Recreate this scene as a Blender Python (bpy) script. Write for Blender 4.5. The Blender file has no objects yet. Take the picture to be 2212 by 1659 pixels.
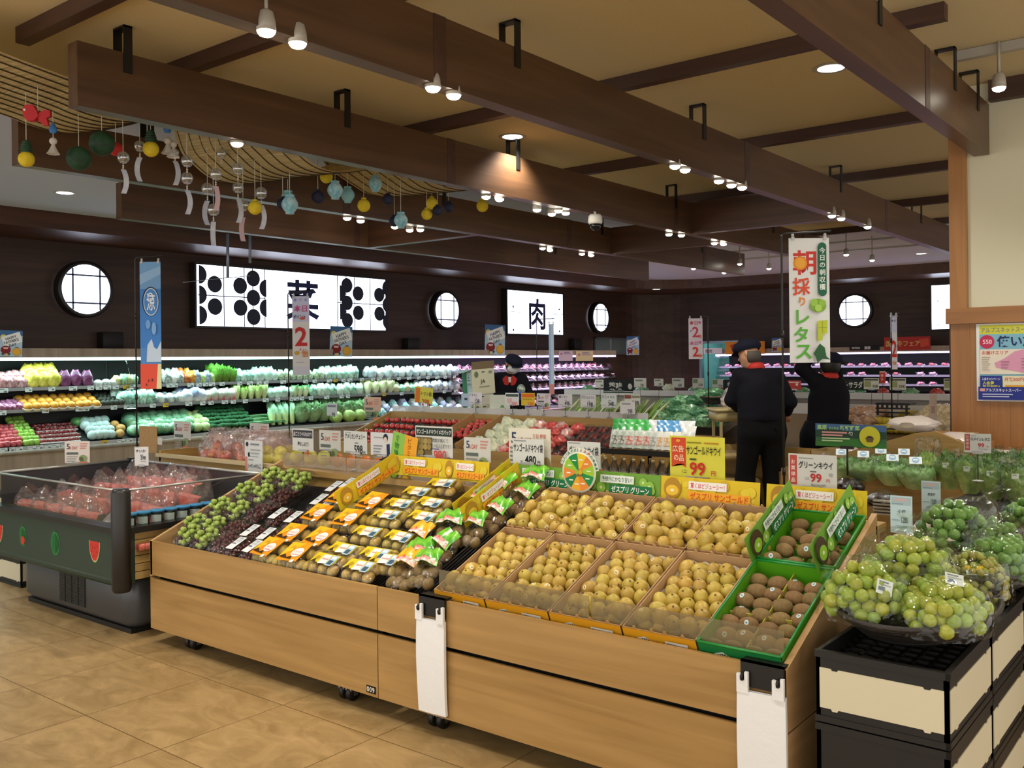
import bpy, math, random
import numpy as np
from mathutils import Matrix, Vector, Euler
scene = bpy.context.scene
COL = scene.collection
rnd = random.Random(7)
PI = math.pi
# camera
CAM_H = 1.62
FPX, YAW, ROLL, PPX, PPY = 2024.8, 0.671557, -0.0110433, 1106.0, 779.6
_f = Vector((-math.sin(YAW), math.cos(YAW), 0.0))
_r0 = _f.cross(Vector((0, 0, 1)))
_u0 = Vector((0, 0, 1))
_r = _r0 * math.cos(ROLL) + _u0 * math.sin(ROLL)
_u = -_r0 * math.sin(ROLL) + _u0 * math.cos(ROLL)
EYE = Vector((0, 0, CAM_H))
cam_data = bpy.data.cameras.new('camera')
cam_data.sensor_width = 36.0
cam_data.lens = FPX / 2212.0 * 36.0
cam_data.shift_y = -(829.5 - PPY) / 2212.0
cam_data.clip_end = 200
cam = bpy.data.objects.new('camera', cam_data)
COL.objects.link(cam)
cam.matrix_world = Matrix(((_r.x, _u.x, -_f.x, 0), (_r.y, _u.y, -_f.y, 0), (_r.z, _u.z, -_f.z, CAM_H), (0, 0, 0, 1)))
scene.camera = cam
def at(px, py, x=None, y=None, z=None, d=None):
 """the point of the place seen at a photo pixel, on the plane x=, y=, z= or at depth d="""
 dr = _f + _r * ((px - PPX) / FPX) + _u * ((PPY - py) / FPX)
 if d is not None:
  t = d
 elif x is not None:
  t = x / dr.x
 elif y is not None:
  t = y / dr.y
 else:
  t = (z - CAM_H) / dr.z
 return EYE + dr * t
# world and exposure
scene.view_settings.view_transform = 'Standard'
scene.view_settings.look = 'None'
scene.view_settings.gamma = 1.0
scene.view_settings.use_curve_mapping = False
scene.view_settings.exposure = 0.12
scene.cycles.max_bounces = 8
scene.cycles.transparent_max_bounces = 16
scene.cycles.diffuse_bounces = 3
scene.cycles.glossy_bounces = 3
scene.cycles.transmission_bounces = 3
scene.cycles.sample_clamp_indirect = 4.0
scene.cycles.caustics_reflective = False
scene.cycles.caustics_refractive = False
world = bpy.data.worlds.new('world')
scene.world = world
world.use_nodes = True
world.node_tree.nodes['Background'].inputs[0].default_value = (1.0, 0.95, 0.88, 1)
world.node_tree.nodes['Background'].inputs[1].default_value = 1.75
def area(name, loc, rot, sx, sy, power, color):
 l = bpy.data.lights.new(name, 'AREA')
 l.shape = 'RECTANGLE'; l.size = sx; l.size_y = sy; l.energy = power; l.color = color
 o = bpy.data.objects.new(name, l); COL.objects.link(o)
 o.location = loc; o.rotation_euler = rot
 return o
def spot(name, loc, target, power, color, deg=70, blend=0.7, rad=0.05):
 l = bpy.data.lights.new(name, 'SPOT')
 l.energy = power * 0.95; l.color = color; l.spot_size = math.radians(deg); l.spot_blend = blend; l.shadow_soft_size = rad
 o = bpy.data.objects.new(name, l); COL.objects.link(o)
 o.location = loc
 o.rotation_euler = (Vector(target) - Vector(loc)).to_track_quat('-Z', 'Y').to_euler()
 return o
WARM = (1.0, 0.91, 0.76)
NEUT = (1.0, 0.95, 0.86)
COOL = (0.70, 1.0, 0.96)
PINK = (0.80, 0.55, 1.0)
area('case_tube_light', (-11.98, 6.1, 1.685), (0, math.radians(-14), 0), 0.10, 14.2, 85, COOL)
area('meat_tube_light', (-11.98, 16.0, 1.685), (0, math.radians(-14), 0), 0.10, 5.4, 50, PINK)
area('meat_tube_light', (-7.4, 20.72, 1.685), (math.radians(-14), 0, 0), 5.8, 0.10, 55, PINK)
for sz, sx in ((1.325, -11.97), (1.06, -11.97)):
 area('shelf_tube_light', (sx, 6.1, sz - 0.03), (0, math.radians(-10), 0), 0.05, 14.0, 32, COOL)
 area('meat_shelf_light', (sx, 16.0, sz - 0.03), (0, math.radians(-10), 0), 0.05, 5.2, 22, PINK)
 area('meat_shelf_light', (-7.4, 20.70, sz - 0.03), (math.radians(-10), 0, 0), 5.6, 0.05, 22, PINK)
# materials
_mats = {}
def srgb(h):
 if not isinstance(h, str):
  return tuple(h)
 h = h.lstrip('#')
 if len(h) == 3: h = ''.join(c + c for c in h)
 c = [int(h[i:i + 2], 16) / 255 for i in (0, 2, 4)]
 return tuple(x / 12.92 if x <= 0.04045 else ((x + 0.055) / 1.055) ** 2.4 for x in c)
def P(col, rough=0.5, metal=0.0, spec=0.5, vary=0.0, coat=0.0, bump=0.0, bscale=60.0, second=None, nscale=8.0, hue=0.0, sss=0.0, trans=0.0):
 key = (col, rough, metal, spec, vary, coat, bump, bscale, second, nscale, hue, sss, trans)
 if key in _mats:
  return _mats[key]
 m = bpy.data.materials.new('mat_%d' % len(_mats))
 m.use_nodes = True
 nt = m.node_tree; b = nt.nodes['Principled BSDF']
 c = (*srgb(col), 1)
 b.inputs['Base Color'].default_value = c
 b.inputs['Roughness'].default_value = rough
 b.inputs['Metallic'].default_value = metal
 b.inputs['Specular IOR Level'].default_value = spec
 b.inputs['Coat Weight'].default_value = coat
 b.inputs['Transmission Weight'].default_value = trans
 src = None
 if second:
  tc = nt.nodes.new('ShaderNodeTexCoord'); n = nt.nodes.new('ShaderNodeTexNoise')
  n.inputs['Scale'].default_value = nscale; n.inputs['Detail'].default_value = 4
  nt.links.new(tc.outputs['Object'], n.inputs['Vector'])
  rp = nt.nodes.new('ShaderNodeValToRGB')
  rp.color_ramp.elements[0].position = 0.35; rp.color_ramp.elements[1].position = 0.65
  rp.color_ramp.elements[0].color = c; rp.color_ramp.elements[1].color = (*srgb(second), 1)
  nt.links.new(n.outputs['Fac'], rp.inputs['Fac'])
  src = rp.outputs['Color']
  nt.links.new(src, b.inputs['Base Color'])
 if vary or hue:
  oi = nt.nodes.new('ShaderNodeObjectInfo'); hs = nt.nodes.new('ShaderNodeHueSaturation')
  mr = nt.nodes.new('ShaderNodeMapRange'); mr.inputs['To Min'].default_value = 1 - vary; mr.inputs['To Max'].default_value = 1 + vary
  nt.links.new(oi.outputs['Random'], mr.inputs['Value']); nt.links.new(mr.outputs['Result'], hs.inputs['Value'])
  if hue:
   mu = nt.nodes.new('ShaderNodeMath'); mu.operation = 'MULTIPLY'; mu.inputs[1].default_value = 7.31
   fr = nt.nodes.new('ShaderNodeMath'); fr.operation = 'FRACT'
   m2 = nt.nodes.new('ShaderNodeMapRange'); m2.inputs['To Min'].default_value = 0.5 - hue; m2.inputs['To Max'].default_value = 0.5 + hue
   nt.links.new(oi.outputs['Random'], mu.inputs[0]); nt.links.new(mu.outputs[0], fr.inputs[0]); nt.links.new(fr.outputs[0], m2.inputs['Value'])
   nt.links.new(m2.outputs['Result'], hs.inputs['Hue'])
  if src:
   nt.links.new(src, hs.inputs['Color'])
  else:
   hs.inputs['Color'].default_value = c
  nt.links.new(hs.outputs['Color'], b.inputs['Base Color'])
 if bump:
  tc = nt.nodes.new('ShaderNodeTexCoord'); n = nt.nodes.new('ShaderNodeTexNoise')
  n.inputs['Scale'].default_value = bscale; n.inputs['Detail'].default_value = 3
  bp = nt.nodes.new('ShaderNodeBump'); bp.inputs['Strength'].default_value = bump; bp.inputs['Distance'].default_value = 0.01
  nt.links.new(tc.outputs['Object'], n.inputs['Vector']); nt.links.new(n.outputs['Fac'], bp.inputs['Height']); nt.links.new(bp.outputs['Normal'], b.inputs['Normal'])
 _mats[key] = m
 return m
def wood(c1, c2, axis=0, scale=1.0, rough=0.35, spec=0.5, coat=0.0):
 """wood with grain stretched along one axis"""
 key = ('wood', c1, c2, axis, scale, rough, spec, coat)
 if key in _mats:
  return _mats[key]
 m = bpy.data.materials.new('wood_%d' % len(_mats)); m.use_nodes = True
 nt = m.node_tree; b = nt.nodes['Principled BSDF']
 tc = nt.nodes.new('ShaderNodeTexCoord'); mp = nt.nodes.new('ShaderNodeMapping')
 s = [22.0 * scale] * 3; s[axis] = 1.1 * scale
 mp.inputs['Scale'].default_value = s
 n = nt.nodes.new('ShaderNodeTexNoise'); n.inputs['Scale'].default_value = 1.0; n.inputs['Detail'].default_value = 6; n.inputs['Distortion'].default_value = 1.2
 mp2 = nt.nodes.new('ShaderNodeMapping'); s2 = [5.0 * scale] * 3; s2[axis] = 0.5 * scale; mp2.inputs['Scale'].default_value = s2
 n2 = nt.nodes.new('ShaderNodeTexNoise'); n2.inputs['Scale'].default_value = 1.0; n2.inputs['Detail'].default_value = 2; n2.inputs['Distortion'].default_value = 2.0
 ad = nt.nodes.new('ShaderNodeMath'); ad.operation = 'ADD'
 md = nt.nodes.new('ShaderNodeMath'); md.operation = 'MULTIPLY'; md.inputs[1].default_value = 0.5
 rp = nt.nodes.new('ShaderNodeValToRGB'); rp.color_ramp.elements[0].position = 0.32; rp.color_ramp.elements[1].position = 0.68
 rp.color_ramp.elements[0].color = (*srgb(c1), 1); rp.color_ramp.elements[1].color = (*srgb(c2), 1)
 L = nt.links.new
 L(tc.outputs['Object'], mp.inputs['Vector']); L(mp.outputs[0], n.inputs['Vector']); L(tc.outputs['Object'], mp2.inputs['Vector']); L(mp2.outputs[0], n2.inputs['Vector'])
 L(n.outputs['Fac'], ad.inputs[0]); L(n2.outputs['Fac'], ad.inputs[1]); L(ad.outputs[0], md.inputs[0]); L(md.outputs[0], rp.inputs['Fac']); L(rp.outputs[0], b.inputs['Base Color'])
 b.inputs['Roughness'].default_value = rough; b.inputs['Specular IOR Level'].default_value = spec; b.inputs['Coat Weight'].default_value = coat
 _mats[key] = m
 return m
def glow(col, strength):
 key = ('glow', col, strength)
 if key in _mats:
  return _mats[key]
 m = bpy.data.materials.new('glow_%d' % len(_mats)); m.use_nodes = True
 nt = m.node_tree; nt.nodes.clear()
 e = nt.nodes.new('ShaderNodeEmission'); e.inputs[0].default_value = (*srgb(col), 1); e.inputs[1].default_value = strength
 o = nt.nodes.new('ShaderNodeOutputMaterial'); nt.links.new(e.outputs[0], o.inputs[0])
 _mats[key] = m
 return m
def film(tint='#ffffff', refl=0.10, rough=0.12, bump=0.5, bscale=30.0, haze=0.0, hazecol='#ffffff'):
 """thin clear plastic: mostly transparent with glossy glints"""
 key = ('film', tint, refl, rough, bump, bscale, haze, hazecol)
 if key in _mats:
  return _mats[key]
 m = bpy.data.materials.new('film_%d' % len(_mats)); m.use_nodes = True
 nt = m.node_tree; nt.nodes.clear(); L = nt.links.new
 t = nt.nodes.new('ShaderNodeBsdfTransparent'); t.inputs[0].default_value = (*srgb(tint), 1)
 g = nt.nodes.new('ShaderNodeBsdfGlossy'); g.inputs['Roughness'].default_value = rough
 lw = nt.nodes.new('ShaderNodeLayerWeight'); lw.inputs[0].default_value = 0.25
 ma = nt.nodes.new('ShaderNodeMath'); ma.operation = 'MULTIPLY_ADD'; ma.inputs[1].default_value = 0.22; ma.inputs[2].default_value = refl
 L(lw.outputs['Facing'], ma.inputs[0])
 mx = nt.nodes.new('ShaderNodeMixShader'); L(ma.outputs[0], mx.inputs[0]); L(t.outputs[0], mx.inputs[1]); L(g.outputs[0], mx.inputs[2])
 out = mx
 if haze:
  df = nt.nodes.new('ShaderNodeBsdfDiffuse'); df.inputs[0].default_value = (*srgb(hazecol), 1)
  m2 = nt.nodes.new('ShaderNodeMixShader'); m2.inputs[0].default_value = haze
  L(mx.outputs[0], m2.inputs[1]); L(df.outputs[0], m2.inputs[2]); out = m2
 if bump:
  tc = nt.nodes.new('ShaderNodeTexCoord'); n = nt.nodes.new('ShaderNodeTexNoise'); n.inputs['Scale'].default_value = bscale; n.inputs['Detail'].default_value = 2
  bp = nt.nodes.new('ShaderNodeBump'); bp.inputs['Strength'].default_value = bump; bp.inputs['Distance'].default_value = 0.02
  L(tc.outputs['Object'], n.inputs['Vector']); L(n.outputs['Fac'], bp.inputs['Height']); L(bp.outputs['Normal'], g.inputs['Normal'])
 o = nt.nodes.new('ShaderNodeOutputMaterial'); L(out.outputs[0], o.inputs[0])
 _mats[key] = m
 return m
# mesh building
def tag(o, label=None, cat=None, group=None, kind=None):
 if label: o['label'] = label
 if cat: o['category'] = cat
 if group: o['group'] = group
 if kind: o['kind'] = kind
 return o
def thing(name, label, cat, loc=(0, 0, 0), rot=(0, 0, 0), group=None):
 o = bpy.data.objects.new(name, None); COL.objects.link(o)
 o.empty_display_size = 0.05
 o.location = loc; o.rotation_euler = rot
 return tag(o, label, cat, group)
class MB:
 def __init__(s):
  s.v = []; s.f = []; s.mi = []; s.sm = []; s.mats = []
 def m(s, mat):
  if mat not in s.mats: s.mats.append(mat)
  return s.mats.index(mat)
 def add(s, vs, fs, mat, smooth=False, M=None):
  o = len(s.v)
  if M is not None: vs = [M @ Vector(v) for v in vs]
  s.v += [tuple(v) for v in vs]
  k = s.m(mat)
  for f in fs:
   s.f.append([i + o for i in f]); s.mi.append(k); s.sm.append(smooth)
  return s
 def box(s, x0, y0, z0, x1, y1, z1, mat, M=None):
  v = [(x0, y0, z0), (x1, y0, z0), (x1, y1, z0), (x0, y1, z0), (x0, y0, z1), (x1, y0, z1), (x1, y1, z1), (x0, y1, z1)]
  return s.add(v, [(0, 3, 2, 1), (4, 5, 6, 7), (0, 1, 5, 4), (1, 2, 6, 5), (2, 3, 7, 6), (3, 0, 4, 7)], mat, M=M)
 def rbox(s, x0, y0, z0, x1, y1, z1, r, mat, M=None, n=4):
  """box rounded in plan, slightly chamfered top and bottom"""
  lo = s_round(x0, y0, x1, y1, r, n); c = min(r * 0.5, (z1 - z0) * 0.3)
  ins = s_round(x0 + c, y0 + c, x1 - c, y1 - c, max(r - c, 1e-4), n)
  k = len(lo)
  v = [(p[0], p[1], z0) for p in ins] + [(p[0], p[1], z0 + c) for p in lo] + [(p[0], p[1], z1 - c) for p in lo] + [(p[0], p[1], z1) for p in ins]
  f = [tuple(reversed(range(k))), tuple(range(3 * k, 4 * k))]
  for a in range(3):
   for i in range(k):
    j = (i + 1) % k
    f.append((a * k + i, a * k + j, (a + 1) * k + j, (a + 1) * k + i))
  return s.add(v, f, mat, True, M)
 def quad(s, a, b, c, d, mat, M=None):
  return s.add([a, b, c, d], [(0, 1, 2, 3)], mat, M=M)
 def prism(s, pts, axis, lo, hi, mat, M=None):
  """2-D outline extruded along an axis (0,1,2); the outline runs over the other two axes in order"""
  def mk(p, h):
   q = [p[0], p[1]]; q.insert(axis, h); return tuple(q)
  n = len(pts)
  v = [mk(p, lo) for p in pts] + [mk(p, hi) for p in pts]
  f = [tuple(reversed(range(n))), tuple(range(n, 2 * n))] + [(i, (i + 1) % n, n + (i + 1) % n, n + i) for i in range(n)]
  return s.add(v, f, mat, M=M)
 def tube(s, pts, r, mat, n=8, M=None, caps=True):
  pts = [Vector(p) for p in pts]
  rs = r if isinstance(r, (list, tuple)) else [r] * len(pts)
  v = []; f = []
  prev = None
  for i, p in enumerate(pts):
   d = (pts[min(i + 1, len(pts) - 1)] - pts[max(i - 1, 0)])
   d = d.normalized() if d.length > 1e-9 else Vector((0, 0, 1))
   if prev is None:
    a = Vector((1, 0, 0)) if abs(d.x) < 0.8 else Vector((0, 1, 0))
    a = (a - d * a.dot(d)).normalized()
   else:
    a = (prev - d * prev.dot(d)).normalized()
   prev = a; b = d.cross(a)
   for k in range(n):
    t = 2 * PI * k / n
    v.append(p + (a * math.cos(t) + b * math.sin(t)) * rs[i])
  for i in range(len(pts) - 1):
   for k in range(n):
    j = (k + 1) % n
    f.append((i * n + k, i * n + j, (i + 1) * n + j, (i + 1) * n + k))
  if caps:
   f.append(tuple(reversed(range(n)))); f.append(tuple(range((len(pts) - 1) * n, len(pts) * n)))
  return s.add(v, f, mat, n > 5, M)
 def lathe(s, prof, mat, n=20, M=None, sx=1.0, sy=1.0, smooth=True, fn=None, caps=True):
  v = []; f = []
  for i, (r, z) in enumerate(prof):
   for k in range(n):
    t = 2 * PI * k / n
    rr = r * (fn(t, i) if fn else 1.0)
    v.append((rr * math.cos(t) * sx, rr * math.sin(t) * sy, z))
  for i in range(len(prof) - 1):
   for k in range(n):
    j = (k + 1) % n
    f.append((i * n + k, i * n + j, (i + 1) * n + j, (i + 1) * n + k))
  if caps and prof[0][0] > 1e-6: f.append(tuple(reversed(range(n))))
  if caps and prof[-1][0] > 1e-6: f.append(tuple(range((len(prof) - 1) * n, len(prof) * n)))
  return s.add(v, f, mat, smooth, M)
 def ball(s, c, r, mat, n=14, k=8, M=None):
  rx, ry, rz = r if isinstance(r, (list, tuple)) else (r, r, r)
  MM = Matrix.Translation(Vector(c)) @ Matrix.Diagonal((rx, ry, rz, 1))
  if M is not None: MM = M @ MM
  prof = [(math.sin(PI * i / k), -math.cos(PI * i / k)) for i in range(k + 1)]
  prof[0] = (0.0, -1); prof[-1] = (0.0, 1)
  return s.lathe(prof, mat, n, MM)
 def grid(s, fn, nu, nv, mat, smooth=True, M=None):
  v = [fn(i / nu, j / nv) for j in range(nv + 1) for i in range(nu + 1)]
  f = [(j * (nu + 1) + i, j * (nu + 1) + i + 1, (j + 1) * (nu + 1) + i + 1, (j + 1) * (nu + 1) + i) for j in range(nv) for i in range(nu)]
  return s.add(v, f, mat, smooth, M)
 def mesh(s, name):
  me = bpy.data.meshes.new(name)
  me.from_pydata(s.v, [], s.f)
  for mt in s.mats: me.materials.append(mt)
  me.polygons.foreach_set('material_index', s.mi)
  me.polygons.foreach_set('use_smooth', s.sm)
  me.update()
  return me
 def obj(s, name, parent=None, label=None, cat=None, group=None, kind=None, loc=None, rot=None):
  o = bpy.data.objects.new(name, s.mesh(name)); COL.objects.link(o)
  if parent: o.parent = parent
  if loc is not None: o.location = loc
  if rot is not None: o.rotation_euler = rot
  return tag(o, label, cat, group, kind)
def s_round(x0, y0, x1, y1, r, n=4):
 o = []
 for cx, cy, a0 in ((x1 - r, y0 + r, -PI / 2), (x1 - r, y1 - r, 0), (x0 + r, y1 - r, PI / 2), (x0 + r, y0 + r, PI)):
  for i in range(n + 1):
   a = a0 + PI / 2 * i / n
   o.append((cx + r * math.cos(a), cy + r * math.sin(a)))
 return o
def inst(me, name, parent=None, loc=None, rot=None, scale=None, M=None, **kw):
 """one more object showing an existing mesh"""
 o = bpy.data.objects.new(name, me); COL.objects.link(o)
 if parent: o.parent = parent
 if M is not None: o.matrix_local = M
 if loc is not None: o.location = loc
 if rot is not None: o.rotation_euler = rot
 if scale is not None: o.scale = scale if isinstance(scale, (tuple, list)) else (scale,) * 3
 return tag(o, **kw)
def copy_tree(o, parent=None):
 c = o.copy(); COL.objects.link(c); c.parent = parent
 for ch in list(o.children): copy_tree(ch, c)
 return c
def dup(root, loc, rot=None, scale=None, label=None, group=None):
 c = copy_tree(root); c.location = loc
 if rot is not None: c.rotation_euler = rot
 if scale is not None: c.scale = scale if isinstance(scale, (tuple, list)) else (scale,) * 3
 if label: c['label'] = label
 if group: c['group'] = group
 return c
_ones = 'zeroth first second third fourth fifth sixth seventh eighth ninth tenth eleventh twelfth thirteenth fourteenth fifteenth sixteenth seventeenth eighteenth nineteenth'.split()
_tens = {2: ('twentieth', 'twenty'), 3: ('thirtieth', 'thirty'), 4: ('fortieth', 'forty'), 5: ('fiftieth', 'fifty'), 6: ('sixtieth', 'sixty'), 7: ('seventieth', 'seventy'), 8: ('eightieth', 'eighty')}
def nth(i):
 """1 -> first"""
 if i < 20: return _ones[i]
 a, b = divmod(i, 10)
 return _tens[a][0] if b == 0 else _tens[a][1] + '-' + _ones[b]
# lettering and signs
_txt = {}
def text_geo(body, bold=0.0):
 bold = min(bold, 0.022)
 key = (body, bold)
 if key not in _txt:
  cu = bpy.data.curves.new('lettering', 'FONT'); cu.body = body; cu.size = 1.0; cu.resolution_u = 2; cu.offset = bold
  ob = bpy.data.objects.new('lettering', cu)
  me = ob.to_mesh()
  vs = [(v.co.x, v.co.y) for v in me.vertices]; fs = [tuple(p.vertices) for p in me.polygons]
  ob.to_mesh_clear(); bpy.data.objects.remove(ob); bpy.data.curves.remove(cu)
  if vs:
   x0 = min(v[0] for v in vs); x1 = max(v[0] for v in vs); y0 = min(v[1] for v in vs); y1 = max(v[1] for v in vs)
  else:
   x0 = x1 = y0 = y1 = 0
  _txt[key] = (vs, fs, x0, x1, y0, y1)
 return _txt[key]
def paper(col):
 return P(col, 0.55, spec=0.25)
def draw(mb, els, sc, ox=0.0, oz=0.0, M=None, y0=0.0, matf=paper, step=0.0007):
 """flat artwork on a board facing -Y. Elements use a page grid, x to the right and y down, sc metres per unit; (ox, oz) is the page's top left corner"""
 for li, e in enumerate(els):
  k = e[0]; yy = y0 - step * (li + 1)
  X = lambda a: ox + a * sc
  Z = lambda b: oz - b * sc
  if k == 'r':
   _, x, y, w, h, c = e
   mb.quad((X(x), yy, Z(y + h)), (X(x + w), yy, Z(y + h)), (X(x + w), yy, Z(y)), (X(x), yy, Z(y)), matf(c), M)
  elif k == 'c':
   _, x, y, r, c = e[:5]
   ry = e[5] if len(e) > 5 else r
   n = 28
   mb.add([(X(x + r * math.cos(2 * PI * i / n)), yy, Z(y + ry * math.sin(2 * PI * i / n))) for i in range(n)], [tuple(reversed(range(n)))], matf(c), M=M)
  elif k == 'p':
   _, pts, c = e
   mb.add([(X(a), yy, Z(b)) for a, b in pts], [tuple(range(len(pts)))], matf(c), M=M)
  elif k == 's':   # wedge of a disc: cx, cy, r, a0, a1
   _, x, y, r, a0, a1, c = e
   n = 8
   pts = [(X(x), yy, Z(y))] + [(X(x + r * math.cos(a0 + (a1 - a0) * i / n)), yy, Z(y + r * math.sin(a0 + (a1 - a0) * i / n))) for i in range(n + 1)]
   mb.add(pts, [tuple(range(len(pts)))], matf(c), M=M)
  elif k == 't':   # text: string, x, y, height, colour, max width, bold, rotation(deg)
   _, s, x, y, h, c = e[:6]
   mw = e[6] if len(e) > 6 else None
   bold = e[7] if len(e) > 7 else 0.012
   ang = math.radians(e[8]) if len(e) > 8 else 0.0
   vs, fs, x0, x1, ya, yb = text_geo(s, bold)
   if not vs: continue
   ky = h / max(yb - ya, 1e-6); kx = ky
   if mw and (x1 - x0) * kx > mw: kx = mw / (x1 - x0)
   ca, sa = math.cos(ang), math.sin(ang)
   out = []
   for a, b in vs:
    dx = (a - x0) * kx; dy = (yb - b) * ky
    out.append((X(x + dx * ca - dy * sa), yy, Z(y + dx * sa + dy * ca)))
   mb.add(out, fs, matf(c), M=M)
  elif k == 'v':   # vertical writing: string, x, y, glyph size, colour, pitch
   _, s, x, y, h, c = e[:6]
   pitch = e[6] if len(e) > 6 else h * 1.12
   for i, ch in enumerate(s):
    vs, fs, x0, x1, ya, yb = text_geo(ch, 0.014)
    if not vs: continue
    kk = h / 0.95
    cx = x + h / 2
    out = [(X(cx + (a - (x0 + x1) / 2) * kk), yy, Z(y + i * pitch + h / 2 - (b - (ya + yb) / 2) * kk)) for a, b in vs]
    mb.add(out, fs, matf(c), M=M)
def board(mb, w, h, col, t=0.0025, M=None, z0=0.0):
 mb.box(-w / 2, 0, z0, w / 2, t, z0 + h, paper(col) if isinstance(col, str) else col, M)
def TR(x, y, z): return Matrix.Translation((x, y, z))
def RX(a): return Matrix.Rotation(a, 4, 'X')
def RY(a): return Matrix.Rotation(a, 4, 'Y')
def RZ(a): return Matrix.Rotation(a, 4, 'Z')
def SC(a, b=None, c=None): return Matrix.Diagonal((a, a if b is None else b, a if c is None else c, 1))
def surfnet(fn, lo, hi, h):
 """mesh of the zero level of fn over a box (naive surface nets)"""
 lo = np.array(lo, float); hi = np.array(hi, float)
 n = np.ceil((hi - lo) / h).astype(int) + 1
 ax = [lo[i] + h * np.arange(n[i]) for i in range(3)]
 X, Y, Z = np.meshgrid(*ax, indexing='ij')
 F = fn(X, Y, Z)
 S = F < 0
 c = np.zeros(n - 1, int); acc = np.zeros((*(n - 1), 3)); cnt = np.zeros(n - 1)
 sl = lambda o: tuple(slice(o[i], o[i] + n[i] - 1) for i in range(3))
 corners = [(a, b, d) for a in (0, 1) for b in (0, 1) for d in (0, 1)]
 for i, p in enumerate(corners):
  for q in corners[i + 1:]:
   if sum(abs(p[k] - q[k]) for k in range(3)) != 1: continue
   A = F[sl(p)]; B = F[sl(q)]
   x = (A < 0) != (B < 0)
   t = np.where(x, A / np.where(x, A - B, 1), 0)
   for k in range(3):
    acc[..., k] += np.where(x, p[k] + t * (q[k] - p[k]), 0)
   cnt += x
 act = cnt > 0
 idx = -np.ones(n - 1, int); idx[act] = np.arange(act.sum())
 cell = np.argwhere(act)
 V = lo + h * (cell + acc[act] / cnt[act][:, None])
 faces = []
 for k in range(3):
  a, b = (k + 1) % 3, (k + 2) % 3
  s0 = [slice(None)] * 3; s1 = [slice(None)] * 3
  s0[k] = slice(0, n[k] - 1); s1[k] = slice(1, n[k])
  ch = S[tuple(s0)] != S[tuple(s1)]
  for e in np.argwhere(ch):
   if e[a] < 1 or e[b] < 1 or e[a] > n[a] - 2 or e[b] > n[b] - 2: continue
   q = []
   for da, db in ((0, 0), (1, 0), (1, 1), (0, 1)):
    cc = e.copy(); cc[a] -= da; cc[b] -= db
    q.append(int(idx[tuple(cc)]))
   if min(q) < 0: continue
   faces.append(q if S[tuple(e)] else q[::-1])
 return [tuple(v) for v in V], faces
def cap_sdf(X, Y, Z, a, b, ra, rb):
 """rounded cone between two points"""
 a = np.array(a, float); b = np.array(b, float); d = b - a
 L2 = max((d * d).sum(), 1e-9)
 t = np.clip(((X - a[0]) * d[0] + (Y - a[1]) * d[1] + (Z - a[2]) * d[2]) / L2, 0, 1)
 return np.sqrt((X - a[0] - t * d[0]) ** 2 + (Y - a[1] - t * d[1]) ** 2 + (Z - a[2] - t * d[2]) ** 2) - (ra + t * (rb - ra))
def ell_sdf(X, Y, Z, c, r):
 k0 = np.sqrt(((X - c[0]) / r[0]) ** 2 + ((Y - c[1]) / r[1]) ** 2 + ((Z - c[2]) / r[2]) ** 2)
 k1 = np.sqrt(((X - c[0]) / r[0] ** 2) ** 2 + ((Y - c[1]) / r[1] ** 2) ** 2 + ((Z - c[2]) / r[2] ** 2) ** 2)
 return k0 * (k0 - 1) / np.maximum(k1, 1e-6)
def smin(a, b, k):
 h = np.clip(0.5 + 0.5 * (b - a) / k, 0, 1)
 return b + (a - b) * h - k * h * (1 - h)
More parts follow.
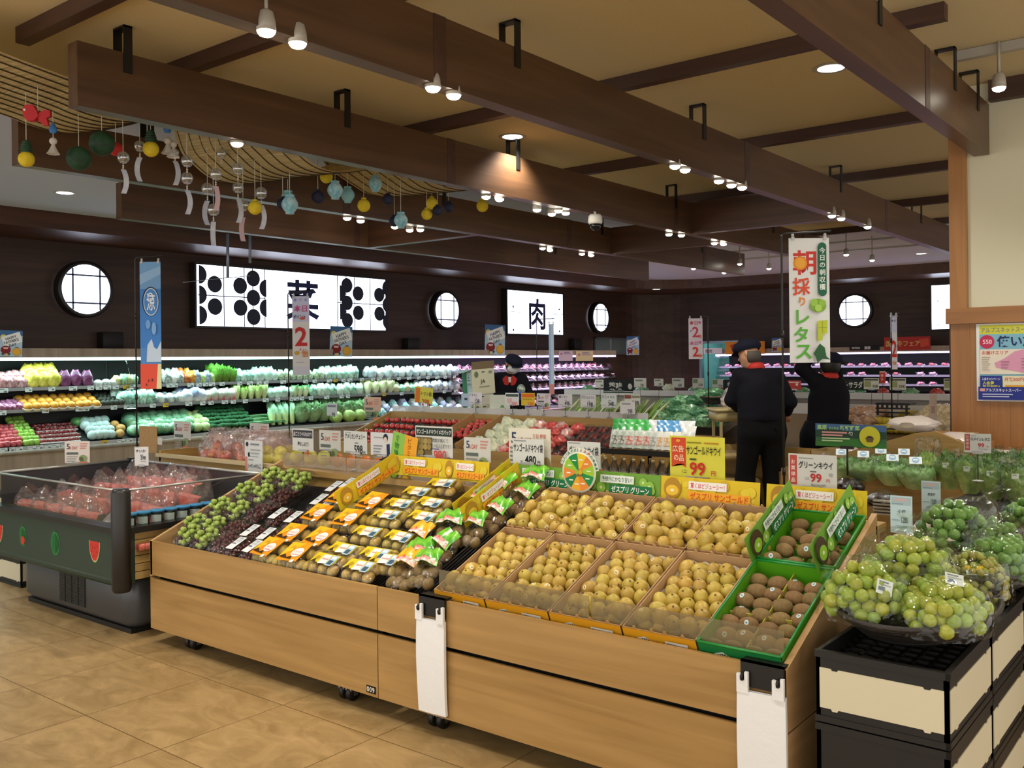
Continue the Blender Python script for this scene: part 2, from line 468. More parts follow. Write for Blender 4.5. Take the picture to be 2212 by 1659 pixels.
# == THE ROOM
def shader(name):
 m = bpy.data.materials.new(name); m.use_nodes = True
 return m, m.node_tree, m.node_tree.nodes['Principled BSDF'], m.node_tree.links.new
def floor_material():
 m, nt, b, L = shader('floor_vinyl_tile')
 g = nt.nodes.new('ShaderNodeNewGeometry'); sp = nt.nodes.new('ShaderNodeSeparateXYZ'); L(g.outputs['Position'], sp.inputs[0])
 T = 0.632
 edges = []; ids = []
 for out, off in ((sp.outputs['X'], -3.63), (sp.outputs['Y'], 2.16)):
  a = nt.nodes.new('ShaderNodeMath'); a.operation = 'SUBTRACT'; a.inputs[1].default_value = off; L(out, a.inputs[0])
  d = nt.nodes.new('ShaderNodeMath'); d.operation = 'DIVIDE'; d.inputs[1].default_value = T; L(a.outputs[0], d.inputs[0])
  fl = nt.nodes.new('ShaderNodeMath'); fl.operation = 'FLOOR'; L(d.outputs[0], fl.inputs[0]); ids.append(fl)
  fr = nt.nodes.new('ShaderNodeMath'); fr.operation = 'FRACT'; L(d.outputs[0], fr.inputs[0])
  c = nt.nodes.new('ShaderNodeMath'); c.operation = 'SUBTRACT'; c.inputs[1].default_value = 0.5; L(fr.outputs[0], c.inputs[0])
  ab = nt.nodes.new('ShaderNodeMath'); ab.operation = 'ABSOLUTE'; L(c.outputs[0], ab.inputs[0]); edges.append(ab)
 mx = nt.nodes.new('ShaderNodeMath'); mx.operation = 'MAXIMUM'; L(edges[0].outputs[0], mx.inputs[0]); L(edges[1].outputs[0], mx.inputs[1])
 gt = nt.nodes.new('ShaderNodeMath'); gt.operation = 'GREATER_THAN'; gt.inputs[1].default_value = 0.4965; L(mx.outputs[0], gt.inputs[0])
 cmb = nt.nodes.new('ShaderNodeCombineXYZ'); L(ids[0].outputs[0], cmb.inputs[0]); L(ids[1].outputs[0], cmb.inputs[1])
 wn = nt.nodes.new('ShaderNodeTexWhiteNoise'); L(cmb.outputs[0], wn.inputs['Vector'])
 va = nt.nodes.new('ShaderNodeVectorMath'); va.operation = 'MULTIPLY_ADD'; va.inputs[1].default_value = (9, 9, 9); L(wn.outputs['Color'], va.inputs[0]); L(g.outputs['Position'], va.inputs[2])
 mp = nt.nodes.new('ShaderNodeMapping'); mp.inputs['Scale'].default_value = (3.2, 6.0, 1); mp.inputs['Rotation'].default_value = (0, 0, 0.5); L(va.outputs[0], mp.inputs['Vector'])
 n = nt.nodes.new('ShaderNodeTexNoise'); n.inputs['Scale'].default_value = 1.0; n.inputs['Detail'].default_value = 7; n.inputs['Roughness'].default_value = 0.62; n.inputs['Distortion'].default_value = 1.6
 L(mp.outputs[0], n.inputs['Vector'])
 rp = nt.nodes.new('ShaderNodeValToRGB'); e = rp.color_ramp.elements
 e[0].position = 0.3; e[0].color = (*srgb('#8f7449'), 1); e[1].position = 0.72; e[1].color = (*srgb('#b8996a'), 1)
 L(n.outputs['Fac'], rp.inputs['Fac'])
 mi = nt.nodes.new('ShaderNodeMix'); mi.data_type = 'RGBA'; L(gt.outputs[0], mi.inputs['Factor']); L(rp.outputs[0], mi.inputs[6]); mi.inputs[7].default_value = (*srgb('#5e4624'), 1)
 L(mi.outputs[2], b.inputs['Base Color'])
 b.inputs['Roughness'].default_value = 0.42; b.inputs['Specular IOR Level'].default_value = 0.35
 return m
def S(mb, name, kind='structure'):
 return mb.obj(name, kind=kind)
BEAM_W = wood('#412c1c', '#644730', 1, 0.55, 0.38)
JOIST_W = wood('#38231a', '#513427', 0, 0.55, 0.5)
WALL_W = wood('#2a1a12', '#4a3226', 1, 0.5, 0.55)
WALL_W2 = wood('#2a1a12', '#4a3226', 0, 0.5, 0.55)
SOFF_W = wood('#3a2316', '#5a3825', 1, 0.5, 0.4)
OAK = wood('#98773f', '#be9a5e', 0, 0.8, 0.42)
OAKY = wood('#98773f', '#be9a5e', 1, 0.8, 0.42)
OAKZ = wood('#7d4f28', '#a6713d', 2, 0.55, 0.4)
PALEZ = wood('#8d7d68', '#a89880', 2, 0.5, 0.5)
BLACK = P('#0b0a09', 0.45)
DARK = P('#1b1917', 0.4)
STEEL = P('#b9bcc0', 0.3, 0.9)
WHITE = P('#e8e6e0', 0.5)
CREAM = P('#d9cfae', 0.7)
mb = MB(); mb.quad((-14, -3, 0), (5, -3, 0), (5, 24, 0), (-14, 24, 0), floor_material()); S(mb, 'floor')
CZ = 3.5
mb = MB()
ceil_m = P('#d9caa4', 0.9, spec=0.1, second='#d3c49c', nscale=90)
ceil_cool_lit = P('#c2cbe6', 0.9, spec=0.1)  # white ceiling with the blue of the cool light put into its colour
mb.box(-6.75, -3, CZ, 5, 13.7, CZ + 0.1, ceil_m)
mb.box(-14, -3, CZ - 0.004, -6.75, 24, CZ + 0.1, ceil_cool_lit)
mb.box(-6.75, 13.7, CZ - 0.004, 5, 24, CZ + 0.1, ceil_cool_lit)
S(mb, 'ceiling')
def path_corner(x, y, r, y0, x1, n=10):
 pts = [(x, y0)]
 for i in range(n + 1):
  a = PI - PI / 2 * i / n
  pts.append((x + r + r * math.cos(a), y - r + r * math.sin(a)))
 pts.append((x1, y))
 return pts
wp = path_corner(-12.56, 21.5, 1.2, -3, 5)
mb = MB()
for i in range(len(wp) - 1):
 a, c = wp[i], wp[i + 1]
 wm = WALL_W if i < 6 else WALL_W2
 if abs(a[1] - c[1]) < 1e-6:      # back wall, with the opening of the kitchen door
  for (xa, xb, za, zb) in ((a[0], -12.0 + 1.02, 0, CZ), (-10.98, -9.93, 2.02, CZ), (-9.93, c[0], 0, CZ)):
   if xb > xa: mb.quad((xa, a[1], za), (xb, a[1], za), (xb, a[1], zb), (xa, a[1], zb), wm)
 else:
  mb.quad((a[0], a[1], 0), (c[0], c[1], 0), (c[0], c[1], CZ), (a[0], a[1], CZ), wm)
S(mb, 'wall_left')
sp_ = path_corner(-11.42, 20.0, 1.5, -3, 5)
mb = MB()
for i in range(len(sp_) - 1):
 a, c = sp_[i], sp_[i + 1]
 mb.quad((a[0], a[1], 3.28), (c[0], c[1], 3.28), (c[0], c[1], CZ), (a[0], a[1], CZ), SOFF_W)
 w0 = wp[i]; w1 = wp[i + 1]
 mb.quad((w0[0], w0[1], 3.28), (w1[0], w1[1], 3.28), (c[0], c[1], 3.28), (a[0], a[1], 3.28), SOFF_W)
S(mb, 'trim_1')
mb = MB()
PY = 7.1
planks = []
for i in range(28):
 x0 = -1.69 + i * 0.125
 mb.box(x0, PY, 0, x0 + 0.124, PY + 0.5, 1.86, OAKZ)
mb.box(-1.70, PY + 0.004, 0, 1.8, PY + 0.49, 1.86, P('#3a2415', 0.6))
mb.box(-1.69, PY + 0.02, 1.86, 1.8, PY + 0.5, CZ, P('#d6d2b8', 0.8))
S(mb, 'wall_right')
mb = MB()
mb.box(-1.715, PY - 0.03, 1.845, 1.8, PY + 0.02, 1.955, wood('#8a5a2c', '#a8743c', 0, 0.6))
mb.box(-1.69, PY - 0.012, 1.955, -1.575, PY + 0.5, CZ, wood('#8a5a2c', '#b07c42', 2, 0.6))
S(mb, 'trim_2')
mb = MB(); mb.box(-1.42, PY - 0.06, 3.36, 1.8, PY + 0.02, 3.5, JOIST_W); S(mb, 'trim_3')
kd = thing('door_1', None, None, (-10.455, 21.5, 0)); kd['kind'] = 'structure'
mb = MB()
for x0, x1, z0, z1 in ((-0.56, -0.5, 0, 2.06), (0.5, 0.56, 0, 2.06), (-0.56, 0.56, 2.0, 2.06)):
 mb.box(x0, -0.05, z0, x1, 0.1, z1, P('#8fa3a6', 0.35, 0.7))
mb.obj('door_frame', kd)
mb = MB(); mb.quad((-0.5, 0.02, 0), (0.5, 0.02, 0), (0.5, 0.02, 2.0), (-0.5, 0.02, 2.0), film('#cfe6e6', 0.06, 0.05, 0)); mb.obj('glass', kd)
mb = MB()
for a, b_, c, d in (((-1.2, 2.5, 0), (1.6, 2.5, 0), (1.6, 2.5, 2.6), (-1.2, 2.5, 2.6)), ((-1.2, 0.1, 0), (-1.2, 2.5, 0), (-1.2, 2.5, 2.6), (-1.2, 0.1, 2.6)), ((1.6, 2.5, 0), (1.6, 0.1, 0), (1.6, 0.1, 2.6), (1.6, 2.5, 2.6)), ((-1.2, 0.1, 2.6), (-1.2, 2.5, 2.6), (1.6, 2.5, 2.6), (1.6, 0.1, 2.6))):
 mb.quad(a, b_, c, d, P('#7fa9a8', 0.6))
o = mb.obj('wall_kitchen', kind='structure', loc=(-10.455, 21.5, 0))
o = thing('kitchen_shelf', 'steel kitchen shelf seen through the doorway in the dark back wall', 'shelf', (-10.3, 23.2, 0))
mb = MB(); mb.box(-0.6, 0, 1.62, 0.9, 0.4, 1.66, STEEL); mb.box(-0.6, 0, 1.0, 0.9, 0.4, 1.04, STEEL)
for x in (-0.58, 0.86): mb.box(x, 0.05, 0, x + 0.03, 0.08, 1.7, STEEL)
mb.obj('rack', o)
mb = MB(); mb.box(-0.6, -0.02, 1.58, 0.9, 0.0, 1.615, glow('#d8ffff', 3.0)); mb.obj('tube', o)
mb = MB(); mb.rbox(-0.25, 0.05, 1.043, 0.4, 0.35, 1.32, 0.08, P('#12302f', 0.5)); mb.obj('kitchen_tub', label='dark green tub on the steel kitchen shelf', cat='tub', loc=(-10.3, 23.2, 0))
_l = bpy.data.lights.new('kitchen_lamp', 'AREA'); _l.energy = 40; _l.color = (0.75, 1, 1); _l.size = 1.0
_o = bpy.data.objects.new('kitchen_lamp', _l); COL.objects.link(_o); _o.location = (-10.4, 22.8, 2.5)
# ceiling beams, their hangers and the joists
BW = 0.05
beams = [  # x of the visible lower edge, start y, end y, words
 (-1.525, -1.0, 7.085, 'dark wooden ceiling beam nearest the cream wall panel, ending at its corner'),
 (-3.225, 0.5, 16.5, 'long dark wooden ceiling beam running over the kiwi display'),
 (-4.93, 2.466, 13.4, 'dark wooden ceiling beam with the straw blinds hung behind its near end'),
 (-6.65, 2.92, 14.5, 'dark wooden ceiling beam behind the honeycomb paper fruit'),
 (-8.40, 4.63, 14.4, 'dark wooden ceiling beam farthest back, beside the band above the signs'),
]
HANG = {0: [3.0, 4.7, 6.15, 6.75], 1: [4.07, 6.3, 9.2, 12.0, 14.6], 2: [2.75, 4.35, 6.25, 9.0, 11.6], 3: [3.9, 7.2, 10.2, 13.0], 4: [5.6, 8.8, 11.6]}
for bi, (bx, y0, y1, lab) in enumerate(beams):
 t = thing('ceiling_beam', lab, 'beam', (bx, y0, 3.0))
 mb = MB(); mb.box(-0.05 if bi else 0.0, 0, 0, 0.05 if bi else 0.10, y1 - y0, 0.345, BEAM_W)
 mb.obj('timber', t)
 mb = MB()
 cx = 0.0 if bi else 0.05
 for s in (-1, 1):                       # cover strips where the boards of the casing meet
  for yy in np.arange(2.9, y1 - y0, 3.6):
   mb.box(cx + s * 0.0505 - 0.002, yy, -0.002, cx + s * 0.0505 + 0.002, yy + 0.09, 0.347, JOIST_W)
 mb.obj('joint_strip', t)
 for hy in HANG[bi]:
  mb = MB()
  for sx in (-0.058, 0.05):
   mb.box(cx + sx, hy - y0 - 0.025, 0.235, cx + sx + 0.008, hy - y0 + 0.025, 0.497, BLACK)
  mb.box(cx - 0.058, hy - y0 - 0.025, 0.487, cx + 0.058, hy - y0 + 0.025, 0.499, BLACK)
  mb.obj('hanger', t)
jw = ['nearest the camera', 'second from the camera', 'third from the camera', 'fourth from the camera', 'fifth from the camera', 'sixth from the camera']
for i, jy in enumerate((2.366, 3.25, 5.32, 7.52, 9.64, 11.7, 13.6)):
 x0, x1 = -5.37, -1.28
 if i == 1: x1 = -3.2
 mb = MB(); mb.box(x0, jy, CZ - 0.088, x1, jy + 0.075, CZ, JOIST_W)
 mb.obj('ceiling_joist', label='thin dark joist under the cream ceiling, %s one counted from the entrance side' % nth(i + 1), cat='joist')
for i, yb in enumerate((7.75, 10.4, 9.35)):   # short cross beams between the long ones at the back
 xa, xb = ((-8.35, -6.7), (-6.6, -4.98), (-4.88, -3.28))[i]
 mb = MB(); mb.box(xa, yb, 3.0, xb, yb + 0.1, 3.345, wood('#3a2415', '#5b3a25', 0, 0.55, 0.38))
 mb.obj('cross_beam', label='short dark cross beam between the %s pair of long ceiling beams' % ('far', 'middle', 'near')[i], cat='beam')
# lamps
LENS = glow('#fff4e0', 26.0)
RING = P('#a9a49a', 0.4)
def spotlamp(px, py, lab, z=2.985, tgt=None, power=0, deg=75, hung=0.0, col=WARM):
 p = at(px, py, z=z)
 t = thing('spotlight', lab, 'light', (p.x, p.y, z))
 mb = MB(); mb.lathe([(0.025, 0.010), (0.035, 0.010), (0.037, 0.0), (0.041, 0.0), (0.039, 0.04), (0.03, 0.08), (0.015, 0.09), (0.0, 0.09)], RING, 16); mb.obj('lamp_body', t)
 mb = MB(); mb.lathe([(0.034, 0.004), (0.036, -0.006), (0.028, -0.016), (0.015, -0.021), (0.0, -0.022)], LENS, 16); mb.obj('lens', t)
 mb = MB(); mb.tube([(0, 0, 0.085), (0, 0, max(0.14, CZ - z - 0.003) if hung else 0.15)], 0.009, RING); mb.obj('stem', t)
 if power:
  spot('spot_light', (p.x, p.y, z - 0.02), tgt if tgt else (p.x + 0.1, p.y + 0.3, 0.4), power, col, deg, 0.8, 0.04)
 return t
lampspec = [
 (575, 68, 'first spotlight along the long beam over the kiwi display', 1), (643, 94, 'second spotlight along the long beam over the kiwi display', 1),
 (935, 190, 'third spotlight along the long beam over the kiwi display', 1), (980, 206, 'fourth spotlight along the long beam over the kiwi display', 1),
 (1458, 359, 'fifth spotlight along the long beam over the kiwi display', 1), (1480, 367, 'sixth spotlight along the long beam over the kiwi display', 1),
 (1553, 391, 'seventh spotlight along the long beam over the kiwi display', 1), (1580, 400, 'eighth spotlight along the long beam over the kiwi display', 1), (1603, 405, 'ninth spotlight along the long beam over the kiwi display', 1),
 (1797, 466, 'tenth spotlight along the long beam over the kiwi display', 0), (1817, 472, 'eleventh spotlight along the long beam over the kiwi display', 0), (1874, 490, 'twelfth spotlight along the long beam over the kiwi display', 0),
 (512, 310, 'spotlight under the beam above the straw blind and glass wind chimes', 1),
 (1050, 425, 'left one of the two spotlights below the lit patch on the second beam', 1), (1079, 430, 'right one of the two spotlights below the lit patch on the second beam', 1),
 (1160, 453, 'outermost spotlight of the bright cluster near the dome camera', 1), (1192, 462, 'second spotlight of the bright cluster near the dome camera', 1), (1206, 455, 'third spotlight of the bright cluster near the dome camera', 1), (1222, 460, 'fourth spotlight of the bright cluster near the dome camera', 1),
 (1445, 506, 'spotlight near the end of the third beam, first of its pair', 1), (1472, 508, 'spotlight near the end of the third beam, second of its pair', 1),
 (1543, 525, 'spotlight under the glowing far patch of beam, first of two', 1), (1563, 527, 'spotlight under the glowing far patch of beam, second of two', 1),
 (750, 471, 'spotlight beside the yellow paper lantern row, first of two', 1), (779, 477, 'spotlight beside the yellow paper lantern row, second of two', 1),
 (853, 490, 'spotlight behind the pale blue lantern, first of three', 1), (885, 497, 'spotlight behind the pale blue lantern, second of three', 1), (908, 496, 'spotlight behind the pale blue lantern, third of three', 1),
 (1172, 536, 'spotlight above the meat sign, first of four', 1), (1188, 540, 'spotlight above the meat sign, second of four', 1), (1257, 548, 'spotlight above the meat sign, third of four', 1), (1277, 551, 'spotlight above the meat sign, fourth of four', 1),
]
TG = {0: (-4.6, 3.0, 0.5), 1: (-3.9, 3.3, 0.7), 2: (-2.6, 3.35, 0.7), 3: (-1.9, 3.5, 0.8), 4: (-2.6, 6.4, 0.5), 5: (-1.5, 5.2, 0.8), 6: (-3.6, 7.5, 0.7), 7: (-5, 7.6, 0.7), 8: (-3.0, 9.5, 0.8),
      12: (-6.0, 3.25, 0.7), 13: (-4.85, 6.6, 3.1), 14: (-5.5, 6.8, 0.7), 15: (-6.3, 8.3, 0.8), 16: (-7.3, 8.4, 0.8), 17: (-8.3, 8.4, 0.8), 18: (-5.3, 8.4, 0.8), 19: (-6.5, 10.2, 0.9), 20: (-4.0, 10.2, 0.9),
      21: (-4.88, 11.0, 3.1), 22: (-2.8, 9.6, 0.9), 23: (-8.35, 6.4, 3.1), 24: (-9.5, 7.0, 0.8), 25: (-8.4, 7.6, 3.1), 26: (-8.7, 9.2, 0.8), 27: (-9.6, 9.5, 0.9), 28: (-8.35, 12.0, 3.1), 29: (-9.3, 12.4, 0.9), 30: (-8.35, 13.6, 3.1), 31: (-9.0, 14.6, 0.9)}
PW = {0: 65, 1: 65, 2: 62, 3: 62, 12: 130}
for i, (px, py, lab, on) in enumerate(lampspec):
 z = 2.985
 wall = TG.get(i) and TG[i][2] > 3
 spotlamp(px, py, lab, z, TG.get(i), (40 if wall else PW.get(i, 62)) if on else 0, 60 if wall else 82)
for i, (px, py, zz) in enumerate(((1498, 580, 3.12), (1564, 589, 3.12), (1598, 570, 3.12), (1661, 580, 3.12), (1828, 550, 3.12), (1884, 562, 3.12))):
 spotlamp(px, py, 'white track spotlight on the pale far ceiling, %s from the big beam end' % nth(i + 1), zz, None, 30 if i % 2 else 0, 90, 1)
lt = spotlamp(2158, 190, 'white track spotlight on the ceiling beside the cream wall panel', 3.22, (-0.9, 5.3, 0.8), 70, 85, 1)
mb = MB(); p = at(2158, 190, z=3.22); mb.box(p.x - 0.25, p.y + 0.02, 3.44, p.x + 0.6, p.y + 0.07, 3.497, RING); mb.box(-1.35, p.y + 0.03, 3.48, p.x, p.y + 0.05, 3.497, DARK)
mb.obj('lamp_track', label='pale lamp track on the ceiling beside the cream wall panel', cat='track')
mb = MB()
for q in range(2):
 mb.box(-7.6, 15.2 + q * 1.3, 3.47, -2.5, 15.24 + q * 1.3, 3.494, RING)
mb.obj('lamp_track', label='thin white lamp tracks on the pale ceiling before the back wall', cat='track')
for i, (px, py, w) in enumerate(((1107, 296, 'above the second beam in the cream ceiling'), (1795, 148, 'beside the near right beam in the cream ceiling'), (140, 417, 'in the pale ceiling below the paper pineapple'), (1418, 625, 'under the dark band at the curved wall corner'), (1380, 586, 'in the pale ceiling beside the curved band'), (1990, 548, 'in the pale ceiling behind the lettuce banner'))):
 z = CZ - 0.006 if i != 3 else 3.277
 p = at(px, py, z=z)
 t = thing('downlight', 'round recessed downlight ' + w, 'light', (p.x, p.y, z))
 mb = MB(); mb.lathe([(0.085, 0.0), (0.105, -0.004), (0.115, 0.0), (0.115, 0.004), (0.085, 0.004)], RING, 24, caps=False); mb.obj('trim_ring', t)
 mb = MB(); mb.lathe([(0.085, 0.0), (0.0, -0.001)], glow('#f6fff6', 5.0), 24); mb.obj('diffuser', t)
 spot('down_or_fill_light', (p.x + (0.1 if i == 0 else 0), p.y, z - 0.03), (p.x + (0.1 if i == 0 else 0), p.y, 0), 130 if i == 0 else 60, NEUT if i != 2 else (0.9, 0.95, 1.0), 120, 0.6, 0.08)
for (x, y, pw) in ((-4.6, 1.2, 120), (-2.4, 1.6, 110), (-7.2, 2.0, 90), (-0.6, 1.6, 60), (-0.4, 4.4, 70), (-9.5, 3.4, 90), (-9.8, 8.5, 90), (-9.9, 13.5, 90), (-6.0, 17.6, 150), (-4.0, 16.0, 120), (-8.0, 15.6, 120), (-0.5, 5.6, 90)):  # no fixtures here; the last four are added to brighten back area and lettuce
 spot('down_or_fill_light', (x, y, 3.46), (x, y, 0), pw, NEUT if x > -7 else (0.9, 0.97, 1.0), 125, 0.6, 0.1)
p = at(1286, 484, z=2.9)
t = thing('dome_camera', 'white dome security camera hanging under the beam', 'camera', (p.x, p.y, 2.9))
mb = MB(); mb.lathe([(0.0, 0.09), (0.05, 0.09), (0.065, 0.07), (0.068, 0.02), (0.06, 0.0)], WHITE, 20); mb.obj('housing', t)
mb = MB(); mb.lathe([(0.055, 0.0), (0.05, -0.03), (0.03, -0.055), (0.0, -0.062)], P('#15171c', 0.08), 20); mb.obj('dome', t)
mb = MB(); mb.tube([(0, 0, 0.09), (0, 0, 0.11), (-0.08, 0, 0.12), (-0.08, 0, 0.2)], 0.012, WHITE); mb.obj('bracket', t)
# == THE FRONT PRODUCE DISPLAY
YF = 2.944
XL, XM, XR = -5.04, -3.137, -1.209
SL = 0.405
A = math.atan(SL)
def rim(y): return 0.60 + SL * (y - YF)
def deckM(x, s, h=0.0):
 """frame lying on the slope: x across, s up the slope from the front board, h above the board tops"""
 return TR(x, 2.965, rim(2.965)) @ RX(A) @ TR(0, s, h)
def deck_hit(px, py, off=0.0):
 """point of the slope (raised by off) seen at a photo pixel -> x, s"""
 d = at(px, py, d=1.0) - EYE
 t = (rim(0) + off - CAM_H) / (d.z - SL * d.y)
 p = EYE + d * t
 return p.x, (p.y - 2.965) / math.cos(A)
CHROME = P('#c8c8c8', 0.2, 1.0)
GRATE = P('#24242a', 0.45)
PANEL = wood('#93713e', '#b8925a', 0, 0.8, 0.42)
EDGE = wood('#a98454', '#c7a070', 1, 0.8, 0.45)
def caster(parent, x, y, z=0.0):
 mb = MB()
 mb.lathe([(0.0, -0.014), (0.034, -0.014), (0.04, -0.009), (0.04, 0.009), (0.034, 0.014), (0.0, 0.014)], BLACK, 16, TR(x, y, z + 0.04) @ RY(PI / 2))
 mb.box(x - 0.02, y - 0.03, z + 0.055, x + 0.02, y + 0.03, z + 0.10, CHROME)
 mb.box(x - 0.022, y - 0.012, z + 0.03, x - 0.017, y + 0.012, z + 0.09, CHROME); mb.box(x + 0.017, y - 0.012, z + 0.03, x + 0.022, y + 0.012, z + 0.09, CHROME)
 mb.obj('caster', parent)
def display_unit(x0, x1, lab, left_side, right_side):
 t = thing('produce_display', lab, 'display stand', (x0, YF, 0)); W = x1 - x0
 g = 0.003
 mb = MB(); mb.box(g, 0, 0.405, W - g, 0.018, 0.60, PANEL); mb.obj('upper_panel', t)
 mb = MB(); mb.box(g, 0, 0.095, W - g, 0.018, 0.385, PANEL); mb.obj('lower_panel', t)
 mb = MB(); mb.box(0.02, 0.05, 0.10, W - 0.02, 0.92, 0.42, BLACK); mb.obj('plinth', t)
 prof = [(0.0, 0.395), (0.94, 0.395), (0.94, 0.985), (0.0, 0.60)]
 for s, xx in ((left_side, 0), (right_side, W - 0.022)):
  if s:
   mb = MB(); mb.prism(prof, 0, xx, xx + 0.022, EDGE); mb.box(xx, 0.001, 0.095, xx + 0.022, 0.94, 0.388, EDGE)
   mb.obj('side_panel', t)
 mb = MB()
 M = TR(0, 0.021, rim(2.965) - 0.155) @ RX(A)
 mb.box(0.023, 0, -0.01, W - 0.023, 1.0, 0.0, BLACK, M)
 for i in range(int(W / 0.022) - 2):      # ribbed mat
  mb.box(0.03 + i * 0.022, 0.0, 0, 0.042 + i * 0.022, 0.995, 0.012, GRATE, M)
 mb.obj('sloping_shelf', t)
 mb = MB(); mb.box(0.0, 0.925, 0.90, W, 1.06, 0.935, EDGE if 0 else OAK); mb.box(0, 0.95, 0.1, W, 0.97, 0.9, OAK); mb.obj('back_ledge', t)
 for cx in (0.26, 0.31, W - 0.32, W - 0.27): caster(t, cx, 0.10 if cx < W / 2 else 0.09)
 for cx in (0.26, W - 0.3): caster(t, cx, 0.8)
 return t
uL = display_unit(XL, XM, 'wooden produce display stand on casters holding grapes, cherries and packed kiwis', True, False)
uR = display_unit(XM, XR, 'wooden produce display stand on casters holding trays of loose kiwis', False, True)
mb = MB(); board(mb, 0.062, 0.034, '#191613', 0.001)
draw(mb, [('t', '0', 6, 8, 38, '#e8e4d8'), ('t', '0', 36, 8, 38, '#e8e4d8'), ('t', '9', 66, 8, 38, '#e8e4d8')], 0.00062, -0.031, 0.034)
mb.obj('number_plate', uL, loc=(XM - XL - 0.045, -0.002, 0.108), label='small black plate with white digits')
t = thing('acrylic_guard', 'long clear acrylic guard along the front edge of the loose kiwi trays', 'guard', (-2.79, 2.984, 0.622))
mb = MB(); mb.box(0, 0, 0, 0.78, 0.003, 0.095, film('#f2eee2', 0.05, 0.08, 0, haze=0.26, hazecol='#9c9174')); mb.obj('pane', t)
mb = MB(); mb.box(0.79, 0, 0, 1.555, 0.003, 0.092, film('#f2eee2', 0.05, 0.08, 0, haze=0.26, hazecol='#9c9174')); mb.obj('pane', t)
def bag_pack(px, lab, zb, wdt):
 p = at(px, 1300, y=YF - 0.004)
 t = thing('plastic_bag_pack', lab, 'plastic bags', (p.x, YF - 0.004, 0.60))
 mb = MB(); mb.box(-0.075, -0.012, -0.075, 0.075, 0.0, 0.012, BLACK); mb.box(-0.075, -0.012, 0.006, 0.075, 0.05, 0.012, BLACK)
 for x in (-0.062, 0.062):
  mb.tube([(x, -0.012, -0.03), (x, -0.03, -0.03), (x, -0.036, -0.036), (x, -0.034, -0.046), (x, -0.026, -0.05)], 0.005, BLACK)
 mb.obj('hook_holder', t)
 mb = MB(); W2 = wdt / 2
 def sheet(u, v):
  z = -0.085 - v * zb
  x = (u - 0.5) * wdt * (1 + 0.02 * math.sin(v * 5))
  return (x + 0.006 * v, -0.022 - 0.012 * v * (1 - v) * 2 - 0.004 * math.sin(u * 3.1 + 1), z)
 pm = P('#e9ebee', 0.45, bump=0.15, bscale=25)
 mb.grid(sheet, 8, 12, pm)
 mb.grid(lambda u, v: tuple(a + b for a, b in zip(sheet(1 - u, v), (0, 0.014, 0.004 * v))), 8, 12, pm)
 for k in (0, 1): mb.grid(lambda u, v: (sheet(k, v)[0], sheet(k, v)[1] + 0.014 * u, sheet(k, v)[2]), 1, 12, pm)
 mb.grid(lambda u, v: (sheet(u, 1)[0], sheet(u, 1)[1] + 0.014 * v, sheet(u, 1)[2] - 0.01 * v), 8, 1, pm)
 for sx in (-1, 1):                        # the two punched tabs
  cx = sx * 0.062
  ring = [(cx - 0.02, -0.092), (cx - 0.02, -0.03), (cx - 0.006, -0.03), (cx - 0.006, -0.05), (cx + 0.008, -0.05), (cx + 0.008, -0.022), (cx + 0.02, -0.022), (cx + 0.02, -0.092)]
  mb.prism(ring, 1, -0.03, -0.018, pm)
 mb.obj('bags', t)
bag_pack(936, 'white plastic bag pack hanging on black hooks left of the loose kiwis', 0.40, 0.155)
bag_pack(1647, 'white plastic bag pack hanging on black hooks at the right end of the kiwi display', 0.50, 0.165)
# kiwi trays
GOLD = P('#b3953a', 0.40, vary=0.12, hue=0.012, second='#c4aa52', nscale=30, bump=0.1, bscale=220)
GREENK = P('#7d6138', 0.7, vary=0.12, hue=0.01, second='#8d7246', nscale=60, bump=0.25, bscale=400)
NUB = P('#6a5230', 0.8)
STK_G = P('#efe3c4', 0.4); STK_B = P('#cfdde0', 0.4)
def kiwi_mesh(body, rl, rw):
 mb = MB(); k = 12
 prof = []
 for i in range(k + 1):
  a = PI * i / k
  r = math.sin(a) ** 0.86 * rw; z = -math.cos(a) * rl
  if i == k: r = 0
  if i == 0: r = 0
  prof.append((r, z))
 prof[-2] = (prof[-2][0] * 0.62, prof[-2][1] * 1.0); prof[-1] = (0, rl * 1.035)
 mb.lathe(prof, body, 18)
 mb.lathe([(0.0045, rl * 1.0), (0.0035, rl * 1.045), (0, rl * 1.05)], NUB, 8)
 mb.lathe([(0.0, -rl * 1.01), (0.005, -rl * 0.995), (0.007, -rl * 0.97)], NUB, 8)
 return mb.mesh('kiwi')
gold_me = kiwi_mesh(GOLD, 0.0375, 0.0300)
green_me = kiwi_mesh(GREENK, 0.0385, 0.0295)
def sticker_mesh(mat, blue=False):
 mb = MB()
 n = 12
 vs = []
 for i in range(n):
  a = 2 * PI * i / n
  y = 0.0105 * math.cos(a); z = 0.0085 * math.sin(a)
  vs.append((math.sqrt(max(0.0302 ** 2 * (1 - (z / 0.038) ** 2) - y * y, 1e-9)) + 0.0003, y, z))
 mb.add(vs, [tuple(range(n))], mat)
 if blue:
  mb.add([(v[0] + 0.0003, v[1] * 0.45, v[2] * 0.5) for v in vs], [tuple(range(n))], P('#5f93a8', 0.4))
 return mb.mesh('sticker')
stk_gold = sticker_mesh(STK_G); stk_green = sticker_mesh(STK_B, True)
CARD = P('#b0895a', 0.75, second='#a67f50', nscale=40)
CARD_IN = P('#b8946a', 0.75)
PULP = P('#d9d0bc', 0.7)
GRN = P('#1f8a3a', 0.35, coat=0.3)
GRN_IN = P('#57a31e', 0.35, coat=0.3)
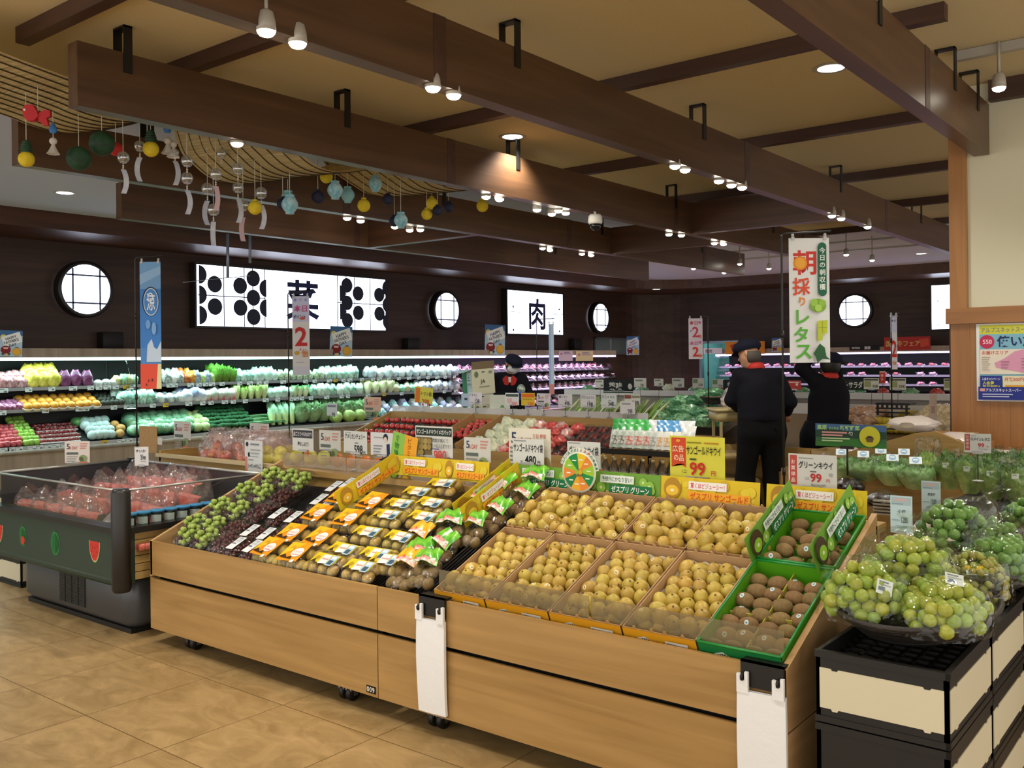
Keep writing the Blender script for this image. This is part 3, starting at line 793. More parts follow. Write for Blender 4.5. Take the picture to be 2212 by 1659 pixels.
def tray(name, x0, x1, s0, s1, lab, green, liner, printed, group):
 W = x1 - x0; D = s1 - s0; H = 0.10
 c = (x0 + x1) / 2
 t = thing(name, lab, 'tray', group=group); t.matrix_world = deckM(c, s0, 0.02)
 w = W / 2 - 0.004; m1 = GRN if green else CARD; m2 = GRN_IN if green else CARD_IN
 mb = MB(); th = 0.004
 mb.box(-w, 0, -H, w, D, -H + th, m2)
 def wall(ax, a, b, pos, mat_o, mat_i, notched):
  pts = [(a, -H), (b, -H)]
  n = 6; top = []
  for i in range(n + 1):
   u = b - (b - a) * i / n
   top.append(u)
  prof = [(b, 0.0)]
  if notched:
   L = b - a
   for f0, f1 in ((0.86, 0.80), (0.62, 0.56), (0.44, 0.38), (0.2, 0.14)):
    prof += [(a + f0 * L, 0.0), (a + f0 * L - 0.006, 0.012), (a + f1 * L + 0.006, 0.012), (a + f1 * L, 0.0)]
  prof.append((a, 0.0))
  poly = pts + prof
  if ax == 'y':
   mb.prism(poly, 1, pos, pos + th, mat_o)
  else:
   mb.prism(poly, 0, pos, pos + th, mat_o)
 wall('y', -w, w, 0, m1, m2, not green); wall('y', -w, w, D - th, m2, m2, not green)
 wall('x', 0, D, -w, m2, m2, False); wall('x', 0, D, w - th, m2, m2, False)
 if green:
  for a in (-w, w): mb.tube([(a, 0, 0.0), (a, D, 0.0)], 0.005, GRN)
  mb.tube([(-w, D, 0), (w, D, 0)], 0.005, GRN); mb.tube([(-w, 0, 0), (w, 0, 0)], 0.005, GRN)
 mb.obj('box', t)
 if liner:
  mb = MB()
  def lf(u, v):
   x = (u - 0.5) * (2 * w - 0.012); s = 0.008 + v * (D - 0.016)
   e = min(u, 1 - u, v, 1 - v)
   h = -0.072 + (0.030 if e < 0.02 else 0.012 if e < 0.06 else 0) + 0.006 * math.cos(x * 2 * PI / 0.062) * math.cos(s * 2 * PI / 0.066)
   return (x, s, h)
  mb.grid(lf, 30, 40, PULP); mb.obj('pulp_liner', t)
 if printed:
  mb = MB(); col = '#d79a1c' if not green else '#1c7a3c'
  els = [('r', 0, 0, 100, 30, col), ('p', [(12, 30), (14, 18), (20, 11), (30, 8), (40, 14), (58, 17), (72, 24), (76, 30)], '#e8e6dc')]
  for a in range(9):
   an = PI * (a + 0.5) / 9
   els.append(('p', [(30 + 3 * math.cos(an), 18 - 3 * math.sin(an)), (30 + 9 * math.cos(an - .08), 18 - 9 * math.sin(an - .08)), (30 + 9 * math.cos(an + .08), 18 - 9 * math.sin(an + .08))], '#3a2a1c'))
  els += [('t', 'Zespri', 22, 19, 6, '#b5231c', 20), ('t', 'GREEN' if green else 'SunGold', 48, 10, 4, '#3a3028', 16)]
  if not green:
   els += [('r', 60, 6, 30, 14, '#cfcabd')] + [('r', 62 + i * 2.1, 8, 1.0, 9, '#55504a') for i in range(13)]
  else:
   els += [('c', 78, 16, 7, '#7fae3a'), ('c', 78, 16, 2, '#dfe6b8'), ('c', 92, 18, 8, '#4f8f3c'), ('c', 92, 18, 6.5, '#8fba3f'), ('c', 92, 18, 2, '#dfe6b8')]
  draw(mb, els, 2 * w / 100, -w, -0.002, y0=-0.0006)
  mb.obj('printed_front', t)
 if green:
  mb = MB(); ye = P('#b9b24a', 0.6); mb.box(-0.0015, 0.01, -0.06, 0.0015, D - 0.01, -0.035, ye); mb.box(-w + 0.01, D * 0.45, -0.06, w - 0.01, D * 0.45 + 0.003, -0.035, ye); mb.obj('divider', t)
 return c, w
XB = [-2.812, -2.52, -2.193, -1.856, -1.547, -1.235]
posw = ['leftmost', 'second', 'third', 'fourth']
kiwis = []          # (row words, tray words, me, sticker, M)
def put_kiwi(green, x, s, h, ax_rot, lab, group, stick):
 """ax_rot: matrix orienting the long (z) axis in the deck frame"""
 M = deckM(x, s, h) @ ax_rot
 o = inst(green_me if green else gold_me, 'kiwi', M=M, label=lab, cat='kiwi', group=group)
 o.scale = (o.scale[0] * rnd.uniform(0.95, 1.06),) * 3
 if stick:
  a = rnd.uniform(0, 6.28)
  best = max((k * 0.4 for k in range(16)), key=lambda q: (M.to_3x3() @ Vector((math.cos(q), math.sin(q), 0))).dot(Vector((0.25, -0.6, 0.75))))
  inst(stk_green if green else stk_gold, 'sticker', o, rot=(0, 0, best + rnd.uniform(-.5, .5)))
for ti in range(5):
 x0, x1 = XB[ti], XB[ti + 1]; c = (x0 + x1) / 2; W = x1 - x0
 green = ti == 4
 tw = 'green tray' if green else posw[ti] + ' cardboard tray'
 tray('kiwi_tray', x0, x1, 0.012, 0.545, ('green printed box tray at the right end of the front tray row' if green else '%s open cardboard kiwi tray in the front row, counted from the bagged kiwis' % posw[ti]), green, not green, True, 'kiwi trays')
 rows = 7 if green else 8
 for r in range(rows):
  if green:
   n = 4
   xs = [c + (k - 1.5) * 0.073 + rnd.uniform(-.004, .004) + (0.008 if r % 2 else -0.008) for k in range(n)]
  else:
   n = 5 if r % 2 else 4
   xs = [c + (k - (n - 1) / 2) * 0.0605 + rnd.uniform(-.003, .003) for k in range(n)]
  s = 0.05 + r * ((0.53 - 0.05) / rows) + 0.012
  for k, x in enumerate(xs):
   if green:
    R = RZ(rnd.uniform(-.25, .25)) @ RY(PI / 2)
    h = -0.030 + rnd.uniform(-.004, .006)
   else:
    R = RZ(rnd.uniform(0, 6.28)) @ RX(rnd.uniform(0.15, 0.55)) if rnd.random() < 0.72 else RZ(rnd.uniform(0, 6.28)) @ RX(rnd.uniform(1.0, 1.5))
    h = -0.018 + rnd.uniform(-.006, .006)
   put_kiwi(green, x, s + rnd.uniform(-.004, .004), h, R,
                     '%s kiwi, %s in the %s row from the guard, front-row %s' % ('brown' if green else 'golden', nth(k + 1), nth(r + 1), tw), 'kiwis in the front trays', rnd.random() < (0.35 if green else 0.3))
 if not green:
  for k in range(4 if ti else 3):
   x = c + (k - 1.5) * 0.066 + rnd.uniform(-.008, .008)
   put_kiwi(False, x, 0.085 + rnd.uniform(-.012, .02), 0.022, RZ(rnd.uniform(0, 6.28)) @ RX(rnd.uniform(0.6, 1.5)),
                     'golden kiwi, %s of those heaped behind the guard, front-row %s' % (nth(k + 1), tw), 'kiwis in the front trays', rnd.random() < 0.3)
 tray('kiwi_tray', x0, x1, 0.56, 0.94, ('green box tray at the right end of the back tray row' if green else '%s cardboard kiwi tray in the back row, counted from the bagged kiwis' % posw[ti]), green, False, False, 'kiwi trays')
 rows = 5 if green else 5
 for r in range(rows):
  n = 3 if green else 5
  for k in range(n):
   x = c + (k - (n - 1) / 2) * (0.09 if green else 0.0605) + rnd.uniform(-.008, .008) + (0.012 if r % 2 else -0.012)
   s = 0.60 + r * 0.068 + rnd.uniform(-.008, .008)
   if green:
    R = RZ(rnd.uniform(-.4, .4)) @ RY(PI / 2)
    h = -0.010 + rnd.uniform(-.01, .015)
   else:
    R = RZ(rnd.uniform(0, 6.28)) @ RX(rnd.uniform(0.3, 1.5))
    h = -0.006 + (0.012 if r in (0, 1) else 0) + rnd.uniform(-.012, .012)
   put_kiwi(green, x, s, h, R, '%s kiwi, %s in the %s row from the front, back-row %s' % ('brown' if green else 'golden', nth(k + 1), nth(r + 1), tw), 'kiwis in the back trays', rnd.random() < 0.18)
 if not green:
  for k in range(6):
   x = c + (k % 3 - 1) * 0.085 + rnd.uniform(-.015, .015); s = 0.62 + (k // 3) * 0.10 + rnd.uniform(-.015, .015)
   put_kiwi(False, x, s, 0.036 + rnd.uniform(-.004, .006), RZ(rnd.uniform(0, 6.28)) @ RX(rnd.uniform(0.7, 1.5)), 'golden kiwi, %s of those heaped on top, back-row %s' % (nth(k + 1), tw), 'kiwis in the back trays', rnd.random() < 0.25)
# packs on the left unit
CLEAR = film('#f8f8f4', 0.045, 0.08, 0.5, 45)
CLEARB = film('#f6f8f4', 0.05, 0.08, 0.9, 26)
RGRAPE = P('#40141c', 0.28, vary=0.2, coat=0.3, second='#5a2028', nscale=50)
GGRAPE = P('#8fa94a', 0.25, vary=0.08, coat=0.3, second='#a3b85c', nscale=50)
CHERRY = P('#3a0810', 0.15, vary=0.2, coat=0.6, second='#5c0d18', nscale=60)
STEMG = P('#6d7a3c', 0.7)
def bunch(mat, W, D, H, r, n, seed, z0=0.0):
 rr = random.Random(seed); mb = MB()
 pts = []
 for i in range(n * 12):
  if len(pts) >= n: break
  x = rr.uniform(-W / 2 + r, W / 2 - r); y = rr.uniform(-D / 2 + r, D / 2 - r)
  e = max(0.0, 1 - (2 * x / W) ** 2) * max(0.0, 1 - (2 * y / D) ** 2)
  z = z0 + r + rr.random() * H * math.sqrt(e)
  if all((x - a) ** 2 + (y - b) ** 2 + (z - c) ** 2 > (1.55 * r) ** 2 for a, b, c in pts):
   pts.append((x, y, z))
 for p in pts: mb.ball(p, (r, r, r * 1.12), mat, 10, 7)
 mb.tube([(0, -D * .3, z0 + r), (0.005, 0, z0 + H * .6), (0, D * .3, z0 + r)], 0.003, STEMG, 5)
 return mb
def shell(W, D, H, r=0.02, lid=0.0):
 """open-bottomed clear pack: base tray and domed lid in one thin skin"""
 mb = MB()
 a = s_round(-W / 2 + 0.008, -D / 2 + 0.008, W / 2 - 0.008, D / 2 - 0.008, r); b = s_round(-W / 2, -D / 2, W / 2, D / 2, r)
 c = s_round(-W / 2 + 0.012, -D / 2 + 0.012, W / 2 - 0.012, D / 2 - 0.012, r)
 k = len(a); zs = [(a, 0.001), (b, H * 0.45), (s_round(-W / 2 - 0.006, -D / 2 - 0.006, W / 2 + 0.006, D / 2 + 0.006, r), H * 0.47), (b, H * 0.5), (c, H - 0.004), (s_round(-W / 2 + 0.02, -D / 2 + 0.02, W / 2 - 0.02, D / 2 - 0.02, r), H)]
 v = [(p[0], p[1], z) for ring, z in zs for p in ring]
 f = [tuple(reversed(range(k))), tuple(range((len(zs) - 1) * k, len(zs) * k))]
 for q in range(len(zs) - 1):
  for i in range(k):
   j = (i + 1) % k; f.append((q * k + i, q * k + j, (q + 1) * k + j, (q + 1) * k + i))
 mb.add(v, f, CLEAR, True)
 return mb
def label_card(W, D, H, kind):
 mb = MB()
 z = H + 0.002
 M = TR(0, 0, z) @ RX(-PI / 2)      # board facing -Y turned to face up, its top towards +Y
 if kind == 'orange':
  w, h = W * 0.62, D * 0.86
  board(mb, w, h, '#e8941c', 0.001, TR(-W * 0.12, -h / 2, z) @ RX(-PI / 2) )
  M = TR(-W * 0.12, -h / 2, z) @ RX(-PI / 2)
  els = [('p', [(0, 0), (70, 0), (20, 60), (0, 80)], '#f2b81f'), ('c', 30, 30, 11, '#c8962a'), ('c', 30, 42, 8, '#e8c23a'), ('c', 70, 52, 26, '#f4efe6', 24), ('t', 'メガパック', 50, 44, 12, '#d0508a', 40), ('t', 'SunGold', 54, 60, 8, '#c04878', 32),
               ('p', [(6, 84), (24, 66), (46, 84), (60, 72), (70, 90)], '#3a2a18'), ('r', 78, 92, 16, 14, '#f4efe6')]
  draw(mb, els, w / 100, -w / 2, h, M)
 elif kind == 'yellow':
  w, h = W * 0.80, D * 0.5
  M = TR(0, -h / 2, z) @ RX(-PI / 2)
  board(mb, w, h, '#d9bb1e', 0.001, M)
  els = [('c', 18, 22, 9, '#a88a28'), ('p', [(4, 40), (14, 26), (26, 40)], '#3a3018'), ('p', [(34, 6), (66, 4), (70, 40), (38, 44)], '#e9e4da'), ('t', 'SunGold', 40, 18, 8, '#b8504a', 26), ('r', 72, 4, 26, 42, '#a9c4d4'), ('r', 76, 24, 18, 18, '#3d5568'), ('r', 76, 10, 18, 8, '#e6ecf0')]
  draw(mb, els, w / 100, -w / 2, h, M)
 else:
  w, h = W * 0.5, D * 0.62
  M = TR(0, -h / 2, z) @ RX(-PI / 2)
  board(mb, w, h, '#e8ecef', 0.001, M)
  draw(mb, [('r', 14, 14, 60, 10, '#7d8790'), ('r', 14, 34, 72, 6, '#a9b1b8'), ('r', 14, 50, 72, 30, '#c6ccd2'), ('r', 14, 100, 50, 14, '#59626b')], w / 100, -w / 2, h, M)
 return mb
def pack(kind):
 if kind == 'mixed':
  W, D, H = 0.135, 0.19, 0.085
  t = thing('grape_pack', 'x', 'grape pack')
  bunch(RGRAPE, W * 0.5, D * 0.9, H * 0.7, 0.0125, 30, 3).obj('red_grapes', t, loc=(-W * 0.24, 0.01, 0.004), label='dark red grapes')
  bunch(GGRAPE, W * 0.62, D * 0.82, H * 0.95, 0.0145, 26, 5, 0.012).obj('green_grapes', t, loc=(W * 0.17, -0.006, 0.006), label='pale green grapes')
  shell(W, D, H * 0.95).obj('clear_pack', t)
 elif kind == 'red':
  W, D, H = 0.14, 0.19, 0.075
  t = thing('grape_pack', 'x', 'grape pack'); bunch(RGRAPE, W * 0.95, D * 0.92, H * 0.75, 0.0115, 62, 11).obj('red_grapes', t); shell(W, D, H * 0.95).obj('clear_pack', t)
 elif kind == 'cherry':
  W, D, H = 0.115, 0.175, 0.055
  t = thing('cherry_pack', 'x', 'cherry pack'); bunch(CHERRY, W * 0.94, D * 0.94, H * 0.55, 0.0115, 48, 21).obj('cherries', t); shell(W, D, H).obj('clear_pack', t); label_card(W, D, H, 'white').obj('price_label', t)
 else:
  big = kind == 'orange'
  W, D, H = (0.235, 0.165, 0.078) if big else (0.215, 0.135, 0.07)
  t = thing('kiwi_pack', 'x', 'kiwi pack')
  mb = MB(); rr = random.Random(4)
  for iy in range(2):
   for ix in range(4 if big else 3):
    mb2 = Matrix.Translation((-W / 2 + W * (ix + 0.5) / (4 if big else 3), -D / 4 + iy * D / 2, 0.032)) @ RZ(rr.uniform(-.4, .4)) @ RX(PI / 2)
    mb.ball((0, 0, 0), (0.028, 0.028, 0.034), GOLD, 14, 9, mb2)
  mb.obj('kiwis', t); shell(W, D, H, 0.025).obj('clear_pack', t); label_card(W, D, H, kind).obj('paper_label', t)
 return t
packs = {}
GLOBAL_PACKS = {
 'mixed': [(383, 1168), (425, 1173), (421, 1128), (463, 1134), (472, 1091), (515, 1099), (527, 1056), (568, 1063), (585, 1025), (622, 1030), (650, 1037)],
 'red': [(459, 1182), (499, 1139), (556, 1101), (605, 1068)],
 'cherry': [(491, 1186), (527, 1192), (541, 1145), (576, 1152), (601, 1108), (635, 1116), (690, 1078), (712, 1084), (722, 1050), (752, 1043)],
 'orange': [(577, 1198), (641, 1206), (640, 1157), (702, 1166), (697, 1114), (764, 1124), (748, 1077), (815, 1088)],
 'yellow': [(698, 1224), (777, 1234), (747, 1192), (817, 1202), (799, 1155), (869, 1166), (841, 1118), (918, 1122), (868, 1094), (935, 1092), (905, 1068), (958, 1050), (838, 1215)],
}
DESC = {'mixed': 'clear pack of green and red grapes', 'red': 'clear pack of dark red grapes', 'cherry': 'clear pack of dark cherries with white label', 'orange': 'big clear kiwi pack with orange label', 'yellow': 'clear kiwi pack with yellow label'}
for kind, pl in GLOBAL_PACKS.items():
 hits = sorted([deck_hit(px, py, 0.0) for px, py in pl], key=lambda q: q[1])
 for i, (x, s) in enumerate(hits):
  if kind in packs: t = copy_tree(packs[kind])
  else: t = packs[kind] = pack(kind)
  D = {'mixed': .19, 'red': .19, 'cherry': .175, 'orange': .165, 'yellow': .135}[kind]
  s = max(s, D / 2 + 0.012)
  t.matrix_world = deckM(min(max(x, XL + 0.1), -2.95 if kind != 'yellow' else -2.9), s, -0.055 + (0.012 if kind == 'yellow' else 0)) @ RZ(rnd.uniform(-.08, .08)) @ RX(0.10 if kind != 'cherry' else 0.05)
  t['label'] = '%s, %s from the front board up the slope' % (DESC[kind], nth(i + 1)); t['group'] = DESC[kind].replace('clear pack', 'clear packs')
def pouch(w, h, d, seed, mat, top=0.0, n=22, ruffle=0.1):
 """soft bag lying on its back: bulging body, pinched open end"""
 rr = random.Random(seed); ph = [rr.uniform(0, 6.28) for _ in range(6)]
 mb = MB()
 def fn(u, v):
  a = 2 * PI * u
  b = math.sin(PI * min(1.0, max(0.02, v * 1.08))) ** 0.45
  wr = 1 + ruffle * math.sin(5 * a + ph[0] + 3 * v) * v + 0.5 * ruffle * math.sin(11 * a + ph[1] + 9 * v)
  x = math.cos(a) * w / 2 * (b * (1 - 0.25 * top * v)) * wr
  z = d / 2 + math.sin(a) * d / 2 * b * wr * (1 - 0.6 * v * top)
  return (x, -h / 2 + v * h, max(0.001, z))
 mb.grid(fn, n, 12, mat)
 return mb
def kiwi_bag(col, k):
 t = thing('kiwi_bag', 'x', 'bagged kiwis')
 mb = MB(); rr = random.Random(k)
 for i in range(6):
  mb.ball((-0.045 + 0.045 * (i % 3) + rr.uniform(-.006, .006), -0.055 + 0.062 * (i // 3), 0.03 + 0.012 * (i % 2)), (0.029, 0.034, 0.028), GREENK, 12, 8)
 mb.obj('kiwis', t)
 pouch(0.16, 0.21, 0.085, k, CLEARB).obj('clear_bag', t)
 mb = MB(); c1, c2 = (('#3f9a2a', '#7cc23a') if col == 'green' else ('#d9981e', '#eab52c'))
 def hd(u, v):
  return ((u - 0.5) * 0.155 * (1 - 0.12 * v), 0.01 + v * 0.095 + 0.004 * math.sin(u * 9), 0.088 + 0.03 * math.sin(PI * u) * (1 - v) - 0.02 * abs(u - .5) + 0.02 * v + 0.008 * math.sin(u * 13 + v * 4))
 mb.grid(hd, 12, 6, P(c1, 0.25, coat=0.5, second=c2, nscale=25))
 mb.grid(lambda u, v: tuple(np.add(hd(u * 0.8 + 0.1, v * 0.35 + 0.02), (0, 0, 0.0015))), 8, 3, P('#e6ece6', 0.3, second='#c8564e', nscale=38))
 mb.obj('printed_header', t, label='%s printed header with white band' % col)
 return t
kb = {'green': None, 'yellow': None}
bagpos = [('yellow', 846, 1262), ('green', 902, 1262), ('green', 908, 1212), ('green', 957, 1204), ('yellow', 903, 1168), ('green', 975, 1158), ('green', 1020, 1146), ('green', 1030, 1105), ('green', 1072, 1116), ('green', 1085, 1070), ('green', 1132, 1082), ('green', 1160, 1060)]
for i, (c, px, py) in enumerate(bagpos):
 x, s = deck_hit(px, py, 0.0)
 if kb[c] is None: t = kb[c] = kiwi_bag(c, 3 if c == 'green' else 8)
 else: t = copy_tree(kb[c])
 t.matrix_world = deckM(min(max(x, -3.35), -2.9), max(s, 0.12), -0.05 + 0.03 * (i % 2)) @ RZ(rnd.uniform(-.5, .3)) @ RX(0.2) @ SC(rnd.uniform(.92, 1.05))
 t['label'] = 'clear bag of kiwis with %s header, %s up the slope beside the loose kiwi trays' % (c, nth(i + 1)); t['group'] = 'bagged kiwis'
# printed strips round the display
def strip_art(kind):
 """page 100 x 23"""
 if kind == 'gold':
  els = [('r', 0, 0, 100, 23, '#dcc02a')]
  rr = random.Random(2)
  for i in range(16):
   x = rr.uniform(4, 96); y = rr.uniform(3, 20)
   els.append(('c', x, y, rr.uniform(3, 5.5), rr.choice(['#e8d24a', '#d2b022', '#e2cc3c'])))
  els = [e if e[0] != 'c' else ('c', min(max(e[1], 6), 94), min(max(e[2], 6), 17), e[3], e[4]) for e in els]
  els += [('c', 14, 11, 9, '#b3892c', 10), ('c', 14, 13, 6.5, '#ecc23c', 5), ('c', 14, 13, 2, '#f6ecc0', 1.4),
    ('p', [(30, 12.5), (92, 12.5), (92, 20.5), (30, 20.5)], '#eead2e'), ('r', 31, 3.2, 38, 7.6, '#f0eeea'), ('t', '驚くほどジューシー！', 33, 4.6, 5, '#d23a54', 34), ('t', 'ゼスプリ サンゴールド', 33, 13.2, 6.6, '#d8531c', 57, 0.02)]
 else:
  els = [('r', 0, 0, 100, 23, '#6f9e3c')]
  rr = random.Random(5)
  for i in range(12):
   x = rr.uniform(8, 92); y = rr.uniform(6, 17); r = rr.uniform(4, 5.8)
   els += [('c', x, y, r, '#8fbf4e'), ('c', x, y, r * 0.3, '#d5e2a4')]
  els += [('c', 14, 11, 10, '#4a3a28', 10.5), ('c', 14, 13.5, 7, '#8fc437', 5.5), ('c', 14, 13.5, 2, '#e6efc0', 1.5),
    ('r', 31, 3.2, 40, 7.6, '#dfeae6'), ('t', '予想外にかなり甘い！', 33, 4.6, 5, '#2c5a44', 36), ('r', 42, 12, 50, 9, '#1d7446'), ('t', 'ゼスプリ グリーン', 45, 13.2, 6.6, '#eef2ea', 44, 0.02)]
 return els
def strip_mesh(kind, w):
 mb = MB(); h = w * 0.23
 board(mb, w, h, '#dcc02a' if kind == 'gold' else '#6f9e3c', 0.002)
 draw(mb, strip_art(kind), w / 100, -w / 2, h, step=0.0004)
 return mb.mesh('printed_strip')
SG = strip_mesh('gold', 0.49); SGR = strip_mesh('green', 0.49)
for i, (kind, px0, px1, w) in enumerate((('gold', 838, 958, 'first gold strip sign on the back ledge, behind the packed kiwis'), ('gold', 958, 1056, 'second gold strip sign on the back ledge, half hidden by slanted strips'), ('green', 1078, 1250, 'green strip sign on the back ledge, behind the round nutrition card'), ('green', 1245, 1426, 'green strip sign on the back ledge, beside the round nutrition card'), ('gold', 1424, 1640, 'gold strip sign on the back ledge under the yellow price card'), ('gold', 1655, 1872, 'gold strip sign on the back ledge behind the upper green tray'))):
 xa = at(px0, 1040, y=3.885).x; xb = at(px1, 1040, y=3.885).x
 inst(SG if kind == 'gold' else SGR, 'strip_sign', loc=((xa + xb) / 2, 3.885 - 0.004 * (i % 2), 0.96), scale=((xb - xa) / 0.49, 1, 1.0), label=w, cat='sign', group='printed kiwi strip signs', rot=(-0.10, 0, 0))
for (kind, x, s0, L, lab, tilt) in (('gold', -3.93, 0.50, 0.49, 'gold strip sign standing up the slope between the cherry and kiwi packs', 0.0),
         ('gold', -3.02, 0.50, 0.49, 'gold strip sign standing up the slope beside the bagged kiwis, nearer one', 0.0),
         ('gold', -3.10, 0.53, 0.49, 'gold strip sign standing up the slope beside the bagged kiwis, hidden behind another', 0.05),
         ('green', -1.548, 0.52, 0.49, 'green strip sign standing between the gold trays and upper green tray', -0.12),
         ('green', -1.285, 0.52, 0.49, 'green strip sign standing along the right side of the upper green tray', -0.2)):
 M = deckM(x, s0 + L / 2, 0.012) @ RZ(PI / 2) @ RX(tilt)
 inst(SG if kind == 'gold' else SGR, 'strip_sign', M=M, label=lab, cat='sign', group='printed kiwi strip signs')
 if kind == 'green':
  pass
# == WATERMELON CHEST, LEFT
CX0, CX1, CY0, CY1 = -6.80, -5.12, 2.80, 3.82
GLASS = film('#e9efee', 0.04, 0.02, 0.0)
t = thing('chest_cooler', 'low open chest cooler with dark green front and watermelon decals', 'chest cooler', (CX0, CY0, 0)); W = CX1 - CX0; D = CY1 - CY0
GREYM = P('#4b4e52', 0.35, 0.2); GPAN = P('#26382c', 0.5)
mb = MB(); mb.rbox(0.10, 0.15, 0.025, W - 0.16, D - 0.1, 0.36, 0.10, GREYM); mb.obj('base', t)
mb = MB(); mb.box(0.14, 0.18, 0.0, W - 0.20, D - 0.14, 0.03, BLACK); mb.obj('kick', t)
mb = MB()
for q in range(4):
 x = W - 1.02 + q * 0.085
 mb.box(x, 0.146, 0.09, x + 0.078, 0.152, 0.29, BLACK)
 for k in range(14): mb.box(x + 0.003, 0.143, 0.095 + k * 0.0138, x + 0.075, 0.147, 0.1 + k * 0.0138, P('#2b2d30', 0.5))
mb.obj('vent_grille', t)
mb = MB(); mb.box(-0.06, 0.02, 0.345, W - 0.04, 0.12, 0.64, GPAN); mb.tube([(-0.06, 0.055, 0.36), (W - 0.05, 0.055, 0.36)], 0.038, GPAN, 12); mb.obj('front_panel', t)
mb = MB(); mb.box(-0.06, 0.0, 0.64, W, 0.10, 0.675, DARK); mb.box(W - 0.1, 0.1, 0.64, W - 0.0, D, 0.675, DARK); mb.box(0, D - 0.06, 0.64, W, D, 0.675, DARK); mb.box(-0.03, 0.1, 0.64, 0.06, D, 0.675, DARK); mb.obj('bumper_rim', t)
mb = MB(); mb.tube([(W - 0.03, 0.03, 0.31), (W - 0.03, 0.03, 0.33), (W - 0.03, 0.03, 0.885), (W - 0.03, 0.03, 0.905)], [0.045, 0.055, 0.055, 0.045], DARK, 20); mb.obj('corner_post', t)
mb = MB(); mb.box(0.0, D - 0.03, 0.67, 0.04, D + 0.02, 0.91, DARK); mb.obj('corner_post', t)
SLAT = wood('#a08448', '#c4a566', 1, 1.0, 0.5)
mb = MB()
for k in range(6): mb.box(W - 0.06, 0.10, 0.36 + k * 0.047, W - 0.045, D, 0.402 + k * 0.047, SLAT)
mb.obj('side_slats', t)
mb = MB(); mb.box(0.0, 0.1, 0.50, W - 0.06, D - 0.06, 0.52, P('#d9ddd8', 0.4)); mb.box(0.02, D - 0.075, 0.5, W - 0.06, D - 0.06, 0.67, P('#cfd3d2', 0.4)); mb.box(0.02, 0.1, 0.5, W - 0.06, 0.11, 0.67, P('#cfd3d2', 0.4)); mb.obj('inner_tub', t)
mb = MB()
mb.quad((-0.06, 0.03, 0.67), (W - 0.06, 0.03, 0.67), (W - 0.06, 0.03, 0.89), (-0.06, 0.03, 0.89), GLASS); mb.obj('glass', t)
mb = MB(); mb.quad((W - 0.03, 0.06, 0.67), (W - 0.03, D, 0.67), (W - 0.03, D, 0.89), (W - 0.03, 0.06, 0.89), GLASS); mb.obj('glass', t)
mb = MB(); mb.quad((0.02, 0.06, 0.67), (0.02, D, 0.67), (0.02, D, 0.89), (0.02, 0.06, 0.89), P('#3b3c40', 0.25)); mb.obj('rear_panel', t)
mb = MB(); mb.quad((0.02, D - 0.01, 0.67), (W, D - 0.01, 0.67), (W, D - 0.01, 0.89), (0.02, D - 0.01, 0.89), P('#3b3c40', 0.25)); mb.obj('rear_panel', t)
mb = MB()
RAIL = P('#a9a9a4', 0.3, 0.6)
mb.tube([(-0.06, 0.03, 0.892), (W - 0.06, 0.03, 0.892)], 0.007, RAIL); mb.tube([(W - 0.03, 0.06, 0.892), (W - 0.03, D, 0.892)], 0.007, RAIL)
mb.tube([(0.02, 0, 0.892), (0.02, D, 0.892)], 0.010, RAIL); mb.tube([(0.02, D - 0.01, 0.892), (W, D - 0.01, 0.892)], 0.010, RAIL)
mb.obj('top_rail', t)
def decal(px, py, kind, h):
 p = at(px, py, y=CY0 + 0.018)
 mb = MB()
 if kind == 'slice':
  pts = [(math.cos(PI * i / 20) * 50 + 50, math.sin(PI * i / 20) * 95 + 6) for i in range(21)]
  draw(mb, [('p', pts, '#4f8a3f'), ('p', [(50 + (a - 50) * .95, 6 + (b - 6) * .955) for a, b in pts], '#d9c9a0'), ('p', [(50 + (a - 50) * .89, 6 + (b - 6) * .905) for a, b in pts], '#c53a30')] +
             [('c', a, b, 2.0, '#2a1512', 3.2) for a, b in ((24, 24), (76, 24), (30, 50), (70, 50), (50, 70), (40, 34), (60, 34))], h / 100, -h / 2, h / 2)
 else:
  els = [('c', 50, 50, 40, '#2f7a40', 50)]
  for q in (-24, -12, 0, 12, 24): els.append(('p', [(50 + q - 2, 8 + abs(q) * .5), (50 + q + 2, 8 + abs(q) * .5), (50 + q * 1.25 + 3, 50), (50 + q + 1, 92 - abs(q) * .5), (50 + q - 3, 92 - abs(q) * .5), (50 + q * 1.25 - 3, 50)], '#1f5a30'))
  if kind == 'cut': els += [('c', 56, 70, 22, '#c53a30', 20)]
  els.append(('p', [(48, 1), (50, -8), (54, -9), (53, 1)], '#3c6a35'))
  draw(mb, els, h / 100, -h / 2, h / 2)
 mb.obj('decal', t, loc=(p.x - CX0, 0.0195, p.z), label={'slice': 'red watermelon slice decal', 'whole': 'whole watermelon decal', 'cut': 'watermelon decal with red face'}[kind].replace(' with red face', ' with a red patch'))
decal(204, 1191, 'slice', 0.135); decal(119, 1174, 'whole', 0.15); decal(49, 1158, 'cut', 0.13); decal(-3, 1152, 'slice', 0.135)
mb = MB(); board(mb, 0.11, 0.10, '#b9c0c8', 0.001); p = at(68, 1250, y=CY0 + 0.146); mb.obj('notice', t, loc=(p.x - CX0, 0.147, 0.30), label='crumpled white notice taped to the grey base')
FLESH = P('#e0685c', 0.35, second='#ee8a7c', nscale=40, coat=0.3); RIND = P('#2c3f22', 0.4, second='#4b6a35', nscale=30); PITH = P('#d3d3a4', 0.5)
BAGF = film('#fbf6f6', 0.07, 0.08, 0.9, 18, haze=0.05, hazecol='#f4e4e4')
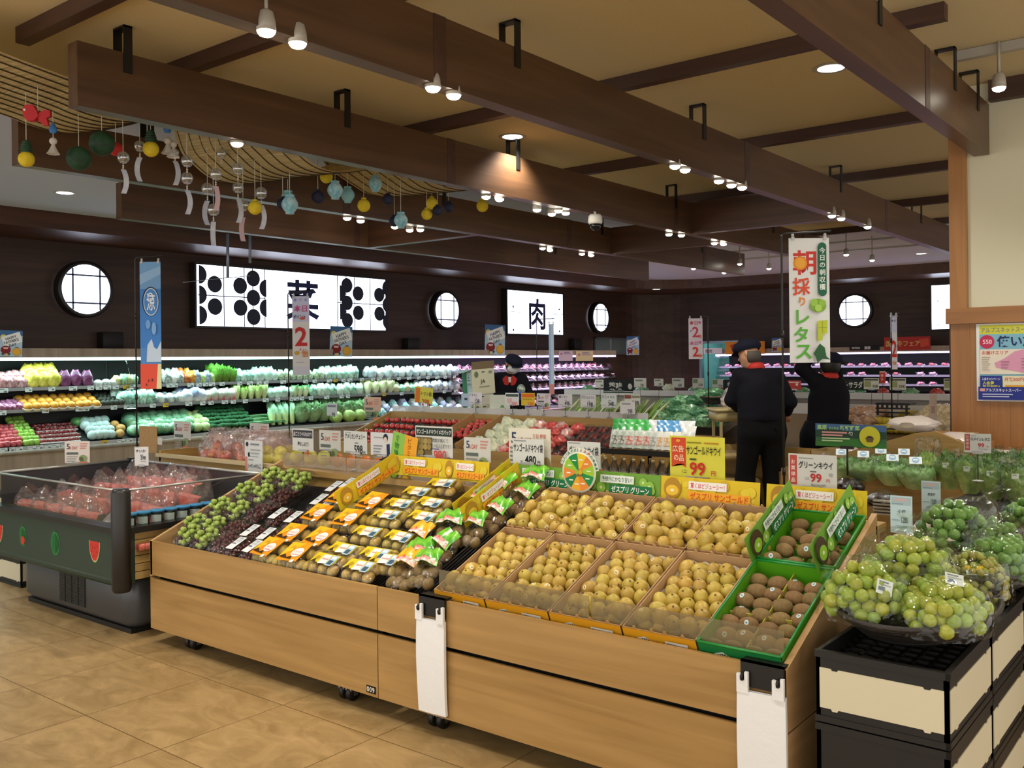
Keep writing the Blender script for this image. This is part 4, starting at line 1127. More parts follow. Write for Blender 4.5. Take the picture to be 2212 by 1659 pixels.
def melon_bag(seed):
 t = thing('watermelon_bag', 'x', 'bagged watermelon')
 mb = MB(); n = 10; R = 0.132; L = 0.12
 an = [-1.45 + 1.25 * i / n for i in range(n + 1)]
 mb.prism([(-0.09, 0.145)] + [(-0.09 + R * math.cos(a), 0.145 + R * math.sin(a)) for a in an], 1, -L / 2, L / 2, FLESH); mb.obj('flesh', t)
 mb = MB(); arc = [(-0.09 + R * math.cos(a), 0.145 + R * math.sin(a)) for a in an]
 arc2 = [(-0.09 + R * 1.10 * math.cos(a), 0.145 + R * 1.10 * math.sin(a)) for a in reversed(an)]
 mb.prism(arc + arc2, 1, -L / 2, L / 2, RIND); mb.obj('rind', t)
 rr = random.Random(seed); ph = rr.uniform(0, 6)
 def fn(u, v):
  a = 2 * PI * u
  b = (math.sin(PI * min(1, max(0.02, v * .75))) ** 0.4) * (1 - 0.55 * max(0, v - 0.55))
  wr = 1 + 0.10 * math.sin(4 * a + ph + 4 * v) + 0.07 * math.sin(9 * a + 7 * v + ph)
  return (0.13 * math.cos(a) * b * wr, 0.115 * math.sin(a) * b * wr, 0.005 + v * (0.22 + 0.03 * math.sin(3 * a + ph)))
 mb = MB(); mb.grid(fn, 26, 12, BAGF); mb.obj('clear_bag', t)
 return t
mbag = None; cnt = 0
for row, (yy, z, xs) in enumerate(((3.02, 0.55, (-6.66, -6.44, -6.23, -6.02, -5.82)), (3.28, 0.58, (-6.6, -6.36, -6.12, -5.88, -5.66, -5.48)), (3.5, 0.63, (-6.5, -6.28, -6.05, -5.84, -5.64, -5.47)), (3.66, 0.68, (-6.35, -6.1, -5.9, -5.7)))):
 for k, x in enumerate(xs):
  cnt += 1
  lab = 'clear bag with a watermelon wedge, %s in the %s row of the chest cooler' % (nth(k + 1), nth(row + 1))
  if mbag is None: mbag = melon_bag(4); o = mbag
  else: o = copy_tree(mbag)
  o.location = (x, yy, z); o.rotation_euler = (rnd.uniform(-.1, .1), rnd.uniform(-.1, .1), YAW + rnd.uniform(-.3, .3)); o['label'] = lab; o['group'] = 'bagged watermelon wedges'
def flat_pack():
 t = thing('melon_tray', 'x', 'cut fruit tray')
 mb = MB(); rr = random.Random(2)
 for i in range(4):
  for j in range(3): mb.rbox(-0.085 + i * 0.043, -0.06 + j * 0.041, 0.008, -0.048 + i * 0.043, -0.024 + j * 0.041, 0.045, 0.006, FLESH, RZ(rr.uniform(-.05, .05)))
 mb.obj('fruit', t); shell(0.19, 0.14, 0.055).obj('clear_pack', t)
 return t
fp = None; k = 0
for i in range(5):
 for j in range(2):
  k += 1
  if fp is None: fp = flat_pack(); o = fp
  else: o = copy_tree(fp)
  o.location = (-6.0 + i * 0.2 if j == 0 else -5.55 + (i % 2) * 0.2, 2.99 - 0.0 if j == 0 else 3.12 + (i // 2) * 0.16, 0.525 if j == 0 else 0.545 + 0.0 * i)
  if j == 0: o.location.y = 2.985; o.location.z = 0.525
  o['label'] = 'flat clear tray of cut watermelon, %s of those lying in the chest cooler' % nth(k); o['group'] = 'trays of cut watermelon'
t = thing('fruit_cup', 'x', 'fruit cup')
mb = MB(); mb.lathe([(0.0, 0.0), (0.034, 0.0), (0.04, 0.07), (0.041, 0.08)], P('#1d2422', 0.3), 18); mb.obj('cup', t)
mb = MB(); mb.lathe([(0.044, 0.078), (0.045, 0.088), (0.042, 0.092), (0.0, 0.092)], P('#3f8fc4', 0.35), 18); mb.obj('lid', t)
mb = MB(); mb.grid(lambda u, v: (0.0405 * math.sin(u * 1.6 - .8), -0.0405 * math.cos(u * 1.6 - .8), 0.02 + v * 0.045), 6, 1, paper('#cfd6d2')); mb.obj('paper_label', t)
for i in range(10):
 o = t if i == 0 else copy_tree(t)
 o.location = (-5.235, 2.93 + i * 0.088, 0.652); o.rotation_euler = (0, 0, 0.9)
 o['label'] = 'dark fruit cup with blue lid, %s from the corner post in its row' % nth(i + 1); o['group'] = 'blue-lidded fruit cups'
mb = MB(); mb.box(-5.29, 2.88, 0.522, -5.185, 3.75, 0.650, P('#d5d9d4', 0.4)); mb.obj('cup_riser', label='pale riser carrying the row of blue-lidded cups', cat='riser')
# == CRATES AND PLUM BASKETS, RIGHT
CREAMP = P('#d2cbb0', 0.6); CRB = P('#141312', 0.5)
def crate(front_panel):
 t = thing('stacking_crate', 'x', 'crate')
 W, L, H = 0.395, 0.555, 0.226
 mb = MB()
 mb.box(-W / 2, 0, 0.0, W / 2, L, 0.012, CRB)
 for (a, b_, c, d) in ((-W / 2, 0, W / 2, 0.014), (-W / 2, L - 0.014, W / 2, L), (-W / 2, 0, -W / 2 + 0.014, L), (W / 2 - 0.014, 0, W / 2, L)):
  mb.box(a, b_, 0, c, d, H, CRB)
 mb.box(-W / 2 - 0.004, -0.004, H - 0.022, W / 2 + 0.004, 0.012, H, CRB); mb.box(-W / 2 - 0.004, -0.004, 0.0, W / 2 + 0.004, 0.008, 0.02, CRB)
 mb.box(W / 2 - 0.008, -0.004, H - 0.022, W / 2 + 0.004, L + 0.004, H, CRB); mb.box(W / 2 - 0.008, -0.004, 0, W / 2 + 0.004, L, 0.02, CRB)
 for k in range(9): mb.box(-W / 2 + 0.014, 0.03 + k * 0.058, H - 0.05, W / 2 - 0.014, 0.045 + k * 0.058, H - 0.04, CRB)
 for k in range(7): mb.box(-W / 2 + 0.03 + k * 0.052, 0.014, H - 0.05, -W / 2 + 0.042 + k * 0.052, L - 0.014, H - 0.04, CRB)
 mb.obj('crate_body', t)
 def panel(L0):
  n = [(0.012, 0.045), (0.12 * L0, 0.045), (0.13 * L0, 0.038), (0.17 * L0, 0.038), (0.18 * L0, 0.045), (0.82 * L0, 0.045), (0.83 * L0, 0.038), (0.87 * L0, 0.038), (0.88 * L0, 0.045), (L0 - 0.012, 0.045),
             (L0 - 0.012, 0.172), (0.88 * L0, 0.172), (0.87 * L0, 0.166), (0.83 * L0, 0.166), (0.82 * L0, 0.172), (0.18 * L0, 0.172), (0.17 * L0, 0.166), (0.13 * L0, 0.166), (0.12 * L0, 0.172), (0.012, 0.172)]
  return n
 if front_panel:
  mb = MB(); mb.prism([(a - W / 2, b_) for a, b_ in panel(W)], 1, -0.003, 0.001, CREAMP); mb.obj('front_panel', t, label='cream front panel')
 mb = MB(); mb.prism(panel(L), 0, W / 2 - 0.001, W / 2 + 0.003, CREAMP); mb.obj('side_panel', t, label='cream side panel')
 return t
ca, cb = crate(True), crate(False)
CXC = -0.717 - 0.1975
for st in range(3):
 for lv in range(3):
  src = ca if lv == 2 or st else cb
  if st == 0 and lv == 2: o = ca
  elif st == 0 and lv == 1: o = cb
  else: o = copy_tree(src)
  o.location = (CXC, YF + st * 0.567, lv * 0.231)
  o['label'] = 'black crate with cream panels, %s of the %s stack from the front' % (('bottom', 'middle', 'top')[lv], nth(st + 1)); o['group'] = 'black and cream stacking crates'
for lv in range(3):        # the crates just seen behind the cooler on the left
 o = copy_tree(ca); o.location = (-7.28, 3.12, lv * 0.231 if lv < 2 else 0.462); o['label'] = 'black and cream crate left of the chest cooler, %s of its stack' % ('bottom', 'middle', 'top')[lv]; o['group'] = 'black and cream stacking crates'
BASK = P('#2a2623', 0.55, bump=0.4, bscale=120)
def basket(cx, cy, rx, ry, z, h, lab):
 t = thing('oval_basket', lab, 'basket', (cx, cy, z))
 mb = MB(); n = 48
 mb.lathe([(0.0, 0.0), (0.68, 0.0), (0.86, h * 0.45), (1.0, h), (1.03, h + 0.004), (1.03, h - 0.012), (0.985, h - 0.012), (0.84, h * 0.45), (0.66, 0.010), (0.0, 0.010)], BASK, n, SC(rx, ry, 1), fn=lambda a, i: 1 + 0.006 * math.sin(24 * a))
 mb.obj('woven_bowl', t)
 mb = MB(); mb.tube([(rx * 1.02 * math.cos(2 * PI * i / 40), ry * 1.02 * math.sin(2 * PI * i / 40), h) for i in range(41)], 0.009, BASK, 8, caps=False); mb.obj('rim', t)
 mb = MB()
 for k in range(3): mb.tube([(rx * (0.74 + 0.09 * k) * math.cos(2 * PI * i / 40), ry * (0.74 + 0.09 * k) * math.sin(2 * PI * i / 40), h * (0.2 + 0.26 * k)) for i in range(41)], 0.006, BASK, 6, caps=False)
 mb.obj('woven_bands', t)
 return t
b1 = basket(-0.915, 3.36, 0.245, 0.385, 0.700, 0.085, 'black oval woven basket of yellow-green plums nearest the camera')
b2 = basket(-0.905, 4.20, 0.245, 0.40, 0.700, 0.085, 'black oval woven basket of dark green plums behind the first')
b3 = basket(-0.86, 5.02, 0.22, 0.26, 0.737, 0.085, 'black oval woven basket farthest back with a bag of plums')
PLUM_Y = P('#93a338', 0.38, vary=0.14, hue=0.03, second='#a2b04a', nscale=45); PLUM_G = P('#5f8c3a', 0.42, vary=0.12, hue=0.012, second='#6d9848', nscale=45); PLUM_S = P('#9a9a48', 0.42, vary=0.15, hue=0.03)
CLEARP = film('#f8faf6', 0.025, 0.06, 0.8, 20)
def plum_me(mat, r):
 mb = MB(); mb.lathe([(0, -r), (r * .55, -r * .86), (r * .9, -r * .45), (r, 0), (r * .9, r * .48), (r * .55, r * .85), (r * .12, r * .93), (0, r * .86)], mat, 14); return mb.mesh('plum')
PME = {'y': plum_me(PLUM_Y, 0.0225), 'g': plum_me(PLUM_G, 0.0225), 's': plum_me(PLUM_S, 0.013)}
def plum_bag(kind, loc, rx, ry, h, seed, lab, nmax, tie=True, lean=(0, 0)):
 """a tied clear bag lying full of plums; every plum is its own part"""
 r = {'y': 0.0225, 'g': 0.0225, 's': 0.013}[kind]
 t = thing('plum_bag', lab, 'bagged plums', loc); t['group'] = 'bags of green plums'
 rr = random.Random(seed); pts = []
 def inside(x, y, z):
  q = (x / (rx - r)) ** 2 + (y / (ry - r)) ** 2
  return q <= 1 and r <= z <= r + (h - 2 * r) * math.sqrt(max(0, 1 - q * 0.9)) + 1e-4
 sp = 1.86 * r
 cand = []
 k = 0
 z = r
 while z < h:
  off = (k % 2) * sp / 2
  nx = int(rx / sp) + 2
  for i in range(-nx, nx + 1):
   for j in range(-int(ry / sp) - 2, int(ry / sp) + 3):
    x = i * sp + off + (j % 2) * sp / 2 + rr.uniform(-.003, .003); y = j * sp * 0.87 + off * .6 + rr.uniform(-.003, .003); zz = z + rr.uniform(-.003, .003)
    if inside(x, y, zz): cand.append((x, y, zz))
  z += sp * 0.80; k += 1
 def depth(c):
  q = (c[0] / (rx - r)) ** 2 + (c[1] / (ry - r)) ** 2
  top = r + (h - 2 * r) * math.sqrt(max(0, 1 - q * 0.9))
  return min(top - c[2], (1 - math.sqrt(q)) * rx)
 cand.sort(key=depth)
 for c in cand[:nmax]:
  o = inst(PME[kind], 'plum', t, loc=c, rot=(rr.uniform(-1, 1), rr.uniform(-1, 1), 0), scale=rr.uniform(.92, 1.08))
 ph = [rr.uniform(0, 6.3) for _ in range(4)]
 def fn(u, v):
  a = 2 * PI * u
  if v < 0.72:
   w = v / 0.72
   q = math.cos(w * PI / 2) ** 0.55 if w < 1 else 0.0
   zz = (h + 0.006) * math.sin(w * PI / 2) ** 0.85
   q = max(q, 0.10)
  else:
   w = (v - 0.72) / 0.28
   q = 0.10 - 0.05 * math.sin(PI * w) + 0.12 * w * w
   zz = h + 0.006 + w * 0.055
  wr = 1 + 0.035 * math.sin(6 * a + ph[0] + 5 * v) + 0.025 * math.sin(13 * a + ph[1] - 8 * v)
  return (q * (rx + 0.006) * math.cos(a) * wr + lean[0] * v * v * .2, q * (ry + 0.006) * math.sin(a) * wr + lean[1] * v * v * .2, zz + 0.002 + 0.006 * math.sin(5 * a + ph[2]) * v)
 mb = MB(); mb.grid(fn, 36, 18, CLEARP); mb.obj('clear_bag', t)
 return t
def paper_tag(parent, loc, w, h, rot, els, col='#dfe6ea'):
 mb = MB(); board(mb, w, h, col, 0.0008); draw(mb, els, w / 100, -w / 2, h); mb.obj('price_label', parent, loc=loc, rot=rot)
LAB = [('r', 12, 12, 60, 10, '#7d8790'), ('r', 12, 34, 76, 6, '#9aa3ab'), ('r', 12, 52, 40, 26, '#70808c')]
q = plum_bag('y', (-1.02, 3.15, 0.765), 0.15, 0.15, 0.185, 1, 'clear bag of yellow-green plums at the near corner of the front basket', 100)
paper_tag(q, (0.085, -0.09, 0.10), 0.05, 0.05, (-0.6, 0.3, 0.5), LAB)
q = plum_bag('y', (-0.79, 3.20, 0.755), 0.145, 0.20, 0.165, 2, 'clear bag of yellow-green plums overhanging the crate edge of the front basket', 100)
paper_tag(q, (0.04, -0.03, 0.145), 0.055, 0.05, (-1.0, 0.2, 0.4), LAB)
plum_bag('y', (-0.96, 3.42, 0.775), 0.17, 0.16, 0.235, 3, 'clear bag of yellow plums topping the heap in the front basket', 100)
plum_bag('y', (-1.06, 3.33, 0.77), 0.09, 0.11, 0.16, 7, 'clear bag of green plums beside the wooden display board in the front basket', 50)
q = plum_bag('s', (-0.79, 3.60, 0.765), 0.12, 0.12, 0.17, 4, 'clear bag of small yellowish plums behind the front basket heap', 100)
paper_tag(q, (0.03, -0.08, 0.10), 0.07, 0.035, (-0.7, 0.0, 0.5), [('r', 0, 0, 100, 20, '#d8b728'), ('r', 10, 26, 80, 8, '#6d7a90'), ('r', 10, 38, 60, 8, '#6d7a90')])
plum_bag('g', (-0.97, 4.08, 0.765), 0.17, 0.21, 0.28, 5, 'clear bag of dark green plums heaped highest in the second basket', 95, lean=(1.0, 0))
plum_bag('g', (-0.78, 4.02, 0.765), 0.13, 0.20, 0.18, 6, 'clear bag of dark green plums at the open edge of the second basket', 80)
plum_bag('g', (-0.88, 4.38, 0.765), 0.13, 0.14, 0.18, 8, 'clear bag of dark green plums at the back of the second basket', 60)
plum_bag('g', (-0.82, 5.0, 0.80), 0.15, 0.17, 0.17, 9, 'clear bag of green plums in the farthest basket at the picture edge', 80)
# lettuce table behind the baskets
LEAFM = {}
def leaf_mat(lo, hi, z0, z1, rough=0.5):
 key = (lo, hi, z0, z1)
 if key in LEAFM: return LEAFM[key]
 m, nt, b, L = shader('leaf'); tc = nt.nodes.new('ShaderNodeTexCoord'); sp = nt.nodes.new('ShaderNodeSeparateXYZ'); L(tc.outputs['Object'], sp.inputs[0])
 n = nt.nodes.new('ShaderNodeTexNoise'); n.inputs['Scale'].default_value = 28; n.inputs['Detail'].default_value = 4; L(tc.outputs['Object'], n.inputs['Vector'])
 mr = nt.nodes.new('ShaderNodeMapRange'); mr.inputs['From Min'].default_value = z0; mr.inputs['From Max'].default_value = z1; L(sp.outputs['Z'], mr.inputs['Value'])
 ad = nt.nodes.new('ShaderNodeMath'); ad.operation = 'MULTIPLY_ADD'; ad.inputs[1].default_value = 1.4; ad.inputs[2].default_value = -0.7; L(n.outputs['Fac'], ad.inputs[0])
 a2 = nt.nodes.new('ShaderNodeMath'); a2.operation = 'ADD'; a2.use_clamp = True; L(mr.outputs[0], a2.inputs[0]); L(ad.outputs[0], a2.inputs[1])
 mi = nt.nodes.new('ShaderNodeMix'); mi.data_type = 'RGBA'; mi.inputs[6].default_value = (*srgb(lo), 1); mi.inputs[7].default_value = (*srgb(hi), 1); L(a2.outputs[0], mi.inputs['Factor'])
 oi = nt.nodes.new('ShaderNodeObjectInfo'); hs = nt.nodes.new('ShaderNodeHueSaturation'); m2 = nt.nodes.new('ShaderNodeMapRange'); m2.inputs['To Min'].default_value = .85; m2.inputs['To Max'].default_value = 1.15
 L(oi.outputs['Random'], m2.inputs['Value']); L(m2.outputs[0], hs.inputs['Value']); L(mi.outputs[2], hs.inputs['Color']); L(hs.outputs[0], b.inputs['Base Color']); b.inputs['Roughness'].default_value = rough
 LEAFM[key] = m
 return m
def head(h, r, mat, seed, open_=1.25, layers=4, n=44):
 """a head of leaves: separate curved, ruffled blades in whorls round a core"""
 rr = random.Random(seed); mb = MB()
 for k in range(layers):
  nl = 7 - k; f = 1 - 0.17 * k
  for j in range(nl):
   a0 = 2 * PI * (j + 0.5 * (k % 2)) / nl + rr.uniform(-.12, .12); hh = h * rr.uniform(.86, 1.06) * (0.86 + .05 * k); ph = rr.uniform(0, 6)
   def fn(u, v, a0=a0, hh=hh, ph=ph, f=f):
    q = math.sin(min(1.0, .30 + .8 * v) * PI / 2) * (1 - (1.6 - open_) * .9 * max(0, v - .6) ** 1.5)
    wd = (.45 + .75 * math.sin(PI * min(1, v * .72 + .12))) * (1 if v < .92 else .8)
    a = a0 + (u - .5) * wd * 1.5
    edge = abs(u - .5) * 2
    rad = r * f * q * (1 - .10 * edge + .08 * math.sin(17 * v + ph) * edge * v + .05 * math.sin(25 * u + ph) * v)
    return (rad * math.cos(a), rad * math.sin(a), hh * (v - .10 * edge * edge * v) + .008 * math.sin(19 * u + ph) * v)
   mb.grid(fn, 8, 9, mat)
 mb.lathe([(r * .3, 0), (r * .42, h * .3), (r * .4, h * .7), (0, h * .86)], mat, 14)
 return mb
def bag_around(h, r, seed, extra=0.06, mat=None):
 rr = random.Random(seed); ph = rr.uniform(0, 6.3)
 def fn(u, v):
  a = 2 * PI * u
  q = (0.5 + 0.5 * math.sin(min(1, v * 1.6) * PI / 2)) * (1 - 0.35 * max(0, v - .7))
  wr = 1 + 0.05 * math.sin(5 * a + ph + 4 * v) + 0.04 * math.sin(11 * a + 9 * v + ph)
  return ((r * 1.1) * q * wr * math.cos(a), (r * 1.1) * q * wr * math.sin(a), 0.001 + v * (h + extra) * (1 + 0.04 * math.sin(3 * a + ph)))
 mb = MB(); mb.grid(fn, 26, 14, mat or CLEARB); return mb
TZ = 0.735
t = thing('lettuce_table', 'pale low table with black stepped risers carrying bagged lettuce', 'table', (-1.42, 4.75, 0))
mb = MB(); mb.box(0, 0, TZ - 0.03, 1.9, 1.35, TZ, P('#b9ad98', 0.6)); mb.box(0.02, 0.02, 0, 1.88, 1.33, TZ - 0.03, P('#6d5c45', 0.6)); mb.obj('table_body', t)
mb = MB(); mb.box(0.10, 0.36, TZ, 1.9, 1.3, TZ + 0.09, P('#15131a', 0.85)); mb.obj('black_riser', t)
RZt = TZ + 0.09
def baggedhead(name, cat, px, py, dy, h, r, lo, hi, lab, group, seed, z=None, tilt=(0, 0, 0), open_=1.25, lay=4):
 p = at(px, py, z=z if z else RZt)
 t = thing(name, lab, cat, (p.x, p.y + dy, z if z else RZt), tilt, group)
 head(h, r, leaf_mat(lo, hi, 0.0, h), seed, open_, lay).obj('leaves', t)
 bag_around(h, r * 1.02, seed, 0.015).obj('clear_bag', t)
 return t
for i, (px, py) in enumerate(((2046, 1058), (2092, 1068), (2142, 1080), (2196, 1088))):
 q = baggedhead('romaine_lettuce', 'lettuce', px, py, 0.05, 0.225, 0.085, '#b4c878', '#4a7d30', 'bagged romaine lettuce standing on the black riser, %s from the napa cabbage' % nth(i + 1), 'bagged romaine lettuces', 10 + i)
 paper_tag(q, (0.0, -0.08, 0.135), 0.035, 0.028, (0, 0, 0.2), [('r', 10, 10, 60, 20, '#9fb0a8')], '#e4ebe2')
for i, (px, py) in enumerate(((2070, 1042), (2118, 1052), (2165, 1060), (2205, 1064))):
 baggedhead('romaine_lettuce', 'lettuce', px, py, 0.20, 0.225, 0.085, '#b4c878', '#4a7d30', 'bagged romaine lettuce in the back row on the black riser, %s from the napa cabbage' % nth(i + 1), 'bagged romaine lettuces', 20 + i)
q = baggedhead('napa_cabbage', 'cabbage', 2000, 1046, 0.06, 0.20, 0.07, '#d3dca8', '#8fb84a', 'pale green napa cabbage in a tall clear bag beside the romaine', None, 31, open_=0.9)
mb = MB(); mb.lathe([(0.072, 0.20), (0.078, 0.25), (0.06, 0.285), (0.066, 0.29)], CLEARB, 20, fn=lambda a, i: 1 + .12 * math.sin(5 * a + i)); mb.obj('bag_top', q)
for i, (px, py) in enumerate(((1975, 1058), (1925, 1050), (1862, 1040), (1815, 1034), (1900, 1030), (1950, 1034))):
 q = baggedhead('head_lettuce', 'lettuce', px, py, 0.05, 0.15, 0.115, '#b4d09a', '#62984f', 'bagged round lettuce with pale blue label, %s along the near edge' % nth(i + 1), 'bagged round lettuces', 40 + i, open_=0.9, lay=3)
 paper_tag(q, (0.01, -0.05, 0.155), 0.07, 0.05, (-0.7, 0, 0.3), [('c', 50, 34, 30, '#8fb2cf'), ('r', 30, 26, 40, 10, '#f0f4f6')], '#d7e2ea')
EGG = P('#221a28', 0.2, coat=0.5)
for i, (px, py) in enumerate(((1832, 1072), (1905, 1108))):
 p = at(px, py, z=TZ)
 t = thing('eggplant_bag', 'clear bag of dark eggplants, %s beside the green kiwi tray' % ('one farther' if i == 0 else 'one nearer'), 'eggplants', (p.x, p.y, TZ))
 mb = MB()
 for k in range(5): mb.ball((-0.07 + 0.035 * k, 0.01 * (k % 2), 0.06 + 0.02 * (k % 2)), (0.033, 0.085, 0.033), EGG, 14, 10, RZ(0.2 * k - .4))
 mb.obj('eggplants', t); pouch(0.24, 0.24, 0.14, 5 + i, CLEARB, 0.3).obj('clear_bag', t)
p = at(1903, 1118, z=TZ)
t = thing('tray_stack', 'stack of shiny clear plastic trays beside the wooden display end', 'tray stack', (p.x, p.y + 0.12, TZ))
mb = MB()
for k in range(5): mb.rbox(-0.07, -0.05, 0.018 * k, 0.07, 0.05, 0.018 * k + 0.012, 0.012, P('#a9a49a', 0.2, 0.3))
mb.obj('trays', t)
t = thing('display_end', 'gabled plywood end board of the wooden display behind the lettuce', 'display stand', (0, 6.45, 0))
pts = [at(px, py, y=6.45) for px, py in ((1690, 1010), (1800, 985), (1975, 936), (2022, 931), (2125, 975), (2200, 1012))]
OAKE = wood('#86693a', '#ab8a52', 0, 0.7, 0.5)
mb = MB(); mb.prism([(-2.72, 0.1)] + [(a.x, a.z) for a in pts] + [(-1.12, 0.1)], 1, -0.02, 0.02, OAKE); mb.obj('end_board', t)
mb = MB(); mb.box(-2.70, 0.02, 0.1, -1.2, 0.6, 0.80, P('#5b4526', 0.6)); mb.obj('stand_body', t)
for i, (px, py, w, h, c) in enumerate(((1790, 992, .30, .10, '#a58d62'), (1700 + 340, 955, .26, .09, '#b28a56'), (2085, 968, .2, .05, '#a9784a'))):
 p = at(px, py, y=6.62)
 mb = MB(); c_ = P(c, 0.75)
 mb.box(-w / 2, 0, -0.18, w / 2, 0.005, h / 2, c_); mb.box(-w / 2, 0.32, -0.18, w / 2, 0.325, h / 2, c_); mb.box(-w / 2, 0, -0.18, -w / 2 + 0.005, 0.32, h / 2, c_); mb.box(w / 2 - 0.005, 0, -0.18, w / 2, 0.32, h / 2, c_); mb.box(-w / 2, 0, -0.18, w / 2, .32, -0.17, c_)
 mb.obj('cardboard_box', loc=(p.x, p.y + 0.05, p.z), label='open cardboard box behind the gabled end board, %s' % ('with printed vegetables', 'near its peak', 'on its falling side')[i], cat='box')
WHP = film('#ffffff', 0.2, 0.2, 0.9, 25, haze=0.5, hazecol='#e8ddd8')
for i, (px, py, w, h) in enumerate(((1975, 915, .34, .12), (2075, 950, .3, .12), (2150, 985, .34, .10), (1835, 975, .16, .08))):
 p = at(px, py, y=6.7)
 pouch(w, w, h, 70 + i, WHP, 0.4, 24, 0.14).obj('plastic_wrap', loc=(p.x, p.y, p.z - h / 2), label='crumpled clear plastic bag behind the gabled end board, %s' % ('highest one', 'beside the timber wall', 'lowest one near the romaine', 'by the printed cardboard box')[i], cat='plastic bag')
# == LIT SIGNS ON THE DARK WALLS
GLOWW = glow('#e2e9ff', 4.0)
NAVY = P('#1d2740', 0.6)
WX = -12.56
def wall_frame(y, z):
 """frame on the left wall: local x runs along +Y, local -Y faces the shop (+X)"""
 return TR(WX + 0.16, y, z) @ RZ(PI / 2)
class FlatEls:
 pass
def lit_sign(M, w, h, els, lab, name='lightbox_sign', depth=0.14):
 t = thing(name, lab, 'sign'); t.matrix_world = M
 mb = MB(); e = 0.03
 mb.box(-w / 2 - e, 0.006, -h / 2 - e, w / 2 + e, depth, h / 2 + e, DARK); mb.obj('housing', t)
 mb = MB(); mb.box(-w / 2, 0, -h / 2, w / 2, 0.006, h / 2, GLOWW); mb.obj('lit_face', t)
 mb = MB(); draw(mb, els, w / 100, -w / 2, h / 2, y0=-0.001, step=0.002, matf=lambda c: P(c, 0.7)); mb.obj('dark_artwork', t)
 return t
def wall_y(px, py): return at(px, py, x=WX + 0.16)
a = wall_y(425, 573); b = wall_y(833, 714)
w = b.y - a.y; yc = (a.y + b.y) / 2; zt = 3.12; zb = 2.20; h = zt - zb
els = []
H = 100 * h / w
def vb(x, wd=.45): els.append(('r', x - wd / 2, 0, wd, H, '#39415a'))
for x in (12, 21.5, 25.6, 31.5, 70.5, 75.5, 80.5, 90): vb(x)
for x0, x1 in ((0, 31.5), (70.5, 100)): els.append(('r', x0, H / 2 - .2, x1 - x0, .4, '#39415a'))
R = 3.3
for (cx, cy) in ((7.5, H * .31), (7.5, H * .68), (19.2, H * .31), (19.2, H * .68), (25.4, H * .17), (25.4, H * .5), (25.4, H * .83), (75.5, H * .17), (75.5, H * .5), (75.5, H * .83), (82, H * .31), (82, H * .68), (95, H * .31), (95, H * .68)):
 els.append(('c', cx, cy, R, '#20273c'))
for cx, cys, sgn in ((0, (.17, .5, .83), 1), (31.3, (.33, .67), -1), (70.7, (.33, .67), 1), (100, (.17, .5, .83), -1)):
 for q in cys:
  pts = [(cx + sgn * R * 1.05 * math.cos(-PI / 2 + PI * i / 14), H * q + R * 1.1 * math.sin(-PI / 2 + PI * i / 14)) for i in range(15)]
  els.append(('p', pts if sgn > 0 else pts, '#20273c'))
els.append(('t', '菜', 41, H * .14, H * .72, '#1c2a5a', 20, 0.05))
lit_sign(TR(WX + 0.16, yc, (zt + zb) / 2) @ RZ(PI / 2), w, h, els, 'long lit vegetable sign with dark dots and one brush character')
a = wall_y(1097, 631); b = wall_y(1216, 722)
w = b.y - a.y; h = 0.92; H = 100 * h / w
els = [('r', x - .3, 0, .6, H, '#5a78b0') for x in (9, 21, 80, 91)] + [('r', 0, H / 2 - .3, 21, .6, '#5a78b0'), ('r', 80, H / 2 - .3, 20, .6, '#5a78b0')]
els += [('c', cx, cy, 1.3, '#1c2a5a') for cx in (8, 92) for cy in (H * .38, H * .92)] + [('t', '肉', 35, H * .16, H * .74, '#1c2a5a', 32, 0.04)]
lit_sign(TR(WX + 0.16, (a.y + b.y) / 2, 2.665) @ RZ(PI / 2), w, h, els, 'square lit meat sign with one brush character')
def round_sign(M, r, lab):
 t = thing('round_lit_window', lab, 'sign'); t.matrix_world = M
 mb = MB(); mb.lathe([(r, -0.004), (r + 0.045, -0.012), (r + 0.05, 0.0), (r + 0.05, 0.13), (r, 0.13)], DARK, 40, RX(-PI / 2), caps=False); mb.obj('round_frame', t)
 mb = MB(); mb.lathe([(r + 0.003, 0.0), (0.0, -0.001)], GLOWW, 40, RX(-PI / 2)); mb.obj('lit_face', t)
 mb = MB(); q = r * .56; L = math.sqrt(r * r - q * q)
 for s in (-1, 1):
  mb.box(s * q - 0.011, -0.012, -L, s * q + 0.011, -0.004, L, P('#4a5878', 0.6)); mb.box(-L, -0.012, s * q - 0.011, L, -0.004, s * q + 0.011, P('#4a5878', 0.6))
 mb.obj('lattice', t)
for px, py, r, lab in ((186.5, 625, 0.335, 'round lit lattice window nearest on the dark wall'), (966, 670, 0.335, 'round lit lattice window between the vegetable and meat signs'), (1298, 686, 0.33, 'round lit lattice window right of the meat sign near the corner')):
 p = wall_y(px, py); round_sign(TR(WX + 0.16, p.y, p.z) @ RZ(PI / 2), r, lab)
p = at(1846, 671, y=21.34); round_sign(TR(p.x, 21.34, p.z), 0.34, 'round lit lattice window on the back wall behind the lettuce banner')
a = at(2012, 617, y=21.34); b = at(2130, 708, y=21.34)
w = b.x - a.x; h = a.z - b.z; H = 100 * h / w
lit_sign(TR((a.x + b.x) / 2, 21.34, (a.z + b.z) / 2), w, h, [('r', 0, H * .5, 100, .6, '#5a78b0'), ('c', 12, H * .36, 1.2, '#4a5a78'), ('c', 12, H * .9, 1.2, '#4a5a78')], 'square lit sign on the back wall cut off by the timber wall')
